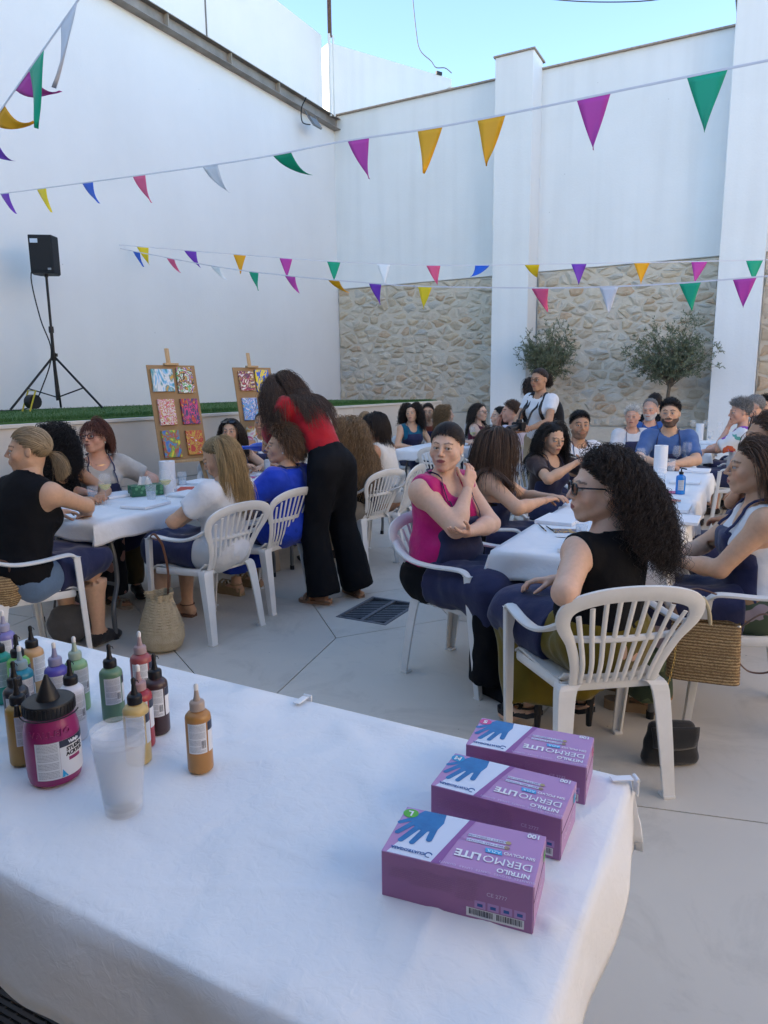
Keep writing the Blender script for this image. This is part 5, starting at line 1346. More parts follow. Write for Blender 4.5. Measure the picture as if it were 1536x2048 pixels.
paper = paper_mat()
def ripple(x, y, s=0.0):
    return (math.sin(x * 7.1 + 2.1 * math.sin(y * 4.3 + s) + s) * math.sin(y * 9.3 + 1.7 * math.sin(x * 5.1 + s)) + 0.5 * math.sin(x * 19 + 3 * math.sin(y * 8 + s)) * math.sin(y * 15 + s))
CREASE = np.random.RandomState(21); CREASES = [(CREASE.uniform(-0.95, 0.9), CREASE.uniform(-0.36, 0.36), CREASE.uniform(0, 3.14), CREASE.uniform(0.08, 0.32), CREASE.uniform(0.0012, 0.0034) * CREASE.choice((1, 1, -0.6))) for _ in range(46)]
def creases(x, y):
    z = 0.0
    for cx_, cy_, a, L, h in CREASES:
        dx, dy = x - cx_, y - cy_; u = dx * math.cos(a) + dy * math.sin(a); v = -dx * math.sin(a) + dy * math.cos(a) + 0.25 * u * u
        if abs(u) < L and abs(v) < 0.03: z += h * math.exp(-(v / 0.0085) ** 2) * (1 - (u / L) ** 2)
    return z
def table(x0, x1, y0, y1, label, clabel, drop=(0.16, 0.16, 0.16, 0.16), seed=0, wr=0.0012, fine=28, legs=True, group='white paper-covered folding tables'):
    """drop: how far the cover hangs on -x, +x, -y, +y"""
    t = empty('folding_table', ((x0 + x1) / 2, (y0 + y1) / 2, 0)); tag(t, label, 'table', group); w, l = x1 - x0, y1 - y0
    MB().box((0, 0, 0.704), (w - 0.02, l - 0.02, 0.040)).build('table_top', ttop_m, t, bevel=0.012)
    if legs:
        for sy in (-1, 1):
            ye = sy * (l / 2 - 0.22); mb = MB()
            for sx in (-1, 1):
                pth = catmull([(sx * 0.16, ye, 0.69), (sx * (w / 2 - 0.16), ye, 0.66), (sx * (w / 2 - 0.11), ye, 0.50), (sx * (w / 2 - 0.10), ye - 0.0 * sy, 0.33), (sx * (w / 2 - 0.03), ye + 0.10 * sy, 0.20), (sx * (w / 2 - 0.03), ye + 0.10 * sy, 0.0)], 6)
                MB().tube(pth, 0.0145, 8).build('leg', tleg_m, t, smooth=True)
                MB().lathe([(0.018, 0), (0.018, 0.035)], 10, (sx * (w / 2 - 0.03), ye + 0.10 * sy, 0)).build('foot_cap', black_m, t)
            MB().tube([(-w / 2 + 0.10, ye, 0.31), (w / 2 - 0.10, ye, 0.31)], 0.012, 8).build('cross_bar', tleg_m, t, smooth=True)
            MB().tube([(0.0, ye, 0.31), (0, ye - sy * 0.42, 0.69)], 0.009, 6).build('brace', tleg_m, t, smooth=True)
    # the cover: top sheet, rounded edges, hanging sides with an uneven hem
    rs = np.random.RandomState(seed); nx, ny = max(6, int(w * fine)), max(6, int(l * fine)); zt = 0.740
    hang = 7
    us = [-1.0 - (hang - k) / hang for k in range(hang)] + [(-1 + 2 * i / nx) for i in range(nx + 1)] + [1.0 + (k + 1) / hang for k in range(hang)]
    vs = [-1.0 - (hang - k) / hang for k in range(hang)] + [(-1 + 2 * i / ny) for i in range(ny + 1)] + [1.0 + (k + 1) / hang for k in range(hang)]
    rows = []; V = []
    for v in vs:
        for u in us:
            x = max(-1, min(1, u)) * w / 2; y = max(-1, min(1, v)) * l / 2; z = zt
            ou = abs(u) - 1 if abs(u) > 1 else 0; ov = abs(v) - 1 if abs(v) > 1 else 0
            dx = (drop[0] if u < 0 else drop[1]) * ou; dy = (drop[2] if v < 0 else drop[3]) * ov
            ed = min(1.0, (w / 2 - abs(x)) / 0.03, (l / 2 - abs(y)) / 0.03) if (ou == 0 and ov == 0) else 0
            if ou == 0 and ov == 0: z += wr * ripple(x + x0, y + y0, seed) * ed + (creases(x, y) * ed if fine > 60 else 0) + (ed - 1) * 0.006 * (1 if ed < 1 else 0)
            else:
                d = max(dx, dy) if (ou and ov) else dx + dy
                wob = 1 + 0.07 * math.sin((x if ov else y) * 9 + seed) + 0.05 * math.sin((x if ov else y) * 23 + 2 * seed)
                z -= 0.006 + d * wob
                out = 0.004 + 0.010 * math.sin((x if ov else y) * 14 + seed * 1.7) * min(1, d / 0.08) + 0.012 * min(1, d / 0.1)
                if ou: x += math.copysign(out + (0.02 * ov if ov else 0), u)
                if ov: y += math.copysign(out + (0.02 * ou if ou else 0), v)
            V.append((x, y, z))
    W_ = len(us); F = [[j * W_ + i, j * W_ + i + 1, (j + 1) * W_ + i + 1, (j + 1) * W_ + i] for j in range(len(vs) - 1) for i in range(W_ - 1)]
    c = obj('table_cover', mesh_from('table_cover', V, F, True), paper, None, ((x0 + x1) / 2, (y0 + y1) / 2, 0)); tag(c, clabel, 'tablecloth', 'white paper table covers')
    md = c.modifiers.new('thickness', 'SOLIDIFY'); md.thickness = 0.0012; md.offset = 1
    return t
table(-1.98, -0.175, 0.585, 1.335, 'nearest folding table, under the paint bottles and glove boxes', 'white paper cover on the nearest table, with bottles and glove boxes on it', (0.17, 0.17, 0.20, 0.14), 3, 0.0030, 105)
table(-1.08, -0.32, 3.06, 4.50, 'folding table in front of the woman with long black curls', 'white paper cover on the table in front of the woman with curls', (0.13, 0.15, 0.13, 0.02), 5, 0.0012)
table(-1.10, -0.34, 4.515, 6.60, 'folding table at which the bearded man in blue sits', 'white paper cover on the table of the bearded man in blue', (0.13, 0.16, 0.02, 0.12), 8)
table(-4.10, -3.35, 2.68, 4.50, 'folding table with grey bent legs by the woman in the black top', 'white paper cover on the left table beside the woman in the black top', (0.12, 0.12, 0.10, 0.02), 11)
table(-4.10, -3.35, 4.515, 6.34, 'folding table that the woman in red bends over', 'white paper cover on the table the woman in red bends over', (0.12, 0.12, 0.02, 0.12), 14)
table(-4.00, -3.25, 7.6, 9.4, 'far folding table at which the woman in teal sits', 'white paper cover on the far table of the woman in teal', (0.12, 0.12, 0.12, 0.12), 17)
table(-1.30, -0.48, 8.55, 10.4, 'far folding table between the elderly pair and the floral shirt woman', 'white paper cover on the far table beside the floral shirt woman', (0.12, 0.12, 0.12, 0.12), 19)

# ------------------------------------------------------------ easels with boards and small paintings
pine = mat('pine_wood', (0.60, 0.40, 0.21), rough=0.6, col2=(0.50, 0.31, 0.15), noise=0.25, nscale=6, stretch=(14, 14, 1.0), bump=0.1)
mdf = mat('brown_board', (0.37, 0.225, 0.105), rough=0.75, noise=0.12, nscale=7, bump=0.08, bscale=90)
def paint_mat(i, cols):
    m = bpy.data.materials.new('abstract_paint_%d' % i); m.use_nodes = True; N, L = m.node_tree.nodes, m.node_tree.links; b = N['Principled BSDF']; b.inputs['Roughness'].default_value = 0.4
    tc = N.new('ShaderNodeTexCoord'); mp = N.new('ShaderNodeMapping'); mp.inputs['Location'].default_value = (i * 3.7, i * 1.3, i * 2.1); mp.inputs['Rotation'].default_value = (0, 0, i * 0.8); mp.inputs['Scale'].default_value = (1.0, 1.0, 0.55 + 0.3 * (i % 3)); L.new(tc.outputs['Object'], mp.inputs['Vector'])
    n = N.new('ShaderNodeTexNoise'); n.inputs['Scale'].default_value = 6 + 2.5 * (i % 4); n.inputs['Detail'].default_value = 3; n.inputs['Distortion'].default_value = 2.2 + (i % 3); L.new(mp.outputs['Vector'], n.inputs['Vector'])
    r = N.new('ShaderNodeValToRGB'); r.color_ramp.interpolation = 'CONSTANT' if i % 2 else 'LINEAR'; e = r.color_ramp.elements
    while len(e) < len(cols): e.new(0.5)
    for k, c in enumerate(cols): e[k].position = 0.34 + 0.32 * k / (len(cols) - 1); e[k].color = (*c, 1)
    L.new(n.outputs['Fac'], r.inputs['Fac']); L.new(r.outputs['Color'], b.inputs['Base Color'])
    bp = N.new('ShaderNodeBump'); bp.inputs['Strength'].default_value = 0.5; bp.inputs['Distance'].default_value = 0.004; L.new(n.outputs['Fac'], bp.inputs['Height']); L.new(bp.outputs['Normal'], b.inputs['Normal'])
    return m
wht, tea, nav, mag, ylw, grn, red_, blk, ocr, vio = (.75, .74, .72), (.02, .27, .33), (.015, .015, .12), (.62, .015, .17), (.8, .6, .02), (.05, .38, .06), (.48, .01, .015), (.012, .012, .012), (.55, .30, .03), (.16, .02, .30)
blu = (.01, .10, .52); skyb = (.15, .45, .7)
def easel(basep, tray, top, label, blabel, paints, k0, w=0.455):
    """basep: world foot centre; the board leans back towards the stage"""
    yaw = R(-20); e = empty('easel', tuple(basep), yaw + R(90)); tag(e, label, 'easel', 'wooden easels')
    # local: x along the board, y towards the viewer side is negative
    H_ = top; tilt = 0.20
    def onb(x, z, off=0.0): return (x, (z - 0.0) * tilt - off, z)
    MB().tube([onb(0, tray + 0.1, 0), onb(0, H_, 0)], 0.022, 4, up=(1, 0, 0), flat=(1.0, 0.6)).build('mast', pine, e)
    MB().box(onb(0, H_ - 0.14, 0.045), (0.13, 0.05, 0.02)).build('top_clamp', pine, e, bevel=0.003)
    MB().box(onb(0, tray - 0.012, 0.045), (0.42, 0.08, 0.024)).build('tray', pine, e, bevel=0.003)
    for s in (-1, 1): MB().tube([onb(s * 0.06, H_ - 0.28, -0.02), (s * 0.30, -0.04, 0.0)], 0.02, 4, up=(0, 1, 0), flat=(0.7, 1.0)).build('leg', pine, e)
    MB().tube([onb(0, H_ - 0.30, -0.03), (0, 0.62, 0.0)], 0.02, 4, up=(1, 0, 0)).build('leg', pine, e)
    b = empty('display_board', tuple(basep), yaw + R(90)); tag(b, blabel, 'board', 'brown display boards on easels'); bh = H_ - 0.15 - tray
    ang = math.atan(tilt); Rt = Matrix.Rotation(-ang, 3, 'X'); L_ = bh * math.sqrt(1 + tilt * tilt)
    cz = tray + bh / 2; MB().box(onb(0, cz, 0.036), (w, 0.010, L_), Rt).build('panel', mdf, b, bevel=0.001); b_obj = b
    for r in range(3):
        for c in range(2):
            i = r * 2 + c
            if i >= len(paints): continue
            cols, pw, ph, plab = paints[i]; zc = tray + bh * (0.84 - 0.335 * r) - 0.0; xc = (-0.103 if c == 0 else 0.108) + 0.012 * math.sin(i * 3 + k0)
            o = MB().box((0, 0, 0), (pw, 0.020, ph)).build('painting', paint_mat(k0 + i, cols), None, bevel=0.0015)
            M = Matrix.Translation(Vector(basep)) @ Matrix.Rotation(yaw + R(90), 4, 'Z') @ Matrix.Translation(Vector(onb(xc, zc, 0.0525))) @ Rt.to_4x4()
            o.matrix_world = M; tag(o, plab, 'painting', 'small abstract canvases on the boards')
eb1 = np.array((-4.42, float(at((352, 830), x=-4.66)[1]) - 0.085, 0)); eb2 = np.array((-4.42, float(at((512, 830), x=-4.66)[1]) - 0.085, 0))
easel(eb1, 0.88, 1.86, 'left wooden easel on the floor before the stage', 'brown board on the left easel holding six small canvases',
      [((tea, skyb, wht, tea, ocr), .20, .20, 'teal and white canvas, top left of the left board'), ((grn, wht, blk, ocr, vio, wht), .155, .23, 'green, black and violet canvas, top right of the left board'),
       ((wht, mag, ocr, wht, red_), .155, .23, 'white canvas dabbed with pink and ochre, middle left of the left board'), ((nav, mag, nav, red_, ocr), .165, .23, 'magenta and navy canvas, middle right of the left board'),
       ((ylw, grn, red_, tea, blu), .16, .24, 'yellow and green canvas with red blots, bottom left of the left board'), ((red_, ocr, red_, wht), .16, .22, 'rust red canvas behind the blonde woman, bottom right of the left board')], 0)
easel(eb2, 0.86, 1.86, 'right wooden easel behind the bending woman in red', 'brown board on the right easel half hidden by the woman in red',
      [((wht, ocr, nav, red_, wht), .17, .20, 'white, ochre and red canvas, top left of the right board'), ((ylw, blu, ylw, tea, ocr), .16, .23, 'yellow and blue canvas, top right of the right board'),
       ((blu, wht, blu, skyb, ocr), .17, .23, 'blue and white streaked canvas, middle left of the right board'), ((vio, wht, vio, blu), .15, .22, 'violet and white canvas, middle right of the right board'),
       ((mag, wht, ocr, mag), .16, .22, 'pink canvas at the bottom left of the right board')], 20)
# ------------------------------------------------------------ things on the nearest table
def label_mat(name, base, ink, sx=26, sy=9):
    m = bpy.data.materials.new(name); m.use_nodes = True; N, L = m.node_tree.nodes, m.node_tree.links; b = N['Principled BSDF']; b.inputs['Roughness'].default_value = 0.35
    tc = N.new('ShaderNodeTexCoord'); mp = N.new('ShaderNodeMapping'); mp.inputs['Scale'].default_value = (1, 1, 1); L.new(tc.outputs['UV'], mp.inputs['Vector'])
    sep = N.new('ShaderNodeSeparateXYZ'); L.new(mp.outputs['Vector'], sep.inputs[0])
    def math_(op, a, bb=None):
        n = N.new('ShaderNodeMath'); n.operation = op
        for i, q in enumerate((a, bb)):
            if q is None: continue
            if isinstance(q, (int, float)): n.inputs[i].default_value = q
            else: L.new(q, n.inputs[i])
        return n.outputs[0]
    row = math_('MULTIPLY', sep.outputs['Y'], sx); fr = math_('FRACT', row); line = math_('MULTIPLY', math_('GREATER_THAN', fr, 0.38), math_('LESS_THAN', fr, 0.82))
    cmb = N.new('ShaderNodeCombineXYZ'); L.new(math_('MULTIPLY', sep.outputs['X'], 46), cmb.inputs[0]); L.new(math_('FLOOR', row), cmb.inputs[1])
    wn_ = N.new('ShaderNodeTexNoise'); wn_.inputs['Scale'].default_value = 1.0; wn_.inputs['Detail'].default_value = 1; L.new(cmb.outputs[0], wn_.inputs['Vector'])
    word = math_('GREATER_THAN', wn_.outputs['Fac'], 0.44)
    gap = math_('GREATER_THAN', math_('FRACT', math_('MULTIPLY', sep.outputs['Y'], 4.2)), 0.14)
    edge = math_('MULTIPLY', math_('GREATER_THAN', sep.outputs['X'], 0.07), math_('LESS_THAN', sep.outputs['X'], 0.93))
    fac = math_('MULTIPLY', math_('MULTIPLY', line, word), math_('MULTIPLY', gap, edge)); fac = math_('MULTIPLY', fac, 0.75)
    mx = N.new('ShaderNodeMix'); mx.data_type = 'RGBA'; mx.inputs['A'].default_value = (*base, 1); mx.inputs['B'].default_value = (*ink, 1); L.new(fac, mx.inputs['Factor']); L.new(mx.outputs['Result'], b.inputs['Base Color'])
    return m
lab_txt = label_mat('printed_label', (0.62, 0.63, 0.64), (0.16, 0.16, 0.18))
lab_white = mat('label_white', (0.68, 0.68, 0.69), rough=0.35)
lab_dark = mat('label_dark', (0.03, 0.035, 0.06), rough=0.35)
ink_m = mat('ink_black', (0.02, 0.02, 0.025), rough=0.5)
white_ink = mat('ink_white', (0.8, 0.8, 0.82), rough=0.5)
def curved_label(name, r, a0, a1, z0, z1, m, parent, n=14, sx=1.0, sy=1.0):
    """printed sticker wrapped round a bottle, 0.3 mm proud"""
    V = []; F = []; uv = []
    for j, z in enumerate((z0, z1)):
        for i in range(n + 1):
            a = R(lerp(a0, a1, i / n)); V.append(((r) * math.cos(a) * sx, (r) * math.sin(a) * sy, z)); uv.append((i / n, j))
    for i in range(n): F.append([i, i + 1, n + 2 + i, n + 1 + i])
    me = mesh_from(name, V, F, True); ul = me.uv_layers.new(name='UVMap')
    for lp in me.loops: ul.data[lp.index].uv = uv[lp.vertex_index]
    return obj(name, me, m, parent)
PAINT = {}
def bottle(px_, name, col, label, cap='black', rz_=0.0, zs=1.0, face=0.0, spout=True, world=None):
    p = at(px_, z=0.7425) if world is None else world
    # facing angle towards the viewer
    e = empty('paint_bottle', (p[0], p[1], 0.7428), 0); tag(e, label, 'bottle', 'squeeze bottles of acrylic paint')
    m = mat('paint_' + name, col, rough=0.32, spec=0.45, noise=0.05, nscale=20, coat=0.15)
    r = 0.0255; pr = [(0.0, 0.0), (r - 0.003, 0.0), (r - 0.0008, 0.002), (r, 0.006), (r, 0.112 * zs), (r - 0.001, 0.1175 * zs), (r - 0.006, 0.1235 * zs), (0.013, 0.127 * zs), (0.0125, 0.130 * zs)]
    MB().lathe(pr, 28, cap0=False).build('body', m, e, smooth=True)
    z = 0.1295 * zs
    cm = black_m if cap == 'black' else mat('cap_' + name, tuple(lerp(c, 0.62, 0.45) for c in col), rough=0.35, trans=0.25, spec=0.4)
    MB().lathe([(0.0148, z - 0.001), (0.0150, z + 0.013), (0.0135, z + 0.0165), (0.0075, z + 0.0185), (0.0055, z + 0.026), (0.0035, z + 0.044), (0.0034, z + 0.0455)], 20).build('cap', cm, e, smooth=True, angle=R(55))
    tipm = black_m if cap == 'black' else mat('tip_clear', (0.72, 0.70, 0.68), rough=0.3)
    MB().lathe([(0.0046, z + 0.040), (0.0048, z + 0.050), (0.0028, z + 0.0535), (0.0005, z + 0.054)], 14).build('tip_cap', tipm, e, smooth=True)
    if cap == 'black': MB().tube([(0.004, 0, z + 0.049), (0.010, 0.002, z + 0.049), (0.013, 0.002, z + 0.044)], 0.0009, 5).build('tip_tab', black_m, e)
    va = math.degrees(math.atan2(-p[1], -p[0])) + face
    curved_label('back_label', r + 0.0003, va - 52, va + 34, 0.045 * zs, 0.108 * zs, lab_txt, e)
    curved_label('front_label', r + 0.0003, va + 42, va + 150, 0.045 * zs, 0.108 * zs, lab_white, e)
    o = curved_label('label_band', r + 0.0006, va + 42, va + 150, 0.090 * zs, 0.108 * zs, lab_dark, e)
    bc = MB()
    for k, wd in enumerate((2, 1, 3, 1, 2, 1, 1, 3, 2)):
        a0 = va + 9 + k * 2.1; V = []
        for a in (a0, a0 + 0.55 * wd):
            for zz in (0.056, 0.072): V.append(((r + 0.0007) * math.cos(R(a)), (r + 0.0007) * math.sin(R(a)), zz * zs))
        bc.add(V, [[0, 2, 3, 1]])
    bg_ = curved_label('barcode_patch', r + 0.0005, va + 6, va + 30, 0.053 * zs, 0.075 * zs, lab_white, e, 6)
    bc.build('barcode', ink_m, e)
    return e
bottle((402, 1537), 'ochre_light', (0.42, 0.20, 0.055), 'light ochre paint bottle with pale cap standing alone on the right', 'clear')
bottle((318, 1462), 'dark_brown', (0.055, 0.028, 0.028), 'dark brown paint bottle with black cap behind the cups', 'black')
bottle((288, 1405), 'rose', (0.33, 0.075, 0.075), 'dusty rose paint bottle with pale cap, rearmost of the right cluster', 'clear')
bottle((287, 1490), 'red', (0.36, 0.035, 0.04), 'brick red paint bottle with pale cap just behind the cream one', 'clear')
bottle((279, 1522), 'cream', (0.62, 0.43, 0.16), 'cream yellow paint bottle with black cap behind the stack of cups', 'black')
bottle((229, 1437), 'sage', (0.13, 0.24, 0.14), 'sage green paint bottle with black cap left of the dark brown one', 'black', face=14)
bottle((160, 1418), 'pale_green', (0.24, 0.42, 0.22), 'pale green paint bottle with green cap behind the white one', 'clear', face=40)
bottle((152, 1476), 'white', (0.70, 0.70, 0.74), 'white paint bottle with black cap right behind the magenta jar', 'black', face=34)
bottle((121, 1432), 'violet', (0.10, 0.08, 0.38), 'blue violet paint bottle with lilac cap behind the magenta jar', 'clear')
bottle((48, 1522), 'amber', (0.42, 0.23, 0.05), 'amber paint bottle with black cap just left of the magenta jar', 'black', face=30)
bottle((42, 1480), 'charcoal', (0.03, 0.03, 0.034), 'charcoal paint bottle with black cap behind the amber one', 'black')
bottle((53, 1440), 'turquoise', (0.02, 0.22, 0.30), 'turquoise paint bottle with blue cap left of the magenta jar', 'clear', face=26)
bottle((74, 1390), 'peach', (0.55, 0.32, 0.15), 'peach paint bottle with black cap at the back of the left cluster', 'black', face=50)
bottle((46, 1412), 'lime', (0.18, 0.50, 0.10), 'lime green paint bottle with black cap behind the turquoise one', 'black')
bottle((8, 1402), 'sea_green', (0.03, 0.36, 0.26), 'sea green paint bottle with black cap at the left edge', 'black', face=20)
bottle((18, 1352), 'lilac', (0.20, 0.18, 0.42), 'lilac paint bottle mostly hidden at the far back of the left cluster', 'clear')
# magenta jar
p = at((112, 1551), z=0.7425); e = empty('paint_jar', (p[0], p[1], 0.7428)); tag(e, 'large magenta paint jar with black cone cap and printed label', 'jar')
mag_m = mat('paint_magenta', (0.26, 0.02, 0.115), rough=0.3, spec=0.45, coat=0.2)
r = 0.0505
MB().lathe([(0.0, 0), (0.042, 0.0), (0.047, 0.003), (r - 0.001, 0.014), (r, 0.03), (r + 0.001, 0.07), (r, 0.105), (r - 0.004, 0.124), (0.043, 0.134), (0.043, 0.140)], 40, cap0=False).build('body', mag_m, e, smooth=True)
mb = MB(); mb.lathe([(0.0465, 0.1385), (0.0475, 0.141), (0.0475, 0.160), (0.0455, 0.163), (0.022, 0.165), (0.0215, 0.167), (0.0195, 0.172), (0.0035, 0.212), (0.0025, 0.2135)], 40)
for k in range(40): a = 2 * math.pi * k / 40; mb.box((0.0475 * math.cos(a), 0.0475 * math.sin(a), 0.151), (0.002, 0.0035, 0.018), Matrix.Rotation(a, 3, 'Z'))
mb.build('cap', black_m, e, smooth=True)
va = math.degrees(math.atan2(-p[1], -p[0]))
ring = [(0.0525 * math.cos(a), 0.0525 * math.sin(a), 0.139) for a in np.linspace(R(va - 105), R(va + 75), 20)]
MB().tube(ring, 0.0014, 6).build('tether', black_m, e, smooth=True)
c = Vector((0.056 * math.cos(R(va - 95)), 0.056 * math.sin(R(va - 95)), 0.139)); MB().lathe([(0.0065, 0), (0.006, 0.002), (0.004, 0.02), (0.0035, 0.021)], 12, c).build('stopper', black_m, e, smooth=True)
curved_label('text_label', r + 0.0012, va - 38, va + 12, 0.018, 0.094, lab_txt, e, 18)
curved_label('front_label', r + 0.0012, va + 12.3, va + 95, 0.018, 0.094, lab_white, e, 22)
curved_label('dark_band', r + 0.0015, va + 12.3, va + 95, 0.080, 0.094, lab_dark, e, 22)
curved_label('pink_patch', r + 0.0015, va + 30, va + 60, 0.049, 0.056, mag_m, e, 8)
V = [((r + 0.0015) * math.cos(R(va + a)), (r + 0.0015) * math.sin(R(va + a)), z) for a, z in ((13, 0.019), (26, 0.019), (14.5, 0.036))]
obj('blue_triangle', mesh_from('blue_triangle', V, [[0, 1, 2]]), mat('ink_cyan', (0.02, 0.35, 0.62), rough=0.4), e)
def wrap_text(s, size, r, ang, z, m, parent, name, bold=0.0, ext=0.0004, spacing=1.0):
    """lettering bent round a cylinder; ang is the angle (deg) of its centre"""
    o = text_mesh(name, s, size, m, parent, Matrix.Identity(4), bold, ext, spacing=spacing); me = o.data
    for v in me.vertices:
        a = R(ang) + v.co.x / r; rr = r + v.co.z + ext; v.co = Vector((rr * math.cos(a), rr * math.sin(a), z + v.co.y))
    me.update(); return o
wrap_text('VALLEJO', 0.0165, r - 0.0012, va - 4, 0.1105, mag_m, e, 'embossed_name', 0.0004, 0.0012, 1.25)
wrap_text('STUDIO', 0.0105, r + 0.0012, va + 47, 0.073, ink_m, e, 'studio_lettering', 0.0004)
wrap_text('ACRYLIC', 0.0105, r + 0.0012, va + 48, 0.063, ink_m, e, 'acrylic_lettering', 0.0004)
wrap_text('Vallejo', 0.009, r + 0.0015, va + 45, 0.087, white_ink, e, 'brand_lettering', 0.0003)
# stack of translucent cups
p = at((249, 1622), z=0.7425); cup_m = mat('frosted_plastic', (0.86, 0.90, 0.95), rough=0.22, spec=0.5, alpha=0.125)
e = empty('cup_stack', (p[0], p[1], 0.7428)); tag(e, 'stack of translucent frosted plastic cups in front of the cream paint bottle', 'cups')
for k in range(3):
    z = 0.012 * k; MB().lathe([(0.0, 0.002 + z), (0.032, 0.002 + z), (0.0335, 0.004 + z), (0.0345, 0.016 + z), (0.0465, 0.136 + z), (0.0475, 0.137 + z), (0.0470, 0.139 + z), (0.0455, 0.136 + z), (0.0335, 0.018 + z), (0.032, 0.005 + z), (0.0, 0.004 + z)], 40, cap0=False, cap1=False).build('cup', cup_m, e, smooth=True)

# glove boxes
BL, BD, BH = 0.226, 0.118, 0.075
pur = mat('box_purple', (0.47, 0.245, 0.46), rough=0.38, spec=0.4, noise=0.05, nscale=12, coat=0.15); pur_sh = mat('box_purple_shade', (0.34, 0.155, 0.31), rough=0.4, spec=0.4); pur_l = mat('box_purple_pale', (0.45, 0.27, 0.52), rough=0.38); bandw = mat('box_white', (0.66, 0.70, 0.80), rough=0.38, spec=0.4); stripe = mat('box_stripe', (0.29, 0.10, 0.30), rough=0.38)
glove_m = mat('glove_print_blue', (0.03, 0.20, 0.46), rough=0.4, col2=(0.02, 0.13, 0.33), noise=0.3, nscale=30); azul = mat('badge_blue', (0.05, 0.36, 0.68), rough=0.4); textp = mat('ink_lilac', (0.62, 0.50, 0.68), rough=0.4); faint = mat('ink_faint', (0.40, 0.22, 0.37), rough=0.4); brandb = mat('ink_navy', (0.03, 0.10, 0.30), rough=0.4); goldi = mat('ink_gold', (0.42, 0.32, 0.16), rough=0.4); seam_m = mat('box_seam', (0.05, 0.02, 0.06), rough=0.6)
def finger_poly(a, b, w):
    a, b = np.array(a), np.array(b); t = (b - a) / np.linalg.norm(b - a); n = np.array((-t[1], t[0])); out = [a + n * w]
    for k in range(7): th = math.pi * k / 6; out.append(b + n * w * 0.85 * math.cos(th) + t * w * 0.85 * math.sin(th))
    return out + [a - n * w]
def glove_box(c, rot, size, circ, label):
    e = empty('glove_box', (c[0], c[1], 0.7428), R(rot)); tag(e, label, 'box', 'purple boxes of nitrile gloves')
    mb = MB(); mb.box((0, 0, BH / 2), (BL, BD, BH)); mb.build('carton', pur, e, bevel=0.0012)
    # top print, in label space: a runs from the viewer's right to left, b from the back to the viewer
    T = lambda a, b: (BL / 2 - a * BL, BD / 2 - b * BD)
    def flat(name, pts, m, z=1, ab=True):
        P = [T(*q) for q in pts] if ab else pts; ar = sum(P[i][0] * P[(i + 1) % len(P)][1] - P[(i + 1) % len(P)][0] * P[i][1] for i in range(len(P)))
        if ar < 0: P = P[::-1]
        return obj(name, mesh_from(name, [(x, y, BH + 0.00022 * z) for x, y in P], [list(range(len(P)))]), m, e)
    flat('white_band', [(0.66, 0.993), (0.965, 0.993), (0.90, 0.60), (0.80, 0.007), (0.53, 0.007)], bandw)
    flat('dark_stripe', [(0.60, 0.993), (0.66, 0.993), (0.53, 0.007), (0.485, 0.007), (0.55, 0.45)], stripe, 2)
    flat('pale_corner', [(0.90, 0.007), (0.993, 0.007), (0.993, 0.55)], pur_l)
    # glove: palm at the back edge, fingers towards the viewer's left
    flat('glove_palm', [(0.70, 0.010), (0.86, 0.010), (0.905, 0.15), (0.90, 0.33), (0.86, 0.43), (0.78, 0.45), (0.715, 0.38), (0.69, 0.2)], glove_m, 2)
    for i, (a, b, w) in enumerate((((0.885, 0.20), (0.985, 0.37), 0.0048), ((0.885, 0.30), (0.965, 0.58), 0.0052), ((0.845, 0.38), (0.915, 0.72), 0.0054), ((0.79, 0.40), (0.835, 0.72), 0.0054), ((0.735, 0.34), (0.735, 0.60), 0.0056))):
        P = finger_poly(T(*a), T(*b), w); flat('glove_finger', [tuple(q) for q in P], glove_m, 3 + i * 0.2, False)
    # size badge
    ci = T(0.945, 0.14); cm_ = mat('size_' + size, circ, rough=0.4)
    flat('size_badge', [(ci[0] + 0.0125 * math.cos(t) * 1.0, ci[1] + 0.0115 * math.sin(t)) for t in np.linspace(0, 6.283, 25)[:-1]], cm_, 5, False)
    def txt(name, s, h, a, b, m, bold=0.0, z=6, align='CENTER', spacing=1.0):
        x, y = T(a, b); return text_mesh(name, s, h, m, e, Matrix.Translation((x, y, BH + 0.00022 * z)) @ Matrix.Rotation(math.pi, 4, 'Z'), bold, 0.00005, align, spacing=spacing)
    txt('size_letter', size, 0.017, 0.945, 0.14, white_ink, 0.0006, 7)
    txt('line_name', 'NITRILO', 0.0125, 0.035, 0.865, white_ink, 0.0003, align='LEFT')
    txt('product_name', 'DERMO', 0.0212, 0.030, 0.70, white_ink, 0.0, align='LEFT')
    txt('product_name', 'LITE', 0.0212, 0.365, 0.70, white_ink, 0.0007, align='LEFT')
    txt('powder_note', 'SIN POLVO', 0.0092, 0.03, 0.53, white_ink, 0.0001, align='LEFT')
    flat('colour_badge', [(0.25, 0.50), (0.36, 0.50), (0.35, 0.585), (0.24, 0.585)], azul, 5); txt('colour_note', 'AZUL', 0.0085, 0.30, 0.545, mat('ink_pale_blue', (0.5, 0.75, 0.9), rough=0.4), 0.0002, 6.5)
    txt('languages', 'GUANTES  GLOVES  GANTS  LUVAS  GUANTI', 0.0062, 0.30, 0.952, textp, 0.0, spacing=1.12)
    for k, (b, tx) in enumerate(((0.315, 'LIBRE DE ACELERADORES'), (0.415, 'PROBADO PARA CITOSTATICOS'))):
        flat('ribbon', [(0.235, b - 0.028), (0.50, b - 0.028), (0.50, b + 0.028), (0.235, b + 0.028)], bandw, 4); txt('ribbon_text', tx, 0.0052, 0.375, b, stripe, 0.0, 6)
        x, y = T(0.225, b); flat('medal', [(x + 0.0042 * math.cos(t), y + 0.0042 * math.sin(t)) for t in np.linspace(0, 6.283, 11)[:-1]], goldi, 5, False)
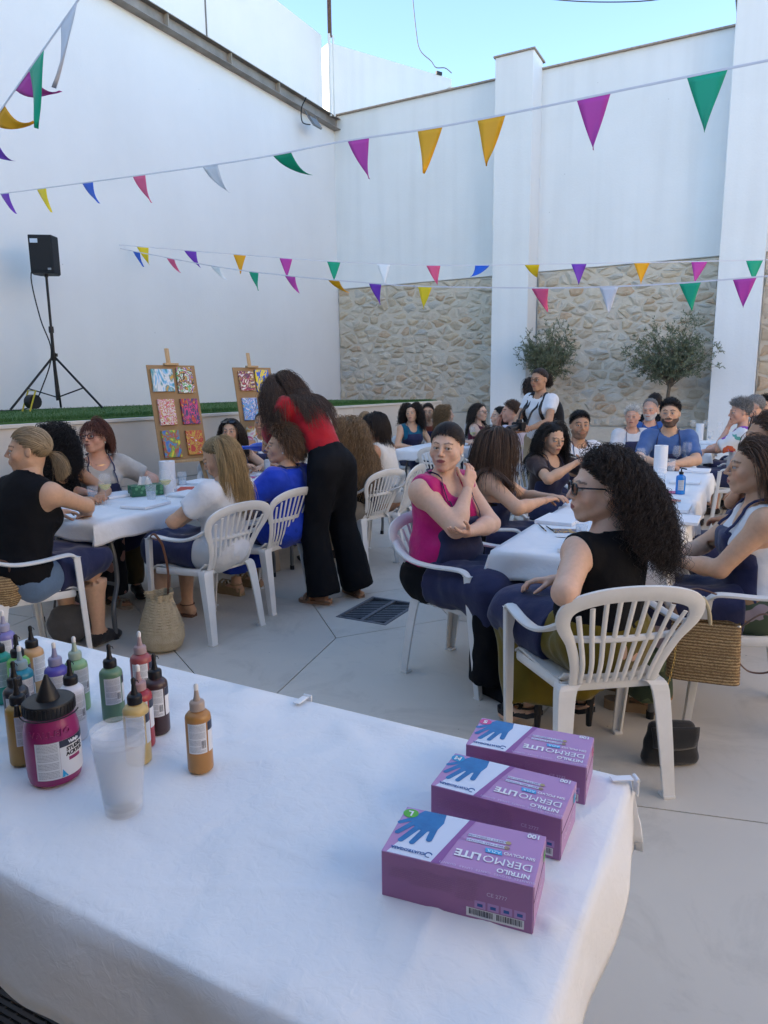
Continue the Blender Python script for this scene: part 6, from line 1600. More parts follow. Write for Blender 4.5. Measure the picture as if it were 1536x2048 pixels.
    txt('count', '100', 0.0135, 0.075, 0.075, white_ink, 0.0004); txt('count_note', 'UNIDADES', 0.004, 0.075, 0.018, textp)
    txt('brand', 'CUATROGASA', 0.0080, 0.835, 0.885, brandb, 0.0003); x, y = T(0.692, 0.885)
    mbr = MB(); mbr.tube([(x + 0.005 * math.cos(t), y + 0.005 * math.sin(t), BH + 0.0005) for t in np.linspace(0.3, 5.2, 14)], 0.0011, 5, flat=(1, 0.3)); mbr.build('brand_mark', brandb, e)
    # front: painted shade, then print
    def fr(name, x0, x1, z0, z1, m, k=1): obj(name, mesh_from(name, [(x0, -BD / 2 - 0.0003 * k, z0), (x1, -BD / 2 - 0.0003 * k, z0), (x1, -BD / 2 - 0.0003 * k, z1), (x0, -BD / 2 - 0.0003 * k, z1)], [[0, 1, 2, 3]]), m, e)
    fr('front_shade', -BL / 2 + 0.0015, BL / 2 - 0.0015, 0.0015, BH - 0.0015, pur_sh)  # shade of the front face put in as a darker purple
    frt = lambda nm, s, h, x, z, m, b=0.0, al='CENTER': text_mesh(nm, s, h, m, e, Matrix.Translation((x, -BD / 2 - 0.0007, z)) @ Matrix.Rotation(R(90), 4, 'X'), b, 0.00005, al)
    frt('ce_mark', 'CE 2777', 0.0085, 0.062, 0.046, textp)
    body_txt = 'guantes de nitrilo sin polvo\nno esteriles ambidiestros\nproducto sanitario clase I\nequipo proteccion individual\nconservar en lugar seco'
    for x, n in ((-0.083, 3), (-0.05, 5), (-0.018, 4), (0.018, 6)):
        frt('small_print', '\n'.join((body_txt.split('\n') * 3)[:n * 2]), 0.0030, x, 0.046, faint)
    fr('barcode_patch', 0.018, 0.101, 0.005, 0.019, lab_white, 2); bc = MB(); rs = np.random.RandomState(3); x = 0.022
    while x < 0.098:
        wd = rs.choice([0.0005, 0.0009, 0.0014]); bc.add([(x, -BD / 2 - 0.0009, 0.0085), (x + wd, -BD / 2 - 0.0009, 0.0085), (x + wd, -BD / 2 - 0.0009, 0.018), (x, -BD / 2 - 0.0009, 0.018)], [[0, 1, 2, 3]]); x += wd + rs.choice([0.0006, 0.001])
        if 0.056 < x < 0.061: x = 0.062
    bc.build('barcode', ink_m, e)
    for k in range(4):
        fr('pictogram', 0.030 + k * 0.019, 0.046 + k * 0.019, 0.0205, 0.0325, pur_l, 2); fr('pictogram_mark', 0.034 + k * 0.019, 0.042 + k * 0.019, 0.0235, 0.0285, brandb, 3)
    # right end: tuck flap seam and faint print
    xr = BL / 2; mb = MB(); mb.box((xr + 0.0002, -BD / 2 + 0.002, BH / 2), (0.0006, 0.0016, BH - 0.004)); mb.box((xr + 0.0002, 0.0, BH * 0.62), (0.0006, BD - 0.006, 0.0008)); mb.build('flap_seam', seam_m, e)
    text_mesh('end_name', 'DermoLITE', 0.015, textp, e, Matrix.Translation((xr + 0.0006, 0.0, 0.028)) @ Matrix.Rotation(R(90), 4, 'Z') @ Matrix.Rotation(R(90), 4, 'X'), 0.0, 0.00005)
    y0 = 0.040; obj('end_badge', mesh_from('end_badge', [(xr + 0.0007, y0 + 0.009 * math.cos(t), 0.055 + 0.009 * math.sin(t)) for t in np.linspace(0, 6.283, 17)[:-1]], [list(range(16))]), cm_, e)
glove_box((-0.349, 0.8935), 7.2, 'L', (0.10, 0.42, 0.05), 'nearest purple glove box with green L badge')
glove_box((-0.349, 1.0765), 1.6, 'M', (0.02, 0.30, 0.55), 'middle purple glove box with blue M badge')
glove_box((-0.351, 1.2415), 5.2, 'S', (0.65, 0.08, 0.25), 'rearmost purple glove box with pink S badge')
# table clips
clip_m = mat('clip_white', (0.78, 0.78, 0.78), rough=0.3)
def clip(x, y, rzz, label):
    e = empty('table_clip', (x, y, 0.742), R(rzz)); tag(e, label, 'clip', 'white plastic table cover clips')
    mb = MB(); mb.box((0, -0.012, 0.005), (0.018, 0.042, 0.0025)); mb.box((0, 0.018, -0.012), (0.022, 0.003, 0.034)); mb.build('clip_body', clip_m, e, bevel=0.001)
    MB().tube([(-0.011, 0.017, 0.004), (0.011, 0.017, 0.004)], 0.004, 8).build('clip_bend', clip_m, e, smooth=True)
clip(-0.944, 1.323, 0, 'white table clip on the far edge of the nearest table'); clip(-0.178, 1.315, -58, 'white table clip on the far right corner of the nearest table, behind the S box'); clip(-0.20, 0.64, -90, 'white table clip at the bottom edge of the picture')
# dark mat on the floor below the nearest table
e = empty('floor_mat', (-1.72, 1.02, 0.0), R(2)); tag(e, 'dark ribbed floor mat under the left end of the nearest table', 'mat')
MB().box((0, -0.06, 0.005), (1.0, 0.34, 0.008)).build('mat_base', mat('mat_rubber', (0.035, 0.037, 0.045), rough=0.8), e)
ridge = MB().box((0, 0, 0.0115), (0.99, 0.010, 0.006)).mesh('mat_ridge')
for k in range(20): obj('mat_ridge', ridge, mat('mat_ridge', (0.05, 0.052, 0.062), rough=0.7), e, (0, -0.22 + 0.0165 * k, 0))
cr = MB().box((0, -0.06, 0.0105), (0.006, 0.33, 0.004)).mesh('mat_rib')
for k in range(24): obj('mat_rib', cr, MATS['mat_ridge'], e, (-0.48 + 0.0415 * k, 0, 0))

# ------------------------------------------------------------ things on the other tables
glass_m = mat('clear_glass', (0.92, 0.94, 0.96), rough=0.03, spec=0.9, alpha=0.085, coat=0.5); wine_m = mat('white_wine', (0.72, 0.62, 0.16), rough=0.05, spec=0.5, alpha=0.6); water_m = mat('tumbler_plastic', (0.90, 0.93, 0.96), rough=0.08, spec=0.8, alpha=0.12); wat = mat('water', (0.62, 0.72, 0.80), rough=0.02, spec=0.6, alpha=0.35)
def at_table(px_, z=0.7425): p = at(px_, z=z); return p
def wineglass(px_, label, wine=False, h=0.21):
    p = at_table(px_); e = empty('wine_glass', (p[0], p[1], 0.7430)); tag(e, label, 'wine glass', 'stemmed wine glasses'); s = h / 0.21
    MB().lathe([(0.0, 0.0), (0.034, 0.0), (0.034, 0.0015), (0.006, 0.006), (0.0035, 0.015), (0.0035, 0.085), (0.006, 0.092), (0.026, 0.108), (0.040, 0.130), (0.0425, 0.150), (0.038, 0.180), (0.032, 0.210), (0.0312, 0.210), (0.037, 0.180), (0.0413, 0.150), (0.039, 0.131), (0.025, 0.1095), (0.0, 0.098)], 24, cap0=False, cap1=False, sx=s, sy=s).build('glass', glass_m, e, smooth=True)
    for o in e.children: o.scale = (1, 1, s)
    if wine: MB().lathe([(0.0, 0.0995), (0.0245, 0.110), (0.0385, 0.1315), (0.0402, 0.1385), (0.0, 0.1385)], 24, cap0=False, cap1=False).build('wine', wine_m, e, smooth=True)
def tumbler(px_, label, fill=0.5, h=0.105):
    p = at_table(px_); e = empty('plastic_tumbler', (p[0], p[1], 0.7430)); tag(e, label, 'plastic cup', 'clear plastic cups on the tables')
    MB().lathe([(0.0, 0.001), (0.029, 0.001), (0.038, h), (0.0385, h + 0.001), (0.0368, h), (0.028, 0.004), (0.0, 0.004)], 22, cap0=False, cap1=False).build('cup', water_m, e, smooth=True)
    if fill: MB().lathe([(0.0, 0.005), (0.0278, 0.005), (lerp(0.028, 0.0365, fill), h * fill), (0.0, h * fill)], 22, cap0=False, cap1=False).build('water', wat, e, smooth=True)
canvas_m = mat('blank_canvas', (0.80, 0.80, 0.81), rough=0.8, noise=0.03, nscale=40, bump=0.15, bscale=300); canvas_e = mat('canvas_side', (0.74, 0.74, 0.76), rough=0.8)
def blank(px_, label, w=0.20, l=0.25, rz_=0, h=0.018):
    p = at_table(px_); e = empty('blank_canvas', (p[0], p[1], 0.7432), R(rz_)); tag(e, label, 'canvas', 'blank white canvases on the tables')
    MB().box((0, 0, h / 2), (w, l, h)).build('canvas_block', canvas_m, e, bevel=0.002)
    return e
def roll(px_, label, r=0.055, h=0.235):
    p = at_table(px_); e = empty('kitchen_roll', (p[0], p[1], 0.7430)); tag(e, label, 'kitchen roll', 'kitchen paper rolls')
    MB().lathe([(0.02, 0.0), (r, 0.0), (r, h), (0.02, h), (0.02, 0.0)], 28, cap0=False, cap1=False).build('paper', mat('roll_paper', (0.78, 0.78, 0.79), rough=0.9, bump=0.3, bscale=70), e, smooth=True)
    MB().lathe([(0.0195, 0.001), (0.0195, h - 0.001), (0.018, h - 0.001), (0.018, 0.001)], 16, cap0=False, cap1=False).build('core', mat('card_core', (0.35, 0.25, 0.15), rough=0.9), e, smooth=True)
    MB().add([(r * math.cos(R(230)), r * math.sin(R(230)), 0.0), (r * 1.12 * math.cos(R(212)), r * 1.12 * math.sin(R(212)), 0.0), (r * 1.12 * math.cos(R(212)), r * 1.12 * math.sin(R(212)), h), (r * math.cos(R(230)), r * math.sin(R(230)), h)], [[0, 1, 2, 3]]).build('loose_sheet', MATS['roll_paper'], e)
# left table
wineglass((213, 1010), 'wine glass with white wine at the left table by the bare elbow', True); wineglass((333, 1000), 'wine glass with white wine beside the green tissue box', True)
roll((338, 985), 'kitchen paper roll on the left table behind the tissue box'); tumbler((303, 1000), 'water cup in front of the green tissue box', 0.55); tumbler((365, 970), 'water cup behind the kitchen roll on the left table', 0.4); tumbler((187, 1003), 'plastic cup left of the wine glass at the left table', 0.6); tumbler((347, 985), 'plastic cup between the wine glass and the red card', 0.3)
p = at_table((292, 990)); e = empty('tissue_box', (p[0], p[1], 0.7432), R(62)); tag(e, 'green patterned tissue box with a tissue pulled up on the left table', 'tissue box')
tg = bpy.data.materials.new('tissue_green'); tg.use_nodes = True; N, L = tg.node_tree.nodes, tg.node_tree.links; vo = N.new('ShaderNodeTexVoronoi'); vo.inputs['Scale'].default_value = 32; tcn = N.new('ShaderNodeTexCoord'); L.new(tcn.outputs['Object'], vo.inputs['Vector']); cr_ = N.new('ShaderNodeValToRGB'); cr_.color_ramp.elements[0].position = 0.28; cr_.color_ramp.elements[0].color = (0.10, 0.30, 0.16, 1); cr_.color_ramp.elements[1].position = 0.42; cr_.color_ramp.elements[1].color = (0.015, 0.12, 0.06, 1); L.new(vo.outputs['Distance'], cr_.inputs['Fac']); L.new(cr_.outputs['Color'], N['Principled BSDF'].inputs['Base Color'])
MB().box((0, 0, 0.038), (0.225, 0.115, 0.076)).build('carton', tg, e, bevel=0.002)
mb = MB(); mb.grid(8, 6, lambda u, v: ((u - 0.5) * 0.11 * (1 - 0.3 * v), 0.02 * math.sin(u * 9) * (0.4 + v), 0.074 + v * 0.065 * (1 - 0.35 * abs(u - 0.4)) + 0.006 * math.sin(u * 17))); mb.build('tissue', MATS['roll_paper'], e, smooth=True)
blank((292, 1012), 'blank canvas at the near right edge of the left table', 0.20, 0.26, 8); blank((235, 992), 'blank canvas beside the wine glass on the left table', 0.2, 0.25, -10); blank((375, 990), 'blank canvas before the blonde woman in white', 0.2, 0.25, 4); blank((400, 966), 'blank canvas farther along the left table', 0.2, 0.25, 0)
blank((545, 950), 'blank canvas before the woman in blue', 0.2, 0.25, 0)
p = at_table((370, 983)); e = obj('red_card', MB().box((0, 0, 0.002), (0.14, 0.10, 0.003)).add([(-0.07, -0.05, 0.004), (0.07, -0.05, 0.004), (0.06, 0.05, 0.03), (-0.05, 0.05, 0.028)], [[0, 1, 2, 3]]).mesh('red_card'), mat('coral_card', (0.62, 0.10, 0.06), rough=0.5), None, (p[0], p[1], 0.7432), (0, 0, R(25))); tag(e, 'coral red folded card on the left table', 'card')
def pump(px_, name, col, label, s=1.0):
    p = at_table(px_); e = empty('pump_bottle', (p[0], p[1], 0.7430)); tag(e, label, 'bottle'); m = mat('pump_' + name, col, rough=0.25, spec=0.5, coat=0.2)
    MB().lathe([(0.0, 0), (0.030 * s, 0), (0.032 * s, 0.004), (0.032 * s, 0.115 * s), (0.028 * s, 0.127 * s), (0.013 * s, 0.135 * s), (0.013 * s, 0.142 * s)], 24, cap0=False).build('body', m, e, smooth=True)
    MB().lathe([(0.015 * s, 0.138 * s), (0.015 * s, 0.155 * s), (0.005 * s, 0.157 * s), (0.004 * s, 0.175 * s)], 16).tube([(0, 0, 0.176 * s), (0.006 * s, -0.004, 0.18 * s), (0.034 * s, -0.02 * s, 0.176 * s)], 0.005 * s, 8).build('pump', black_m, e, smooth=True)
    va = math.degrees(math.atan2(-p[1], -p[0])); curved_label('label', 0.0325 * s, va - 30, va + 40, 0.03 * s, 0.10 * s, lab_txt, e)
pump((1360, 988), 'blue', (0.02, 0.22, 0.62), 'bright blue pump bottle on the right table', 1.0); pump((535, 945), 'grey', (0.45, 0.47, 0.48), 'pale grey pump bottle with black top beside the woman in blue', 0.9)
# right tables
blank((1120, 1042), 'blank canvas nearest the woman in pink', 0.21, 0.26, -3); blank((1170, 1098), 'blank canvas under the chin of the woman with curls', 0.2, 0.24, 0); blank((1190, 998), 'blank canvas before the woman in the brown shirt', 0.2, 0.25, 4); blank((1345, 1018), 'blank canvas in the middle of the right table', 0.2, 0.25, 0); blank((1370, 965), 'blank canvas left of the blue pump bottle', 0.22, 0.24, 2); blank((1390, 943), 'blank canvas before the bearded man in blue', 0.24, 0.24, 0)
blank((1360, 1042), 'blank canvas at the right edge of the right table', 0.2, 0.24, 0)
roll((1320, 945), 'kitchen paper roll before the bearded man in blue'); wineglass((1352, 935), 'empty wine glass left of the pair before the bearded man', False, 0.20); wineglass((1372, 935), 'taller empty wine glass right of the pair before the bearded man', False, 0.23); wineglass((1163, 1018), 'wine glass before the face of the woman with curls', False); wineglass((1280, 945), 'wine glass left of the kitchen roll on the right table', False)
tumbler((1163, 1068), 'water cup on the right table before the woman with curls', 0.45); tumbler((1322, 965), 'water cup below the kitchen roll on the right table', 0.5); tumbler((1342, 942), 'water cup beside the kitchen roll on the right table', 0.4); tumbler((1196, 1062), 'second water cup near the woman with curls', 0.3)
def photo(px_, rz_, i, cols, label):
    p = at_table(px_); o = obj('photo_print', MB().box((0, 0, 0.0006), (0.10, 0.15, 0.0008)).mesh('photo_print'), paint_mat(40 + i, cols), None, (p[0], p[1], 0.7432), (0, 0, R(rz_))); tag(o, label, 'print', 'colour prints on the tables')
photo((1338, 985), 12, 1, (nav, mag, wht), 'violet colour print beside the blue pump bottle'); photo((1345, 1002), 5, 2, (nav, red_, ocr, skyb), 'blue and orange colour print in the middle of the right table'); photo((1135, 1062), -70, 3, (nav, ocr, red_), 'colour print beside the canvas near the woman in pink'); photo((500, 955), 30, 4, (wht, mag, nav), 'colour print on the left table behind the pump bottle')
def brush(px_, rz_, label):
    p = at_table(px_); e = empty('paintbrush', (p[0], p[1], 0.7470), R(rz_)); tag(e, label, 'paintbrush', 'paintbrushes')
    MB().tube([(-0.09, 0, 0), (0.0, 0, 0.0), (0.05, 0, 0)], [0.0022, 0.0042, 0.003], 8).build('handle', black_m, e, smooth=True); MB().tube([(0.05, 0, 0), (0.072, 0, 0)], 0.0035, 8).build('ferrule', mat('ferrule', (0.6, 0.6, 0.6), rough=0.3, metal=0.9), e); MB().tube([(0.072, 0, 0), (0.095, 0, 0)], [0.0036, 0.001], 8).build('bristles', mat('bristle', (0.25, 0.14, 0.06), rough=0.8), e)
brush((1085, 1057), -62, 'black paintbrush beside the canvas near the woman in pink'); brush((1102, 1060), -58, 'second black paintbrush closer to the water cup')
p = at_table((1130, 1073)); tag(obj('paper_tag', MB().box((0, 0, 0.001), (0.09, 0.05, 0.0012)).mesh('paper_tag'), lab_white, None, (p[0], p[1], 0.7432), (0, 0, R(20))), 'small white card on the right table near the water cup', 'card')
# far tables
roll((937, 878), 'kitchen paper roll on the far table of the woman in teal', 0.05, 0.22); wineglass((957, 880), 'wine glass on the far table beside the kitchen roll', True); wineglass((945, 885), 'wine glass in front of the kitchen roll on the far table', True); tumbler((925, 886), 'plastic cup on the far table left of the kitchen roll', 0.5)
roll((1398, 880), 'kitchen paper roll on the far table beside the floral shirt woman', 0.05, 0.22); wineglass((1410, 868), 'wine glass on the far table right of the kitchen roll'); wineglass((1438, 875), 'wine glass on the far table near the hand of the floral shirt woman'); wineglass((1385, 868), 'wine glass behind the kitchen roll on the far table')
blank((1420, 888), 'blank canvas on the far table beside the floral shirt woman', 0.22, 0.24, 0); tumbler((1420, 878), 'plastic cup on the far table by the floral shirt woman', 0.4)
# ------------------------------------------------------------ the people
def fc(P, a):
    """heading (deg) of somebody at P who looks at angle a in the picture: 0 to the viewer, 90 to picture left, 180 away, -90 right"""
    t = unit(np.array((CAM_C[0] - P[0], CAM_C[1] - P[1], 0))); l = np.array((t[1], -t[0], 0)); d = t * math.cos(R(a)) + l * math.sin(R(a))
    return math.degrees(math.atan2(-d[0], d[1]))
NV = NAVY
BLK = cloth('black', (0.007, 0.007, 0.0085), noise=0.2, sheen=0.0); WHT = cloth('white', (0.74, 0.74, 0.75), noise=0.05); JEAN = cloth('denim', (0.13, 0.20, 0.30), bump=0.35)
def P_(key, label, px_, body, headA, plane, **k):
    h = at(px_, **plane); yaw = fc(h, body); return person(key, label, h, yaw, k.pop('group', 'people at the tables'), hy=fc(h, headA), **k)
def floral(name, base, cols, scale=14, thr=0.33):
    m = bpy.data.materials.new(name); m.use_nodes = True; N, L = m.node_tree.nodes, m.node_tree.links; b = N['Principled BSDF']; b.inputs['Roughness'].default_value = 0.8
    tc = N.new('ShaderNodeTexCoord'); nz = N.new('ShaderNodeTexNoise'); nz.inputs['Scale'].default_value = 9; L.new(tc.outputs['Object'], nz.inputs['Vector'])
    mx0 = N.new('ShaderNodeMix'); mx0.data_type = 'VECTOR'; mx0.inputs['Factor'].default_value = 0.12; L.new(tc.outputs['Object'], mx0.inputs['A']); L.new(nz.outputs['Color'], mx0.inputs['B'])
    v = N.new('ShaderNodeTexVoronoi'); v.inputs['Scale'].default_value = scale; L.new(mx0.outputs['Result'], v.inputs['Vector'])
    cr = N.new('ShaderNodeValToRGB'); cr.color_ramp.interpolation = 'CONSTANT'; e = cr.color_ramp.elements
    while len(e) < len(cols): e.new(0.5)
    for k, c in enumerate(cols): e[k].position = k / len(cols); e[k].color = (*c, 1)
    sp = N.new('ShaderNodeSeparateColor'); L.new(v.outputs['Color'], sp.inputs[0]); L.new(sp.outputs[0], cr.inputs['Fac'])
    lt = N.new('ShaderNodeMath'); lt.operation = 'LESS_THAN'; lt.inputs[1].default_value = thr; L.new(v.outputs['Distance'], lt.inputs[0])
    mx = N.new('ShaderNodeMix'); mx.data_type = 'RGBA'; mx.inputs['A'].default_value = (*base, 1); L.new(lt.outputs[0], mx.inputs['Factor']); L.new(cr.outputs['Color'], mx.inputs['B']); L.new(mx.outputs['Result'], b.inputs['Base Color']); return m
FLW = floral('floral_white', (0.74, 0.72, 0.71), ((0.6, 0.05, 0.2), (0.74, 0.72, 0.71), (0.6, 0.12, 0.05), (0.10, 0.35, 0.30), (0.74, 0.72, 0.71), (0.25, 0.05, 0.35)), 13, 0.40)
FLD = floral('floral_black', (0.012, 0.012, 0.018), ((0.45, 0.25, 0.22), (0.012, 0.012, 0.018), (0.5, 0.42, 0.36), (0.012, 0.012, 0.018)), 11, 0.38)
TRO = floral('tropic_print', (0.05, 0.075, 0.04), ((0.12, 0.16, 0.08), (0.35, 0.18, 0.08), (0.3, 0.24, 0.26), (0.05, 0.075, 0.04)), 9, 0.5)
far = dict(res=0.014, hres=0.0052, handres=0.006)
# --- left table
P_('blacktop', 'woman with blonde ponytail in a sleeveless black top, seen from behind at the left edge', (56, 900), 226, 98, dict(y=2.37), skin='mid', fat=1.12, lean=14, side=4, res=0.009, hres=0.0038,
   arms=dict(R=((0.02, 0.50, 0.79), (1.0, 0.5, -0.2), (0, 0, -1), 0.5), L=((-0.16, 0.42, 0.80), (-1, 0, -0.5), (0, 0, -1), 0.5)), wear=[('top', BLK, dict(cap=-0.005, hem=-0.03, neck=0.07, t=0.022, amp=0.0014)), ('trousers', JEAN, dict(len=0.32, waist=0.10, t=0.009, amp=0.001, name='denim_shorts')), ('lap', NV, dict(back=0.10, len=0.0))],
   hair=dict(t='tied', c='ash', n=1500, tie=(0, -0.112, -0.035), tail=0.15, taildir=(0.1, -1, 0.0), puff=0.06, r=0.002))
P_('curlyblack', 'woman with black curls and sunglasses on her head, behind the blonde ponytail', (103, 884), -30, 118, dict(x=-4.36), skin='tan', arms=dict(R='table', L='table'), sunglasses_up=True, heel=0.0,
   wear=[('top', BLK, dict(cap=-0.02, scoop=0.1)), ('trousers', FLD, dict(wide=0.05)), ('lap', NV), ('sandals', mat('sandal_beige', (0.42, 0.34, 0.26), rough=0.7))],
   hair=dict(t='down', c='black', n=1300, len=0.24, vol=0.035, wave=(0.010, 130), k2=36, grav=0.3, r=0.0020))
P_('glasses', 'woman with short auburn hair, red-framed glasses and a beige tee', (190, 874), -12, 36, dict(x=-4.38), skin='red', fat=1.2, hp=-6, lip=(0.30, 0.10, 0.09), glasses='red', necklace=True, earring=True, cheek=0.003, legs={},
   arms=dict(R=((0.17, 0.40, 0.79), (1, -0.2, -0.3), (0, 0, -1), 0.5), L=((-0.26, 0.30, 0.80), (-1, -0.3, -0.4), (0, 0, -1), 0.5)), wear=[('top', cloth('beige', (0.50, 0.46, 0.41)), dict(sleeve=0.75, neck=0.10, loose=0.012, scoop=0.06)), ('lap', NV), ('bib', NV, dict(w=0.10, top=0.10)), ('trousers', cloth('olive_dark', (0.10, 0.08, 0.04)))],
   hair=dict(t='down', c='auburn', n=1200, len=0.12, vol=0.012, part=0.03, fringe=0.8, flen=0.05, grav=0.22, mess=0.02, r=0.002, topvol=0.08, line=(0.004, 0.85)))
P_('blonde', 'blonde woman in a white tee sitting with her back to the aisle, looking down', (437, 912), 128, 104, dict(x=-2.88), skin='mid', hp=26, lean=-3, res=0.0095, hres=0.0040, fat=1.05,
   arms=dict(L=((-0.02, 0.24, 0.71), (-1, 0.3, -0.4), (0, 0, -1), 0.6), R=((0.02, 0.28, 0.72), (1, 0, -0.4), (0, 0, -1), 0.6)), wear=[('top', WHT, dict(sleeve=0.62, neck=0.09, loose=0.014, hem=-0.10, amp=0.003, t=0.017)), ('trousers', cloth('offwhite', (0.66, 0.64, 0.61), noise=0.06), dict(len=0.62)), ('lap', NV, dict(back=0.10, len=0.25)), ('sandals', mat('sandal_brown', (0.16, 0.08, 0.05), rough=0.7))],
   hair=dict(t='down', c='blonde', tuck=True, n=2600, len=0.34, vol=0.014, part=0.0, mess=0.02, r=0.0016, topvol=0.05))
P_('blue', 'woman with short brown hair and pearl earring in a royal blue blouse', (563, 893), 130, 88, dict(x=-2.92), skin='mid', hp=-3, lean=0, res=0.0095, hres=0.0040, fat=1.12, earring=True, lip=(0.38, 0.12, 0.11), gaze=(0, 4),
   arms=dict(L=((-0.08, 0.28, 0.72), (-1, 0.1, -0.5), (0, 0, -1), 0.6), R=((0.05, 0.32, 0.76), (1, 0, -0.4), (0, 0, -1), 0.6)), wear=[('top', cloth('royal', (0.012, 0.055, 0.52), rough=0.6), dict(sleeve=1.55, neck=0.085, loose=0.020, hem=-0.12, amp=0.0045, t=0.016)), ('trousers', cloth('royal2', (0.010, 0.045, 0.40)), dict(wide=0.04, len=0.9)), ('bib', NV), ('lap', NV, dict(back=0.12, len=0.2)), ('sandals', mat('sandal_rope', (0.38, 0.27, 0.15), rough=0.9, bump=0.4), dict(thick=0.06))],
   hair=dict(t='down', c='chestnut', n=1600, len=0.095, vol=0.022, backcomb=True, mess=0.06, grav=0.14, tuck=True, r=0.0021, topvol=0.22))
P_('red', 'woman in a red blouse and wide black trousers bending over the table', (563, 770), 138, 122, dict(x=-3.08), stand=True, pz=0.965, lean=46, hp=48, skin='mid', res=0.0095, hres=0.004, fat=0.98, group='people standing',
   arms=dict(L=(('w', at((520, 908), x=-3.42)), (-0.6, -0.3, -1), (0.4, 0.2, -0.3), 1.2), R=((0.20, 0.62, 0.86), (1, -0.2, -0.3), (0, 0, -1), 0.5)), legs=dict(L=((-0.12, 0.06, 0.50), (-0.13, -0.02, 0.085), (-0.3, 1, 0)), R=((0.11, 0.0, 0.51), (0.15, -0.09, 0.085), (0.3, 1, 0))),
   wear=[('top', cloth('scarlet', (0.46, 0.008, 0.016), rough=0.62), dict(sleeve=1.35, neck=0.075, loose=0.020, hem=0.085, t=0.012, amp=0.003)), ('trousers', BLK, dict(wide=0.056, high=True, waist=0.13, t=0.020, len=1.02, amp=0.004)), ('sandals', mat('sandal_tan', (0.30, 0.17, 0.10), rough=0.7))],
   hair=dict(t='down', c='brown', n=2800, len=0.41, vol=0.014, wave=(0.006, 55), k2=34, mess=0.03, flow=(0.0, -0.35, 0), r=0.0017, overface=True, grav=0.24, part=0.01, noarm=True))
P_('wavy', 'woman with long wavy blonde hair seen from behind, just beyond the bending woman in red', (690, 864), 140, 130, dict(x=-2.98), hp=10, skin='mid', res=0.012, arms=dict(L='table', R='table'), wear=[('top', BLK, dict(cap=-0.02, hem=-0.05)), ('lap', NV), ('trousers', cloth('taupe', (0.22, 0.19, 0.15)))],
   hair=dict(t='down', c='dblonde', n=1500, len=0.46, vol=0.03, wave=(0.012, 60), k2=30, r=0.0024, flow=(0, -0.05, 0)))
P_('tank', 'woman with a dark bob and white sleeveless top, in profile beyond the red blouse', (748, 852), 118, 84, dict(x=-2.98), hp=12, skin='tan', lean=14, res=0.012, arms=dict(L='table', R='table'), wear=[('top', cloth('rib_white', (0.70, 0.67, 0.62), noise=0.05), dict(cap=-0.012, hem=-0.05)), ('lap', NV)],
   hair=dict(t='down', c='dark', n=1200, len=0.17, vol=0.014, fringe=0.3, flen=0.09, r=0.0022, mess=0.03, tuck=True))
P_('hand', 'woman with tied fair hair resting her face on her hand behind the dark bob', (730, 842), 5, 22, dict(x=-4.3), hp=26, skin='fair', arms=dict(L=((-0.03, 0.17, 1.02), (-0.6, 0.6, -1), (0, -1, 0.2), 0.8, dict(dir=(0.1, -0.2, 1))), R='table'), wear=[('top', cloth('cream', (0.6, 0.52, 0.44)), dict(cap=0.0)), ('lap', NV)], hair=dict(t='tied', c='dblonde', n=700, bun=0.03, r=0.003), **far)
P_('sunhead', 'young woman with straight dark hair and sunglasses on her head, behind the blonde', (461, 862), -25, 14, dict(x=-4.36), skin='mid', hp=2, sunglasses_up=True, res=0.013, hres=0.0042, arms=dict(L='table', R=((0.12, 0.40, 0.82), (1, 0, -0.4), (0, 0, -1), 0.5)), gaze=(8, 0), wear=[('top', BLK, dict(cap=0.0)), ('bib', NV), ('lap', NV)],
   hair=dict(t='down', c='dark', n=1000, len=0.27, vol=0.006, part=0.0, mess=0.01, r=0.0022))
P_('bunwoman', 'young woman with slicked-back hair in a bun and white halter collar, chin raised', (525, 848), -18, 16, dict(x=-4.36), skin='tan', hp=-10, res=0.013, hres=0.0042, gaze=(5, -8), arms=dict(L='table', R='table'), wear=[('top', cloth('halter_white', (0.72, 0.72, 0.72), noise=0.04), dict(cap=-0.06, neck=0.052, hem=-0.05)), ('bib', NV), ('lap', NV)], hair=dict(t='tied', c='dark', n=900, bun=0.032, tie=(0, -0.10, 0.075), r=0.0022))
# --- far table
P_('teal', 'smiling woman with dark curls in a teal top at the far table', (823, 826), -25, 14, dict(x=-4.25), skin='mid', lip=(0.45, 0.14, 0.13), hr=4, arms=dict(L='lap', R='lap'), wear=[('top', cloth('teal', (0.005, 0.12, 0.20)), dict(cap=0.01, scoop=0.08)), ('bib', NV), ('lap', NV)], hair=dict(t='down', c='dark', n=900, len=0.27, vol=0.04, wave=(0.014, 100), k2=30, r=0.0028), **far)
P_('rustman', 'man with short dark hair in a rust tee beside the woman in teal', (856, 824), -20, 4, dict(x=-4.42), male=True, skin='mid', beard=(0.25, 'dark'), wear=[('top', cloth('rust', (0.28, 0.06, 0.03)), dict(sleeve=0.7)), ('bib', NV), ('lap', NV)], hair=dict(t='short', c='dark', n=500, len=0.014, r=0.0028), **far)
P_('curlblonde', 'woman with a mop of light brown curls turned to the right at the far table', (893, 832), -80, -85, dict(x=-4.05), skin='fair', wear=[('top', cloth('pale', (0.55, 0.48, 0.42)), dict(cap=-0.02)), ('lap', NV)], hair=dict(t='down', c='dblonde', n=900, len=0.17, vol=0.05, wave=(0.012, 130), k2=30, r=0.0028, overface=False), **far)
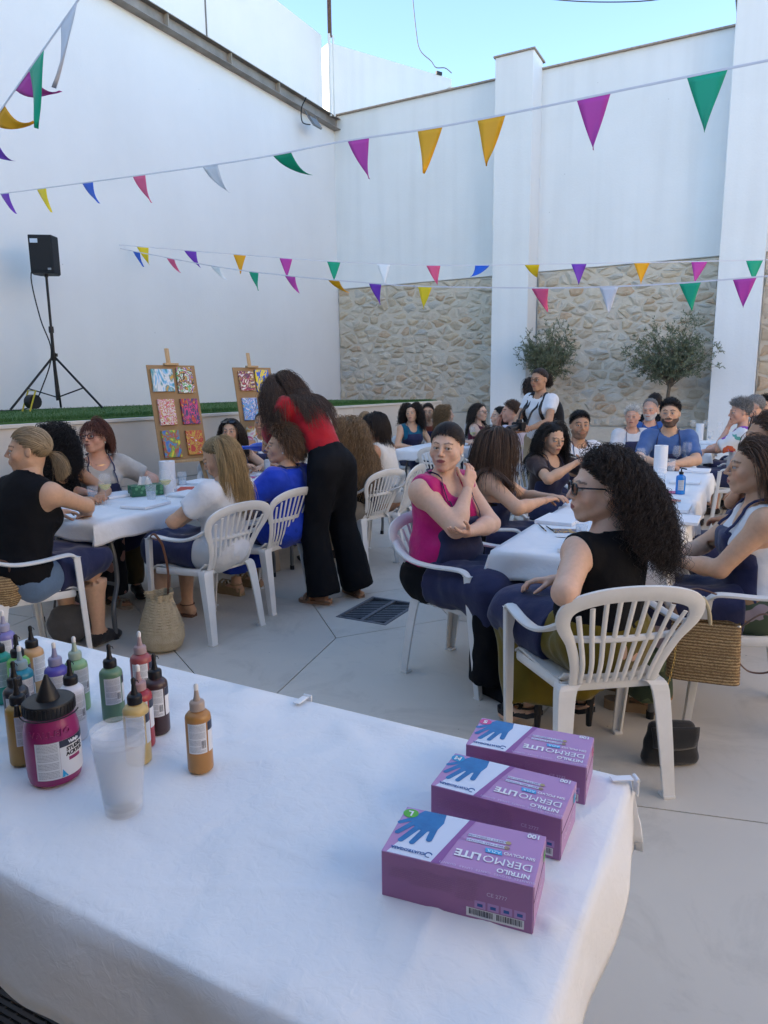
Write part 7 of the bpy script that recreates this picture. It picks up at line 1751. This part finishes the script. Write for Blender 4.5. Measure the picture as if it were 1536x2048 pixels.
P_('darkglasses', 'woman with long dark hair and thin glasses in dark red, facing right', (960, 824), -75, -62, dict(y=9.2), skin='fair', glasses='thin', earring=True, wear=[('top', cloth('wine', (0.12, 0.01, 0.03)), dict(cap=-0.02)), ('lap', NV)], arms=dict(L='table', R='table'), hair=dict(t='down', c='dark', n=800, len=0.33, vol=0.02, r=0.0028, tuck=True), **far)
P_('darkprofile', 'woman with straight black hair in left profile at the far table', (998, 832), 95, 74, dict(y=8.6), skin='fair', wear=[('top', BLK, dict(cap=-0.01)), ('lap', NV)], arms=dict(L='table', R='table'), hair=dict(t='down', c='black', n=800, len=0.36, vol=0.02, r=0.0028, tuck=True), **far)
P_('lilacman', 'man in a pale lilac shirt seen from behind near the photographer', (1022, 823), 125, 86, dict(y=8.0), male=True, skin='red', arms=dict(L=((-0.05, 0.22, 1.02), (-0.6, 0.6, -1), (0, -1, 0.2), 0.8, dict(dir=(0.1, -0.2, 1))), R='table'), wear=[('top', cloth('lilac_shirt', (0.58, 0.52, 0.60), noise=0.08), dict(sleeve=1.4, loose=0.015, hem=-0.08)), ('trousers', cloth('navy_t', (0.03, 0.03, 0.07)))], hair=dict(t='short', c='brown', n=500, len=0.02, r=0.0028), **far)
P_('photographer', 'standing photographer in glasses and white tee holding a black camera', (1078, 759), 38, 36, dict(y=7.45), stand=True, pz=0.93, skin='tan', lean=2, glasses='thin', hp=4, group='people standing', res=0.0125, hres=0.0046,
   arms=dict(R=((0.02, 0.27, 1.08), (1, -0.2, -0.5), (-0.5, 0.2, -0.6), 1.0), L=((-0.05, 0.30, 1.04), (-1, -0.2, -0.5), (0.3, 0.2, 1), 0.9)), wear=[('top', cloth('tee_white', (0.74, 0.74, 0.75), noise=0.05), dict(sleeve=0.5, loose=0.0, hem=0.0)), ('trousers', cloth('khaki', (0.42, 0.32, 0.20)), dict(wide=0.03)), ('shoes', BLK)],
   hair=dict(t='tied', c='dark', n=800, tail=0.16, tie=(0, -0.11, 0.05), r=0.0025))
P_('behindphoto', 'dark-haired person standing behind the photographer', (1061, 775), 60, 120, dict(y=8.6), stand=True, pz=0.92, skin='tan', group='people standing', wear=[('top', BLK, dict(sleeve=0.6)), ('trousers', BLK), ('shoes', BLK)], arms=dict(L='down', R='down'), hair=dict(t='down', c='dark', n=500, len=0.2, vol=0.02, r=0.003), **far)
# --- right table
P_('pink', 'woman in a bright pink sleeveless blouse with one hand at her neck', (893, 893), -48, 16, dict(x=-1.40), skin='fair', fat=1.30, res=0.0085, hres=0.0034, handres=0.004, hp=2, hr=-3, gaze=(24, 2), cheek=0.004, lip=(0.30, 0.045, 0.07), earring=True, lean=5,
   arms=dict(R=((-0.015, 0.175, 0.985), (0.55, 0.75, -1.0), (-0.3, -0.8, 0.1), 0.7, dict(dir=(-0.45, -0.15, 0.75))), L=((0.09, 0.27, 0.795), (-1, 0.5, -0.6), (0.2, -0.3, 1), 0.4, dict(dir=(1, 0.15, 0.15)))),
   wear=[('top', cloth('hot_pink', (0.55, 0.008, 0.16), rough=0.5), dict(cap=0.015, scoop=0.065, hem=-0.06, t=0.015, amp=0.004, freq=22)), ('trousers', BLK, dict(t=0.016, wide=0.03)), ('bib', NV, dict(t=0.024, w=0.10, top=0.10)), ('lap', NV, dict(back=0.09, len=0.5, t=0.028)), ('shoes', BLK)],
   hair=dict(t='tied', c='dark', n=2200, bun=0.040, tie=(0.035, -0.105, -0.045), r=0.0017, line=(0.004, 0.84), puff=0.07, cap=0.009))
P_('halterback', 'woman with half-up dark brown hair seen from behind beyond the pink blouse', (1000, 893), -85, -122, dict(x=-1.46), skin='mid', fat=1.1, res=0.010, hres=0.0042, lean=8, arms=dict(R=((0.10, 0.36, 0.79), (1, 0, -0.4), (0, 0, -1), 0.5), L='table'), wear=[('top', BLK, dict(cap=-0.06, neck=0.09, backscoop=0.12, hem=-0.04)), ('bib', NV), ('lap', NV), ('trousers', BLK)],
   hair=dict(t='down', c='brown', n=2000, len=0.33, vol=0.025, mess=0.03, r=0.002, topvol=0.12, flow=(0, -0.06, 0)))
P_('browntee', 'smiling woman with long dark hair in a brown tee gesturing with both hands', (1106, 886), -50, -36, dict(x=-1.46), skin='mid', hp=14, lean=10, res=0.0105, hres=0.0042, lip=(0.42, 0.11, 0.11), arms=dict(R=((0.06, 0.36, 0.90), (1, -0.2, -0.6), (-0.5, 0.3, -0.8), 0.6), L=((-0.10, 0.36, 0.90), (-1, -0.2, -0.6), (0.5, 0.3, -0.8), 0.6)),
   wear=[('top', cloth('cocoa', (0.045, 0.028, 0.028)), dict(sleeve=0.65, scoop=0.05)), ('bib', NV), ('lap', NV)], hair=dict(t='down', c='black', n=1500, len=0.32, vol=0.018, part=0.02, r=0.0021, wave=(0.006, 40), k2=24))
P_('whitetee', 'young man with short black hair and stubble in a white tee and navy apron', (1160, 850), -32, -14, dict(x=-1.46), male=True, skin='tan', beard=(0.45, 'black'), beardt=0.001, res=0.0115, hres=0.0042, gaze=(-12, 2), arms=dict(R=((-0.08, 0.28, 0.82), (1, 0.1, -0.5), (0, -0.4, 0.8), 0.5), L=((0.12, 0.30, 0.80), (-1, 0.2, -0.5), (0, -0.4, 0.8), 0.5)),
   wear=[('top', cloth('tee_white2', (0.75, 0.75, 0.77), noise=0.05), dict(sleeve=0.8, loose=0.0)), ('bib', NV), ('lap', NV)], hair=dict(t='short', c='black', n=900, len=0.016, r=0.0024, topvol=0.08))
P_('blueman', 'bearded man in a blue tee and navy apron resting his arms on the table end', (1340, 826), 0, 6, dict(y=7.0), male=True, skin='mid', fat=1.08, beard=(0.85, 'dark'), res=0.0115, hres=0.0042, lean=10, arms=dict(R=((0.04, 0.42, 0.79), (1, -0.1, -0.4), (0, 0, -1), 0.6), L=((-0.04, 0.44, 0.79), (-1, -0.1, -0.4), (0, 0, -1), 0.6)),
   wear=[('top', cloth('steel_blue', (0.075, 0.145, 0.33)), dict(sleeve=0.8, loose=0.0, neck=0.074)), ('bib', NV, dict(top=0.11)), ('lap', NV)], hair=dict(t='short', c='black', n=900, len=0.020, comb=(0.1, 0.2, 0.6), r=0.0024, topvol=0.14))
P_('curls', 'nearest woman, with long black curls, thick black glasses and an olive skirt', (1200, 976), 130, 74, dict(y=2.67), hs=1.06, skin='fair', fat=1.22, res=0.0075, hres=0.0030, handres=0.0036, hp=0, lean=3, lip=(0.34, 0.07, 0.07), glasses='dark', cheek=0.003, heel=0.06, gaze=(0, 0),
   arms=dict(L=(('w', at((1132, 1183), y=2.50)), (-0.9, -0.55, -0.4), (0.5, 0.1, -1), 0.7), R=((0.05, 0.30, 0.69), (1, -0.2, -0.4), (-0.4, 0, -1), 0.7)), legs=dict(L=((-0.04, 0.44, 0.52), (-0.05, 0.34, 0.13), (0, 1, -0.25)), R=((0.17, 0.42, 0.52), (0.17, 0.24, 0.13), (0.2, 1, -0.25))),
   wear=[('top', BLK, dict(cap=0.02, neck=0.08, hem=0.07, t=0.010)), ('skirt', cloth('olive', (0.145, 0.105, 0.008), bump=0.4), dict(len=0.9, wide=0.04, amp=0.006)), ('lap', NV, dict(back=0.16, len=0.06, t=0.034)), ('sandals', mat('heel_black', (0.015, 0.014, 0.016), rough=0.5))],
   hair=dict(t='down', c='dark', n=4400, len=0.34, vol=0.015, wave=(0.0095, 130), k2=54, mess=0.045, r=0.0013, grav=0.25, backcomb=True, topvol=0.06, flow=(0.0, -0.09, 0), tuck=True, noarm=True))
P_('tankright', 'brown-haired woman in a white tank top at the right edge, hands clasped', (1506, 934), 80, 78, dict(y=3.42), skin='mid', res=0.0085, hres=0.0034, handres=0.004, hp=0, lean=2, lip=(0.36, 0.07, 0.07), fat=1.02,
   arms=dict(L=((0.02, 0.34, 0.70), (-1, -0.5, -0.6), (0.4, 0, -1), 0.6), R=((0.0, 0.38, 0.68), (1, -0.2, -0.4), (-0.4, 0, -1), 0.6)), wear=[('top', WHT, dict(cap=-0.02, hem=-0.06, scoop=0.08)), ('trousers', TRO, dict(wide=0.05)), ('bib', NV, dict(t=0.024)), ('lap', NV, dict(back=0.06, len=0.4)), ('sandals', mat('sandal_cork', (0.34, 0.24, 0.15), rough=0.8), dict(thick=0.045))],
   hair=dict(t='down', c='brown', n=1800, len=0.30, vol=0.012, backcomb=True, r=0.0018, mess=0.02, tuck=True, flow=(0, -0.1, 0)))
P_('chinhand', 'woman at the right edge resting her chin on a hand with a wristwatch', (1528, 872), 78, 62, dict(y=4.55), skin='tan', res=0.0105, hp=4, lean=16, watch='R', arms=dict(R=((-0.02, 0.20, 0.955), (0.4, 0.7, -1), (0, -1, 0.3), 0.9, dict(dir=(0, -0.25, 1))), L=((-0.05, 0.34, 0.72), (-1, 0, -0.4), (0, 0, -1), 0.5)), wear=[('top', cloth('denim_blue', (0.05, 0.06, 0.13)), dict(sleeve=0.5)), ('lap', NV), ('bib', NV)], hair=dict(t='down', c='brown', n=900, len=0.22, vol=0.02, r=0.0024, tuck=True, backcomb=True))
person('clasped', 'person cut off by the right edge, only apron and clasped hands showing', (0.26, 5.62, 1.2), 88, 'people at the tables', skin='tan', hy=88, res=0.012, watch='Rb', lean=6, arms=dict(R=((0.02, 0.42, 0.72), (1, -0.2, -0.4), (-0.4, 0, -1), 0.7), L=((-0.02, 0.44, 0.73), (-1, -0.2, -0.4), (0.4, 0, -1), 0.7)), wear=[('top', cloth('denim_blue', (0.05, 0.06, 0.13)), dict(sleeve=0.8)), ('lap', NV), ('bib', NV)], hair=dict(t='short', c='dark', n=300, r=0.003))
# --- far right
P_('oldlady', 'elderly woman with short white hair in a white top and navy apron', (1265, 834), -22, 8, dict(y=8.6), skin='red', fat=1.1, hp=-2, browc=(0.3, 0.22, 0.16), arms=dict(L='lap', R='lap'), wear=[('top', cloth('white_print', (0.70, 0.68, 0.68), noise=0.1), dict(sleeve=0.7, loose=0.012)), ('bib', NV), ('lap', NV)], hair=dict(t='short', c='white', n=700, len=0.03, r=0.0028, comb=(0.2, -0.3, 0.2)), **far)
P_('oldman', 'balding elderly man with a white beard in a blue shirt', (1300, 818), -10, 14, dict(y=9.2), male=True, skin='red', hp=10, beard=(0.9, 'white'), beardt=0.006, browc=(0.4, 0.36, 0.32), arms=dict(L='lap', R='lap'), wear=[('top', cloth('cobalt', (0.03, 0.11, 0.36)), dict(sleeve=0.8)), ('bib', NV), ('lap', NV)], hair=dict(t='short', c='grey', n=300, len=0.012, line=(0.02, 1.9), r=0.0028, scalp=0.35), **far)
P_('behindold', 'dark-haired man whose head shows behind the balding elderly man', (1309, 805), 170, 165, dict(y=10.4), male=True, skin='mid', wear=[('top', BLK, dict(sleeve=0.8)), ('trousers', BLK)], hair=dict(t='short', c='dark', n=400, len=0.015, r=0.003), **far)
P_('floral', 'grey-haired woman in a white floral shirt with her hand to her cheek', (1480, 824), 88, 70, dict(y=8.1), skin='red', fat=1.15, hp=4, lean=8, browc=(0.25, 0.2, 0.17), arms=dict(L=((-0.02, 0.20, 1.03), (-0.5, 0.7, -1), (0.2, -1, 0.2), 0.7, dict(dir=(0.1, -0.25, 1))), R='table'), wear=[('top', FLW, dict(sleeve=0.95, loose=0.02, hem=-0.06, name='floral_shirt')), ('lap', NV), ('trousers', FLW)], hair=dict(t='short', c='grey', n=900, len=0.045, r=0.0026, comb=(-0.2, 0.3, 0.6), topvol=0.1), **far)
P_('mintman', 'grey-haired man in a mint shirt behind the floral shirt woman', (1507, 812), 75, 66, dict(y=9.0), male=True, skin='red', wear=[('top', cloth('mint', (0.30, 0.45, 0.36)), dict(sleeve=0.8)), ('lap', NV)], arms=dict(L='table', R='table'), hair=dict(t='short', c='grey', n=500, len=0.012, r=0.0028), **far)
P_('beardright', 'black-bearded man with glasses cut by the right edge', (1533, 812), 55, 40, dict(y=9.6), male=True, skin='mid', glasses='thin', beard=(0.95, 'black'), beardt=0.006, wear=[('top', BLK, dict(sleeve=0.8)), ('bib', NV), ('lap', NV)], arms=dict(L='table', R='table'), hair=dict(t='short', c='black', n=500, len=0.03, r=0.0028), **far)
# ------------------------------------------------------------ chairs under the people
chair(-3.50, 2.29, -8, 'plastic chair of the woman in the black top, cut by the left edge')
chair_for('curlyblack', 'plastic chair of the woman with black curls at the left table', 0.05, -20); chair_for('glasses', 'plastic chair of the woman with red-framed glasses', 0.05, 20)
chair(-3.0, 3.21, 85, 'plastic chair of the blonde woman in white, beside the crochet bag'); chair(-3.04, 3.81, 88, 'plastic chair of the woman in the royal blue blouse')
chair(-2.98, 5.06, 80, 'plastic chair of the woman with long wavy blonde hair'); chair_for('tank', 'plastic chair of the woman with the dark bob', 0.06, 8); chair_for('hand', 'plastic chair of the woman resting her face on her hand', 0.06, -30)
chair_for('sunhead', 'plastic chair of the young woman with sunglasses on her head', 0.06, -10); chair_for('bunwoman', 'plastic chair of the young woman with the bun', 0.06, -15)
chair_for('teal', 'plastic chair of the woman in teal', 0.06, -20); chair_for('rustman', 'plastic chair of the man in the rust tee', 0.06, -20); chair_for('curlblonde', 'plastic chair of the woman with the mop of curls', 0.06); chair_for('darkglasses', 'plastic chair of the woman in dark red', 0.06); chair_for('darkprofile', 'plastic chair of the woman with straight black hair', 0.06); chair_for('lilacman', 'plastic chair of the man in the lilac shirt', 0.06, -20)
p = at((848, 905), z=0.75); chair(p[0] + 0.12, p[1] + 0.25, 20, 'empty plastic chair at the near end of the far table')
chair(-1.29, 3.30, -102, 'plastic chair of the woman in the pink blouse'); chair_for('halterback', 'plastic chair of the woman with half-up hair', 0.06, 0); chair_for('browntee', 'plastic chair of the woman in the brown tee', 0.06, -25); chair_for('whitetee', 'plastic chair of the young man in the white tee', 0.06, -40)
chair_for('blueman', 'plastic chair of the bearded man in blue', 0.06); chair(-0.52, 2.64, 36, 'plastic chair nearest the viewer, of the woman with long black curls')
chair_for('tankright', 'plastic chair at the right edge with the straw tote on its arm', 0.06, 4); chair_for('chinhand', 'plastic chair of the woman resting her chin on her hand', 0.06, 4); chair_for('clasped', 'plastic chair of the person with clasped hands', 0.06)
chair_for('oldlady', 'plastic chair of the elderly woman', 0.06, -20); chair_for('oldman', 'plastic chair of the balding elderly man', 0.06, -20); chair_for('behindold', 'plastic chair of the man behind the elderly pair', 0.06); chair_for('floral', 'plastic chair of the woman in the floral shirt', 0.06); chair_for('mintman', 'plastic chair of the man in mint', 0.06); chair_for('beardright', 'plastic chair of the black-bearded man with glasses', 0.06)

# ------------------------------------------------------------ things people carry or wear
def wpt(I, v): a = R(I['yaw']); return I['root'] + rz(a) @ np.array(v, float)
# gold bangle and thin bracelet
I = PEOPLE['curls']; W0, E0 = I['WR'][-1], I['EL'][-1]; f = unit(W0 - E0)
def bangle(I, s, off, r, tr, m, name, flat=(1, 1)):
    f = unit(I['WR'][s] - I['EL'][s]); c = I['WR'][s] - f * off; n = unit(np.cross(f, (0.2, 0.3, 1))); b = np.cross(f, n)
    MB().tube([c + (n * math.cos(a) + b * math.sin(a)) * r for a in np.linspace(0, 6.283, 25)[:-1]], tr, 8, closed=True).build(name, m, I['body'], smooth=True)
gold = mat('gold', (0.75, 0.52, 0.18), rough=0.25, metal=1.0)
bangle(I, -1, 0.045, 0.036, 0.0085, gold, 'bangle'); bangle(I, -1, 0.005, 0.029, 0.0022, black_m, 'bracelet')
bangle(PEOPLE['red'], -1, 0.01, 0.028, 0.003, gold, 'bracelet')
# blue glass bottle in the hand of the woman in red
I = PEOPLE['red']; c = wpt(I, I['WR'][-1] + unit(I['WR'][-1] - I['EL'][-1]) * 0.085); c[2] += 0.005
bl = empty('glass_bottle', tuple(c)); tag(bl, 'blue glass bottle held sideways by the woman in red', 'bottle')
d = unit(np.array((-0.80, -0.55, -0.03))); q = Vector((0, 0, 1)).rotation_difference(Vector(d)); bl.rotation_mode = 'QUATERNION'; bl.rotation_quaternion = q
MB().lathe([(0.0, -0.16), (0.034, -0.16), (0.036, -0.15), (0.036, 0.04), (0.030, 0.075), (0.015, 0.105), (0.0135, 0.15), (0.016, 0.152), (0.016, 0.160), (0.012, 0.162)], 24, cap0=False).build('glass', mat('blue_glass', (0.01, 0.07, 0.55), rough=0.08, spec=0.8, alpha=0.86, coat=0.5), bl, smooth=True)
MB().lathe([(0.0365, -0.12), (0.0365, -0.02)], 24, cap0=False, cap1=False).build('label', mat('bottle_label', (0.35, 0.5, 0.8), rough=0.4), bl, smooth=True)
# camera, straps and backpack of the photographer
I = PEOPLE['photographer']; c = wpt(I, (I['WR'][1] + I['WR'][-1]) / 2 + np.array((0.01, 0.075, 0.015)))
cm = empty('photo_camera', tuple(c), R(I['yaw'])); tag(cm, 'black camera with a large lens held by the photographer', 'camera')
mb = MB(); mb.box((0, 0, 0.0), (0.135, 0.065, 0.09)); mb.box((0, 0.0, 0.058), (0.05, 0.055, 0.035), None, 0.8); mb.box((0.055, 0.022, -0.005), (0.03, 0.04, 0.085)); mb.build('body', black_m, cm, bevel=0.006)
mb = MB(); mb.tube([(0, 0.03, -0.005), (0, 0.075, -0.012), (0, 0.13, -0.022), (0, 0.165, -0.028)], [0.035, 0.036, 0.039, 0.042], 18); mb.build('lens', mat('lens_black', (0.015, 0.015, 0.016), rough=0.3), cm, smooth=True)
MB().tube([(0, 0.166, -0.0285), (0, 0.168, -0.029)], 0.036, 18).build('front_glass', mat('front_glass', (0.02, 0.02, 0.04), rough=0.05, spec=0.8), cm)
sol = I['tor'] + [I['neck']]
def ribbon(I, pts, r, m, name, off=0.02, flat=(1.5, 0.35)):
    P = snap(sol, np.array(catmull(pts, 5)), off, 4); MB().tube(P, r, 6, flat=flat).build(name, m, I['body'], smooth=True)
T = I['T']; sp = I['sp']
for s in (-1, 1):
    pts = [T((s * 0.075, -0.05, 0.26 * sp)), T((s * 0.10, 0.06, 0.24 * sp)), T((s * 0.10, 0.13, 0.12 * sp)), T((s * 0.13, 0.08, -0.02)), T((s * 0.15, 0.0, -0.08))]
    ribbon(I, pts, 0.016, black_m, 'backpack_strap', 0.022, (1.2, 0.3))
    MB().tube(catmull([T((s * 0.05, 0.02, 0.285 * sp)), T((s * 0.06, 0.125, 0.16 * sp)), (s * 0.07, 0.24, 1.22), (s * 0.06, 0.30, 1.10)], 5), 0.008, 6, flat=(1.4, 0.4)).build('camera_strap', black_m, I['body'], smooth=True)
bp = empty('backpack', tuple(wpt(I, T((0, -0.20, 0.02)))), R(I['yaw'])); tag(bp, 'black backpack on the back of the photographer', 'backpack')
f_ = Field((-0.2, -0.16, -0.28), (0.2, 0.16, 0.28), 0.014); f_.union(ell((0, 0, -0.02), (0.15, 0.10, 0.24)), 0); f_.union(ell((0, -0.03, -0.09), (0.13, 0.10, 0.14)), 0.03); v, q = f_.mesh(); obj('sack', mesh_np('sack', v, q), cloth('nylon_black', (0.012, 0.012, 0.014)), bp)
MB().tube(catmull([(-0.03, 0.05, 0.21), (-0.02, 0.05, 0.25), (0.02, 0.05, 0.25), (0.03, 0.05, 0.21)], 4), 0.007, 6).build('grab_handle', black_m, bp, smooth=True)
# straw tote on the right-hand chair
straw = bpy.data.materials.new('woven_straw'); straw.use_nodes = True; N, L = straw.node_tree.nodes, straw.node_tree.links; b = N['Principled BSDF']; b.inputs['Roughness'].default_value = 0.75
tc = N.new('ShaderNodeTexCoord'); wv = N.new('ShaderNodeTexWave'); wv.bands_direction = 'Z'; wv.inputs['Scale'].default_value = 26; wv.inputs['Distortion'].default_value = 2.5; wv.inputs['Detail'].default_value = 3; wv.inputs['Detail Scale'].default_value = 6; L.new(tc.outputs['Object'], wv.inputs['Vector'])
nz = N.new('ShaderNodeTexNoise'); nz.inputs['Scale'].default_value = 120; L.new(tc.outputs['Object'], nz.inputs['Vector']); ml = N.new('ShaderNodeMath'); ml.operation = 'MULTIPLY'; L.new(wv.outputs['Fac'], ml.inputs[0]); L.new(nz.outputs['Fac'], ml.inputs[1])
cr = N.new('ShaderNodeValToRGB'); cr.color_ramp.elements[0].position = 0.1; cr.color_ramp.elements[0].color = (0.20, 0.115, 0.045, 1); cr.color_ramp.elements[1].position = 0.5; cr.color_ramp.elements[1].color = (0.48, 0.33, 0.16, 1); L.new(ml.outputs[0], cr.inputs['Fac']); L.new(cr.outputs['Color'], b.inputs['Base Color'])
bu = N.new('ShaderNodeBump'); bu.inputs['Strength'].default_value = 0.9; bu.inputs['Distance'].default_value = 0.006; L.new(ml.outputs[0], bu.inputs['Height']); L.new(bu.outputs['Normal'], b.inputs['Normal'])
leather = mat('brown_leather', (0.15, 0.065, 0.035), rough=0.45, noise=0.2, nscale=20)
c = at((1408, 1300), y=2.98); tt = empty('straw_tote', (c[0], c[1], c[2]), R(8)); tag(tt, 'rectangular woven straw tote hanging on the right-hand chair arm', 'bag')
mb = MB(); V = []
nw, nh = 24, 16
def tote(u, v):
    a = 2 * math.pi * u; z = (v - 0.5) * 0.245; hw, hd = 0.137 - 0.010 * v, 0.05 - 0.028 * v
    cx_, cy_ = math.cos(a), math.sin(a); e = 0.35
    x = hw * math.copysign(abs(cx_) ** e, cx_); y = hd * math.copysign(abs(cy_) ** (0.6), cy_); row = 0.0018 * math.sin(v * 2 * math.pi * 17)
    k = 1 + row / 0.05; 
    if v < 0.08: k *= 0.93 + v * 0.9
    return (x * (1 + row / 0.12), y * k, z + 0.004 * math.sin(6 * a) * v)
mb.grid(48, 68, tote); mb.F.append([i for i in range(48)][::-1]); mb.build('basket', straw, tt, smooth=True, angle=R(80))
for s in (-1, 1): MB().tube(catmull([(-0.055, s * 0.018, 0.115), (-0.045, s * 0.018, 0.175), (-0.02, s * 0.012, 0.215), (0.005, s * 0.018, 0.175), (0.015, s * 0.018, 0.115)], 5), 0.0075, 8).build('handle', mat('rope_cream', (0.55, 0.45, 0.28), rough=0.8), tt, smooth=True)
MB().tube(catmull([(0.125, 0, 0.11), (0.20, 0.01, 0.17), (0.25, 0.03, 0.13), (0.27, 0.02, 0.0), (0.24, 0.0, -0.06), (0.17, 0.0, -0.07), (0.125, 0.0, -0.03)], 6), 0.009, 6, flat=(1.0, 0.3), up=(0, 1, 0)).build('strap', leather, tt, smooth=True)
MB().tube(catmull([(-0.10, 0.02, 0.115), (-0.12, 0.05, 0.17), (-0.05, 0.10, 0.225), (0.04, 0.08, 0.215)], 5), 0.009, 6, flat=(0.3, 1.0), up=(0, 0, 1)).build('strap', leather, tt, smooth=True)
MB().lathe([(0.006, -0.004), (0.009, 0), (0.006, 0.004)], 10, (0.118, -0.015, 0.118)).build('ring', mat('ring_metal', (0.6, 0.55, 0.45), rough=0.3, metal=0.9), tt)
# black handbag on a gold chain
c = at((1338, 1528), z=0.0); hb_ = empty('handbag', (c[0], c[1], 0.012), R(28)); tag(hb_, 'black suede handbag on a gold chain hanging behind the nearest chair', 'bag')
suede = mat('black_suede', (0.008, 0.008, 0.009), rough=0.7, sheen=0.3, bump=0.2, bscale=200)
f_ = Field((-0.15, -0.07, -0.02), (0.15, 0.07, 0.22), 0.009); f_.union(ell((0, 0, 0.08), (0.11, 0.035, 0.085)), 0); f_.union(cap((-0.085, 0, 0.02), (0.085, 0, 0.02), 0.03), 0.03); f_.union(cap((-0.07, 0, 0.15), (0.07, 0, 0.15), 0.022), 0.03); v, q = f_.mesh(); obj('pouch', mesh_np('pouch', v, q), suede, hb_)
mb = MB(); mb.grid(10, 8, lambda u, v: ((u - 0.5) * 0.19 * (1 - 0.12 * v), -0.036 - 0.010 * math.sin(v * 3), 0.165 - v * 0.085 - 0.012 * math.sin(u * math.pi) * v)); o = mb.build('flap', suede, hb_, smooth=True); o.modifiers.new('thickness', 'SOLIDIFY').thickness = 0.003
link = MB().tube([(0.0035 * math.cos(a), 0, 0.006 * math.sin(a)) for a in np.linspace(0, 6.283, 9)[:-1]], 0.0012, 4, closed=True).mesh('link', True)
pth = catmull([(-0.06, 0, 0.165), (-0.03, 0.015, 0.27), (0.0, 0.02, 0.40), (0.005, 0.02, 0.50)], 12)
for k, p in enumerate(pth): o = obj('link', link, gold, hb_, tuple(p), (0, 0, R(90 * (k % 2))))
# crochet drawstring bag beside the blonde woman
c = at((326, 1298), z=0.0); cb_ = empty('crochet_bag', (c[0], c[1], 0.0), R(20)); tag(cb_, 'cream crochet drawstring bag hanging by its cord from the blonde woman chair', 'bag')
cro = mat('crochet_yarn', (0.46, 0.36, 0.22), rough=0.9, col2=(0.54, 0.44, 0.29), noise=0.2, nscale=30, bump=0.7, bscale=170)
def croch(u, v):
    a = 2 * math.pi * u; prof = [(0.0, 0.085), (0.06, 0.115), (0.2, 0.132), (0.36, 0.130), (0.55, 0.110), (0.75, 0.085), (0.9, 0.068), (1.0, 0.078)]
    for (v0, r0), (v1, r1) in zip(prof, prof[1:]):
        if v0 <= v <= v1: r = lerp(r0, r1, (v - v0) / (v1 - v0)); break
    if v > 0.36: r += 0.0045 * math.sin(a * 14 + math.pi * round(v * 22)) * math.sin(v * 22 * math.pi) + 0.003 * math.sin(v * 44 * math.pi)
    if v > 0.88: r += 0.008 * math.sin(a * 9)
    return (r * math.cos(a), r * 0.9 * math.sin(a), 0.005 + 0.345 * v + 0.008 * math.sin(a * 2) * v)
mb = MB(); mb.grid(90, 70, croch); mb.F.append(list(range(90))[::-1]); mb.build('net', cro, cb_, smooth=True, angle=R(80))
k = np.array((0.02, 0.0, 0.66)); MB().tube(catmull([(0.03, 0.05, 0.32), (0.035, 0.06, 0.45), (0.03, 0.03, 0.60), (0.025, 0.0, 0.655), (0.0, -0.01, 0.69), (-0.03, 0.0, 0.67), (0.01, 0.0, 0.655)], 5), 0.006, 6, flat=(1.2, 0.5)).build('cord', leather, cb_, smooth=True)
# other bags on the floor
c = at((530, 1146), z=0.0); e = empty('handbag', (c[0], c[1], 0.0), R(75)); tag(e, 'beige leather handbag on the floor under the chair of the woman in blue', 'bag')
bge = mat('beige_leather', (0.36, 0.29, 0.21), rough=0.5); MB().box((0, 0, 0.10), (0.26, 0.11, 0.20), None, 0.9).build('body', bge, e, bevel=0.02, smooth=True); MB().tube(catmull([(-0.08, 0, 0.19), (-0.07, 0, 0.29), (0.07, 0, 0.29), (0.08, 0, 0.19)], 6), 0.006, 6).build('handle', bge, e, smooth=True)
c = at((143, 1286), z=0.0); e = empty('shoulder_bag', (c[0], c[1], 0.0), R(40)); tag(e, 'dark grey soft bag on the floor beneath the left table', 'bag')
f_ = Field((-0.2, -0.12, -0.02), (0.2, 0.12, 0.3), 0.012); f_.union(ell((0, 0, 0.11), (0.13, 0.07, 0.11)), 0); f_.union(cap((-0.05, 0, 0.2), (0.05, 0, 0.2), 0.03), 0.05); f_.disp(0.004, 25, 3); v, q = f_.mesh(); obj('pouch', mesh_np('pouch', v, q), cloth('grey_bag', (0.10, 0.10, 0.105)), e); MB().tube(catmull([(-0.08, 0, 0.2), (-0.05, 0, 0.31), (0.05, 0, 0.31), (0.08, 0, 0.2)], 6), 0.007, 6).build('handle', cloth('grey_bag', (0.10, 0.10, 0.105)), e, smooth=True)
c = at((6, 1182), y=2.12); e = empty('wicker_bag', tuple(c), R(20)); tag(e, 'brown raffia bag cut by the left edge beside the woman in the black top', 'bag')
f_ = Field((-0.14, -0.12, -0.14), (0.14, 0.12, 0.16), 0.011); f_.union(ell((0, 0, 0), (0.09, 0.07, 0.09)), 0); f_.disp(0.006, 55, 5); v, q = f_.mesh(); obj('pouch', mesh_np('pouch', v, q), straw, e); MB().tube(catmull([(-0.05, 0, 0.07), (-0.04, 0, 0.15), (0.04, 0, 0.15), (0.05, 0, 0.07)], 6), 0.006, 6).build('handle', leather, e, smooth=True)
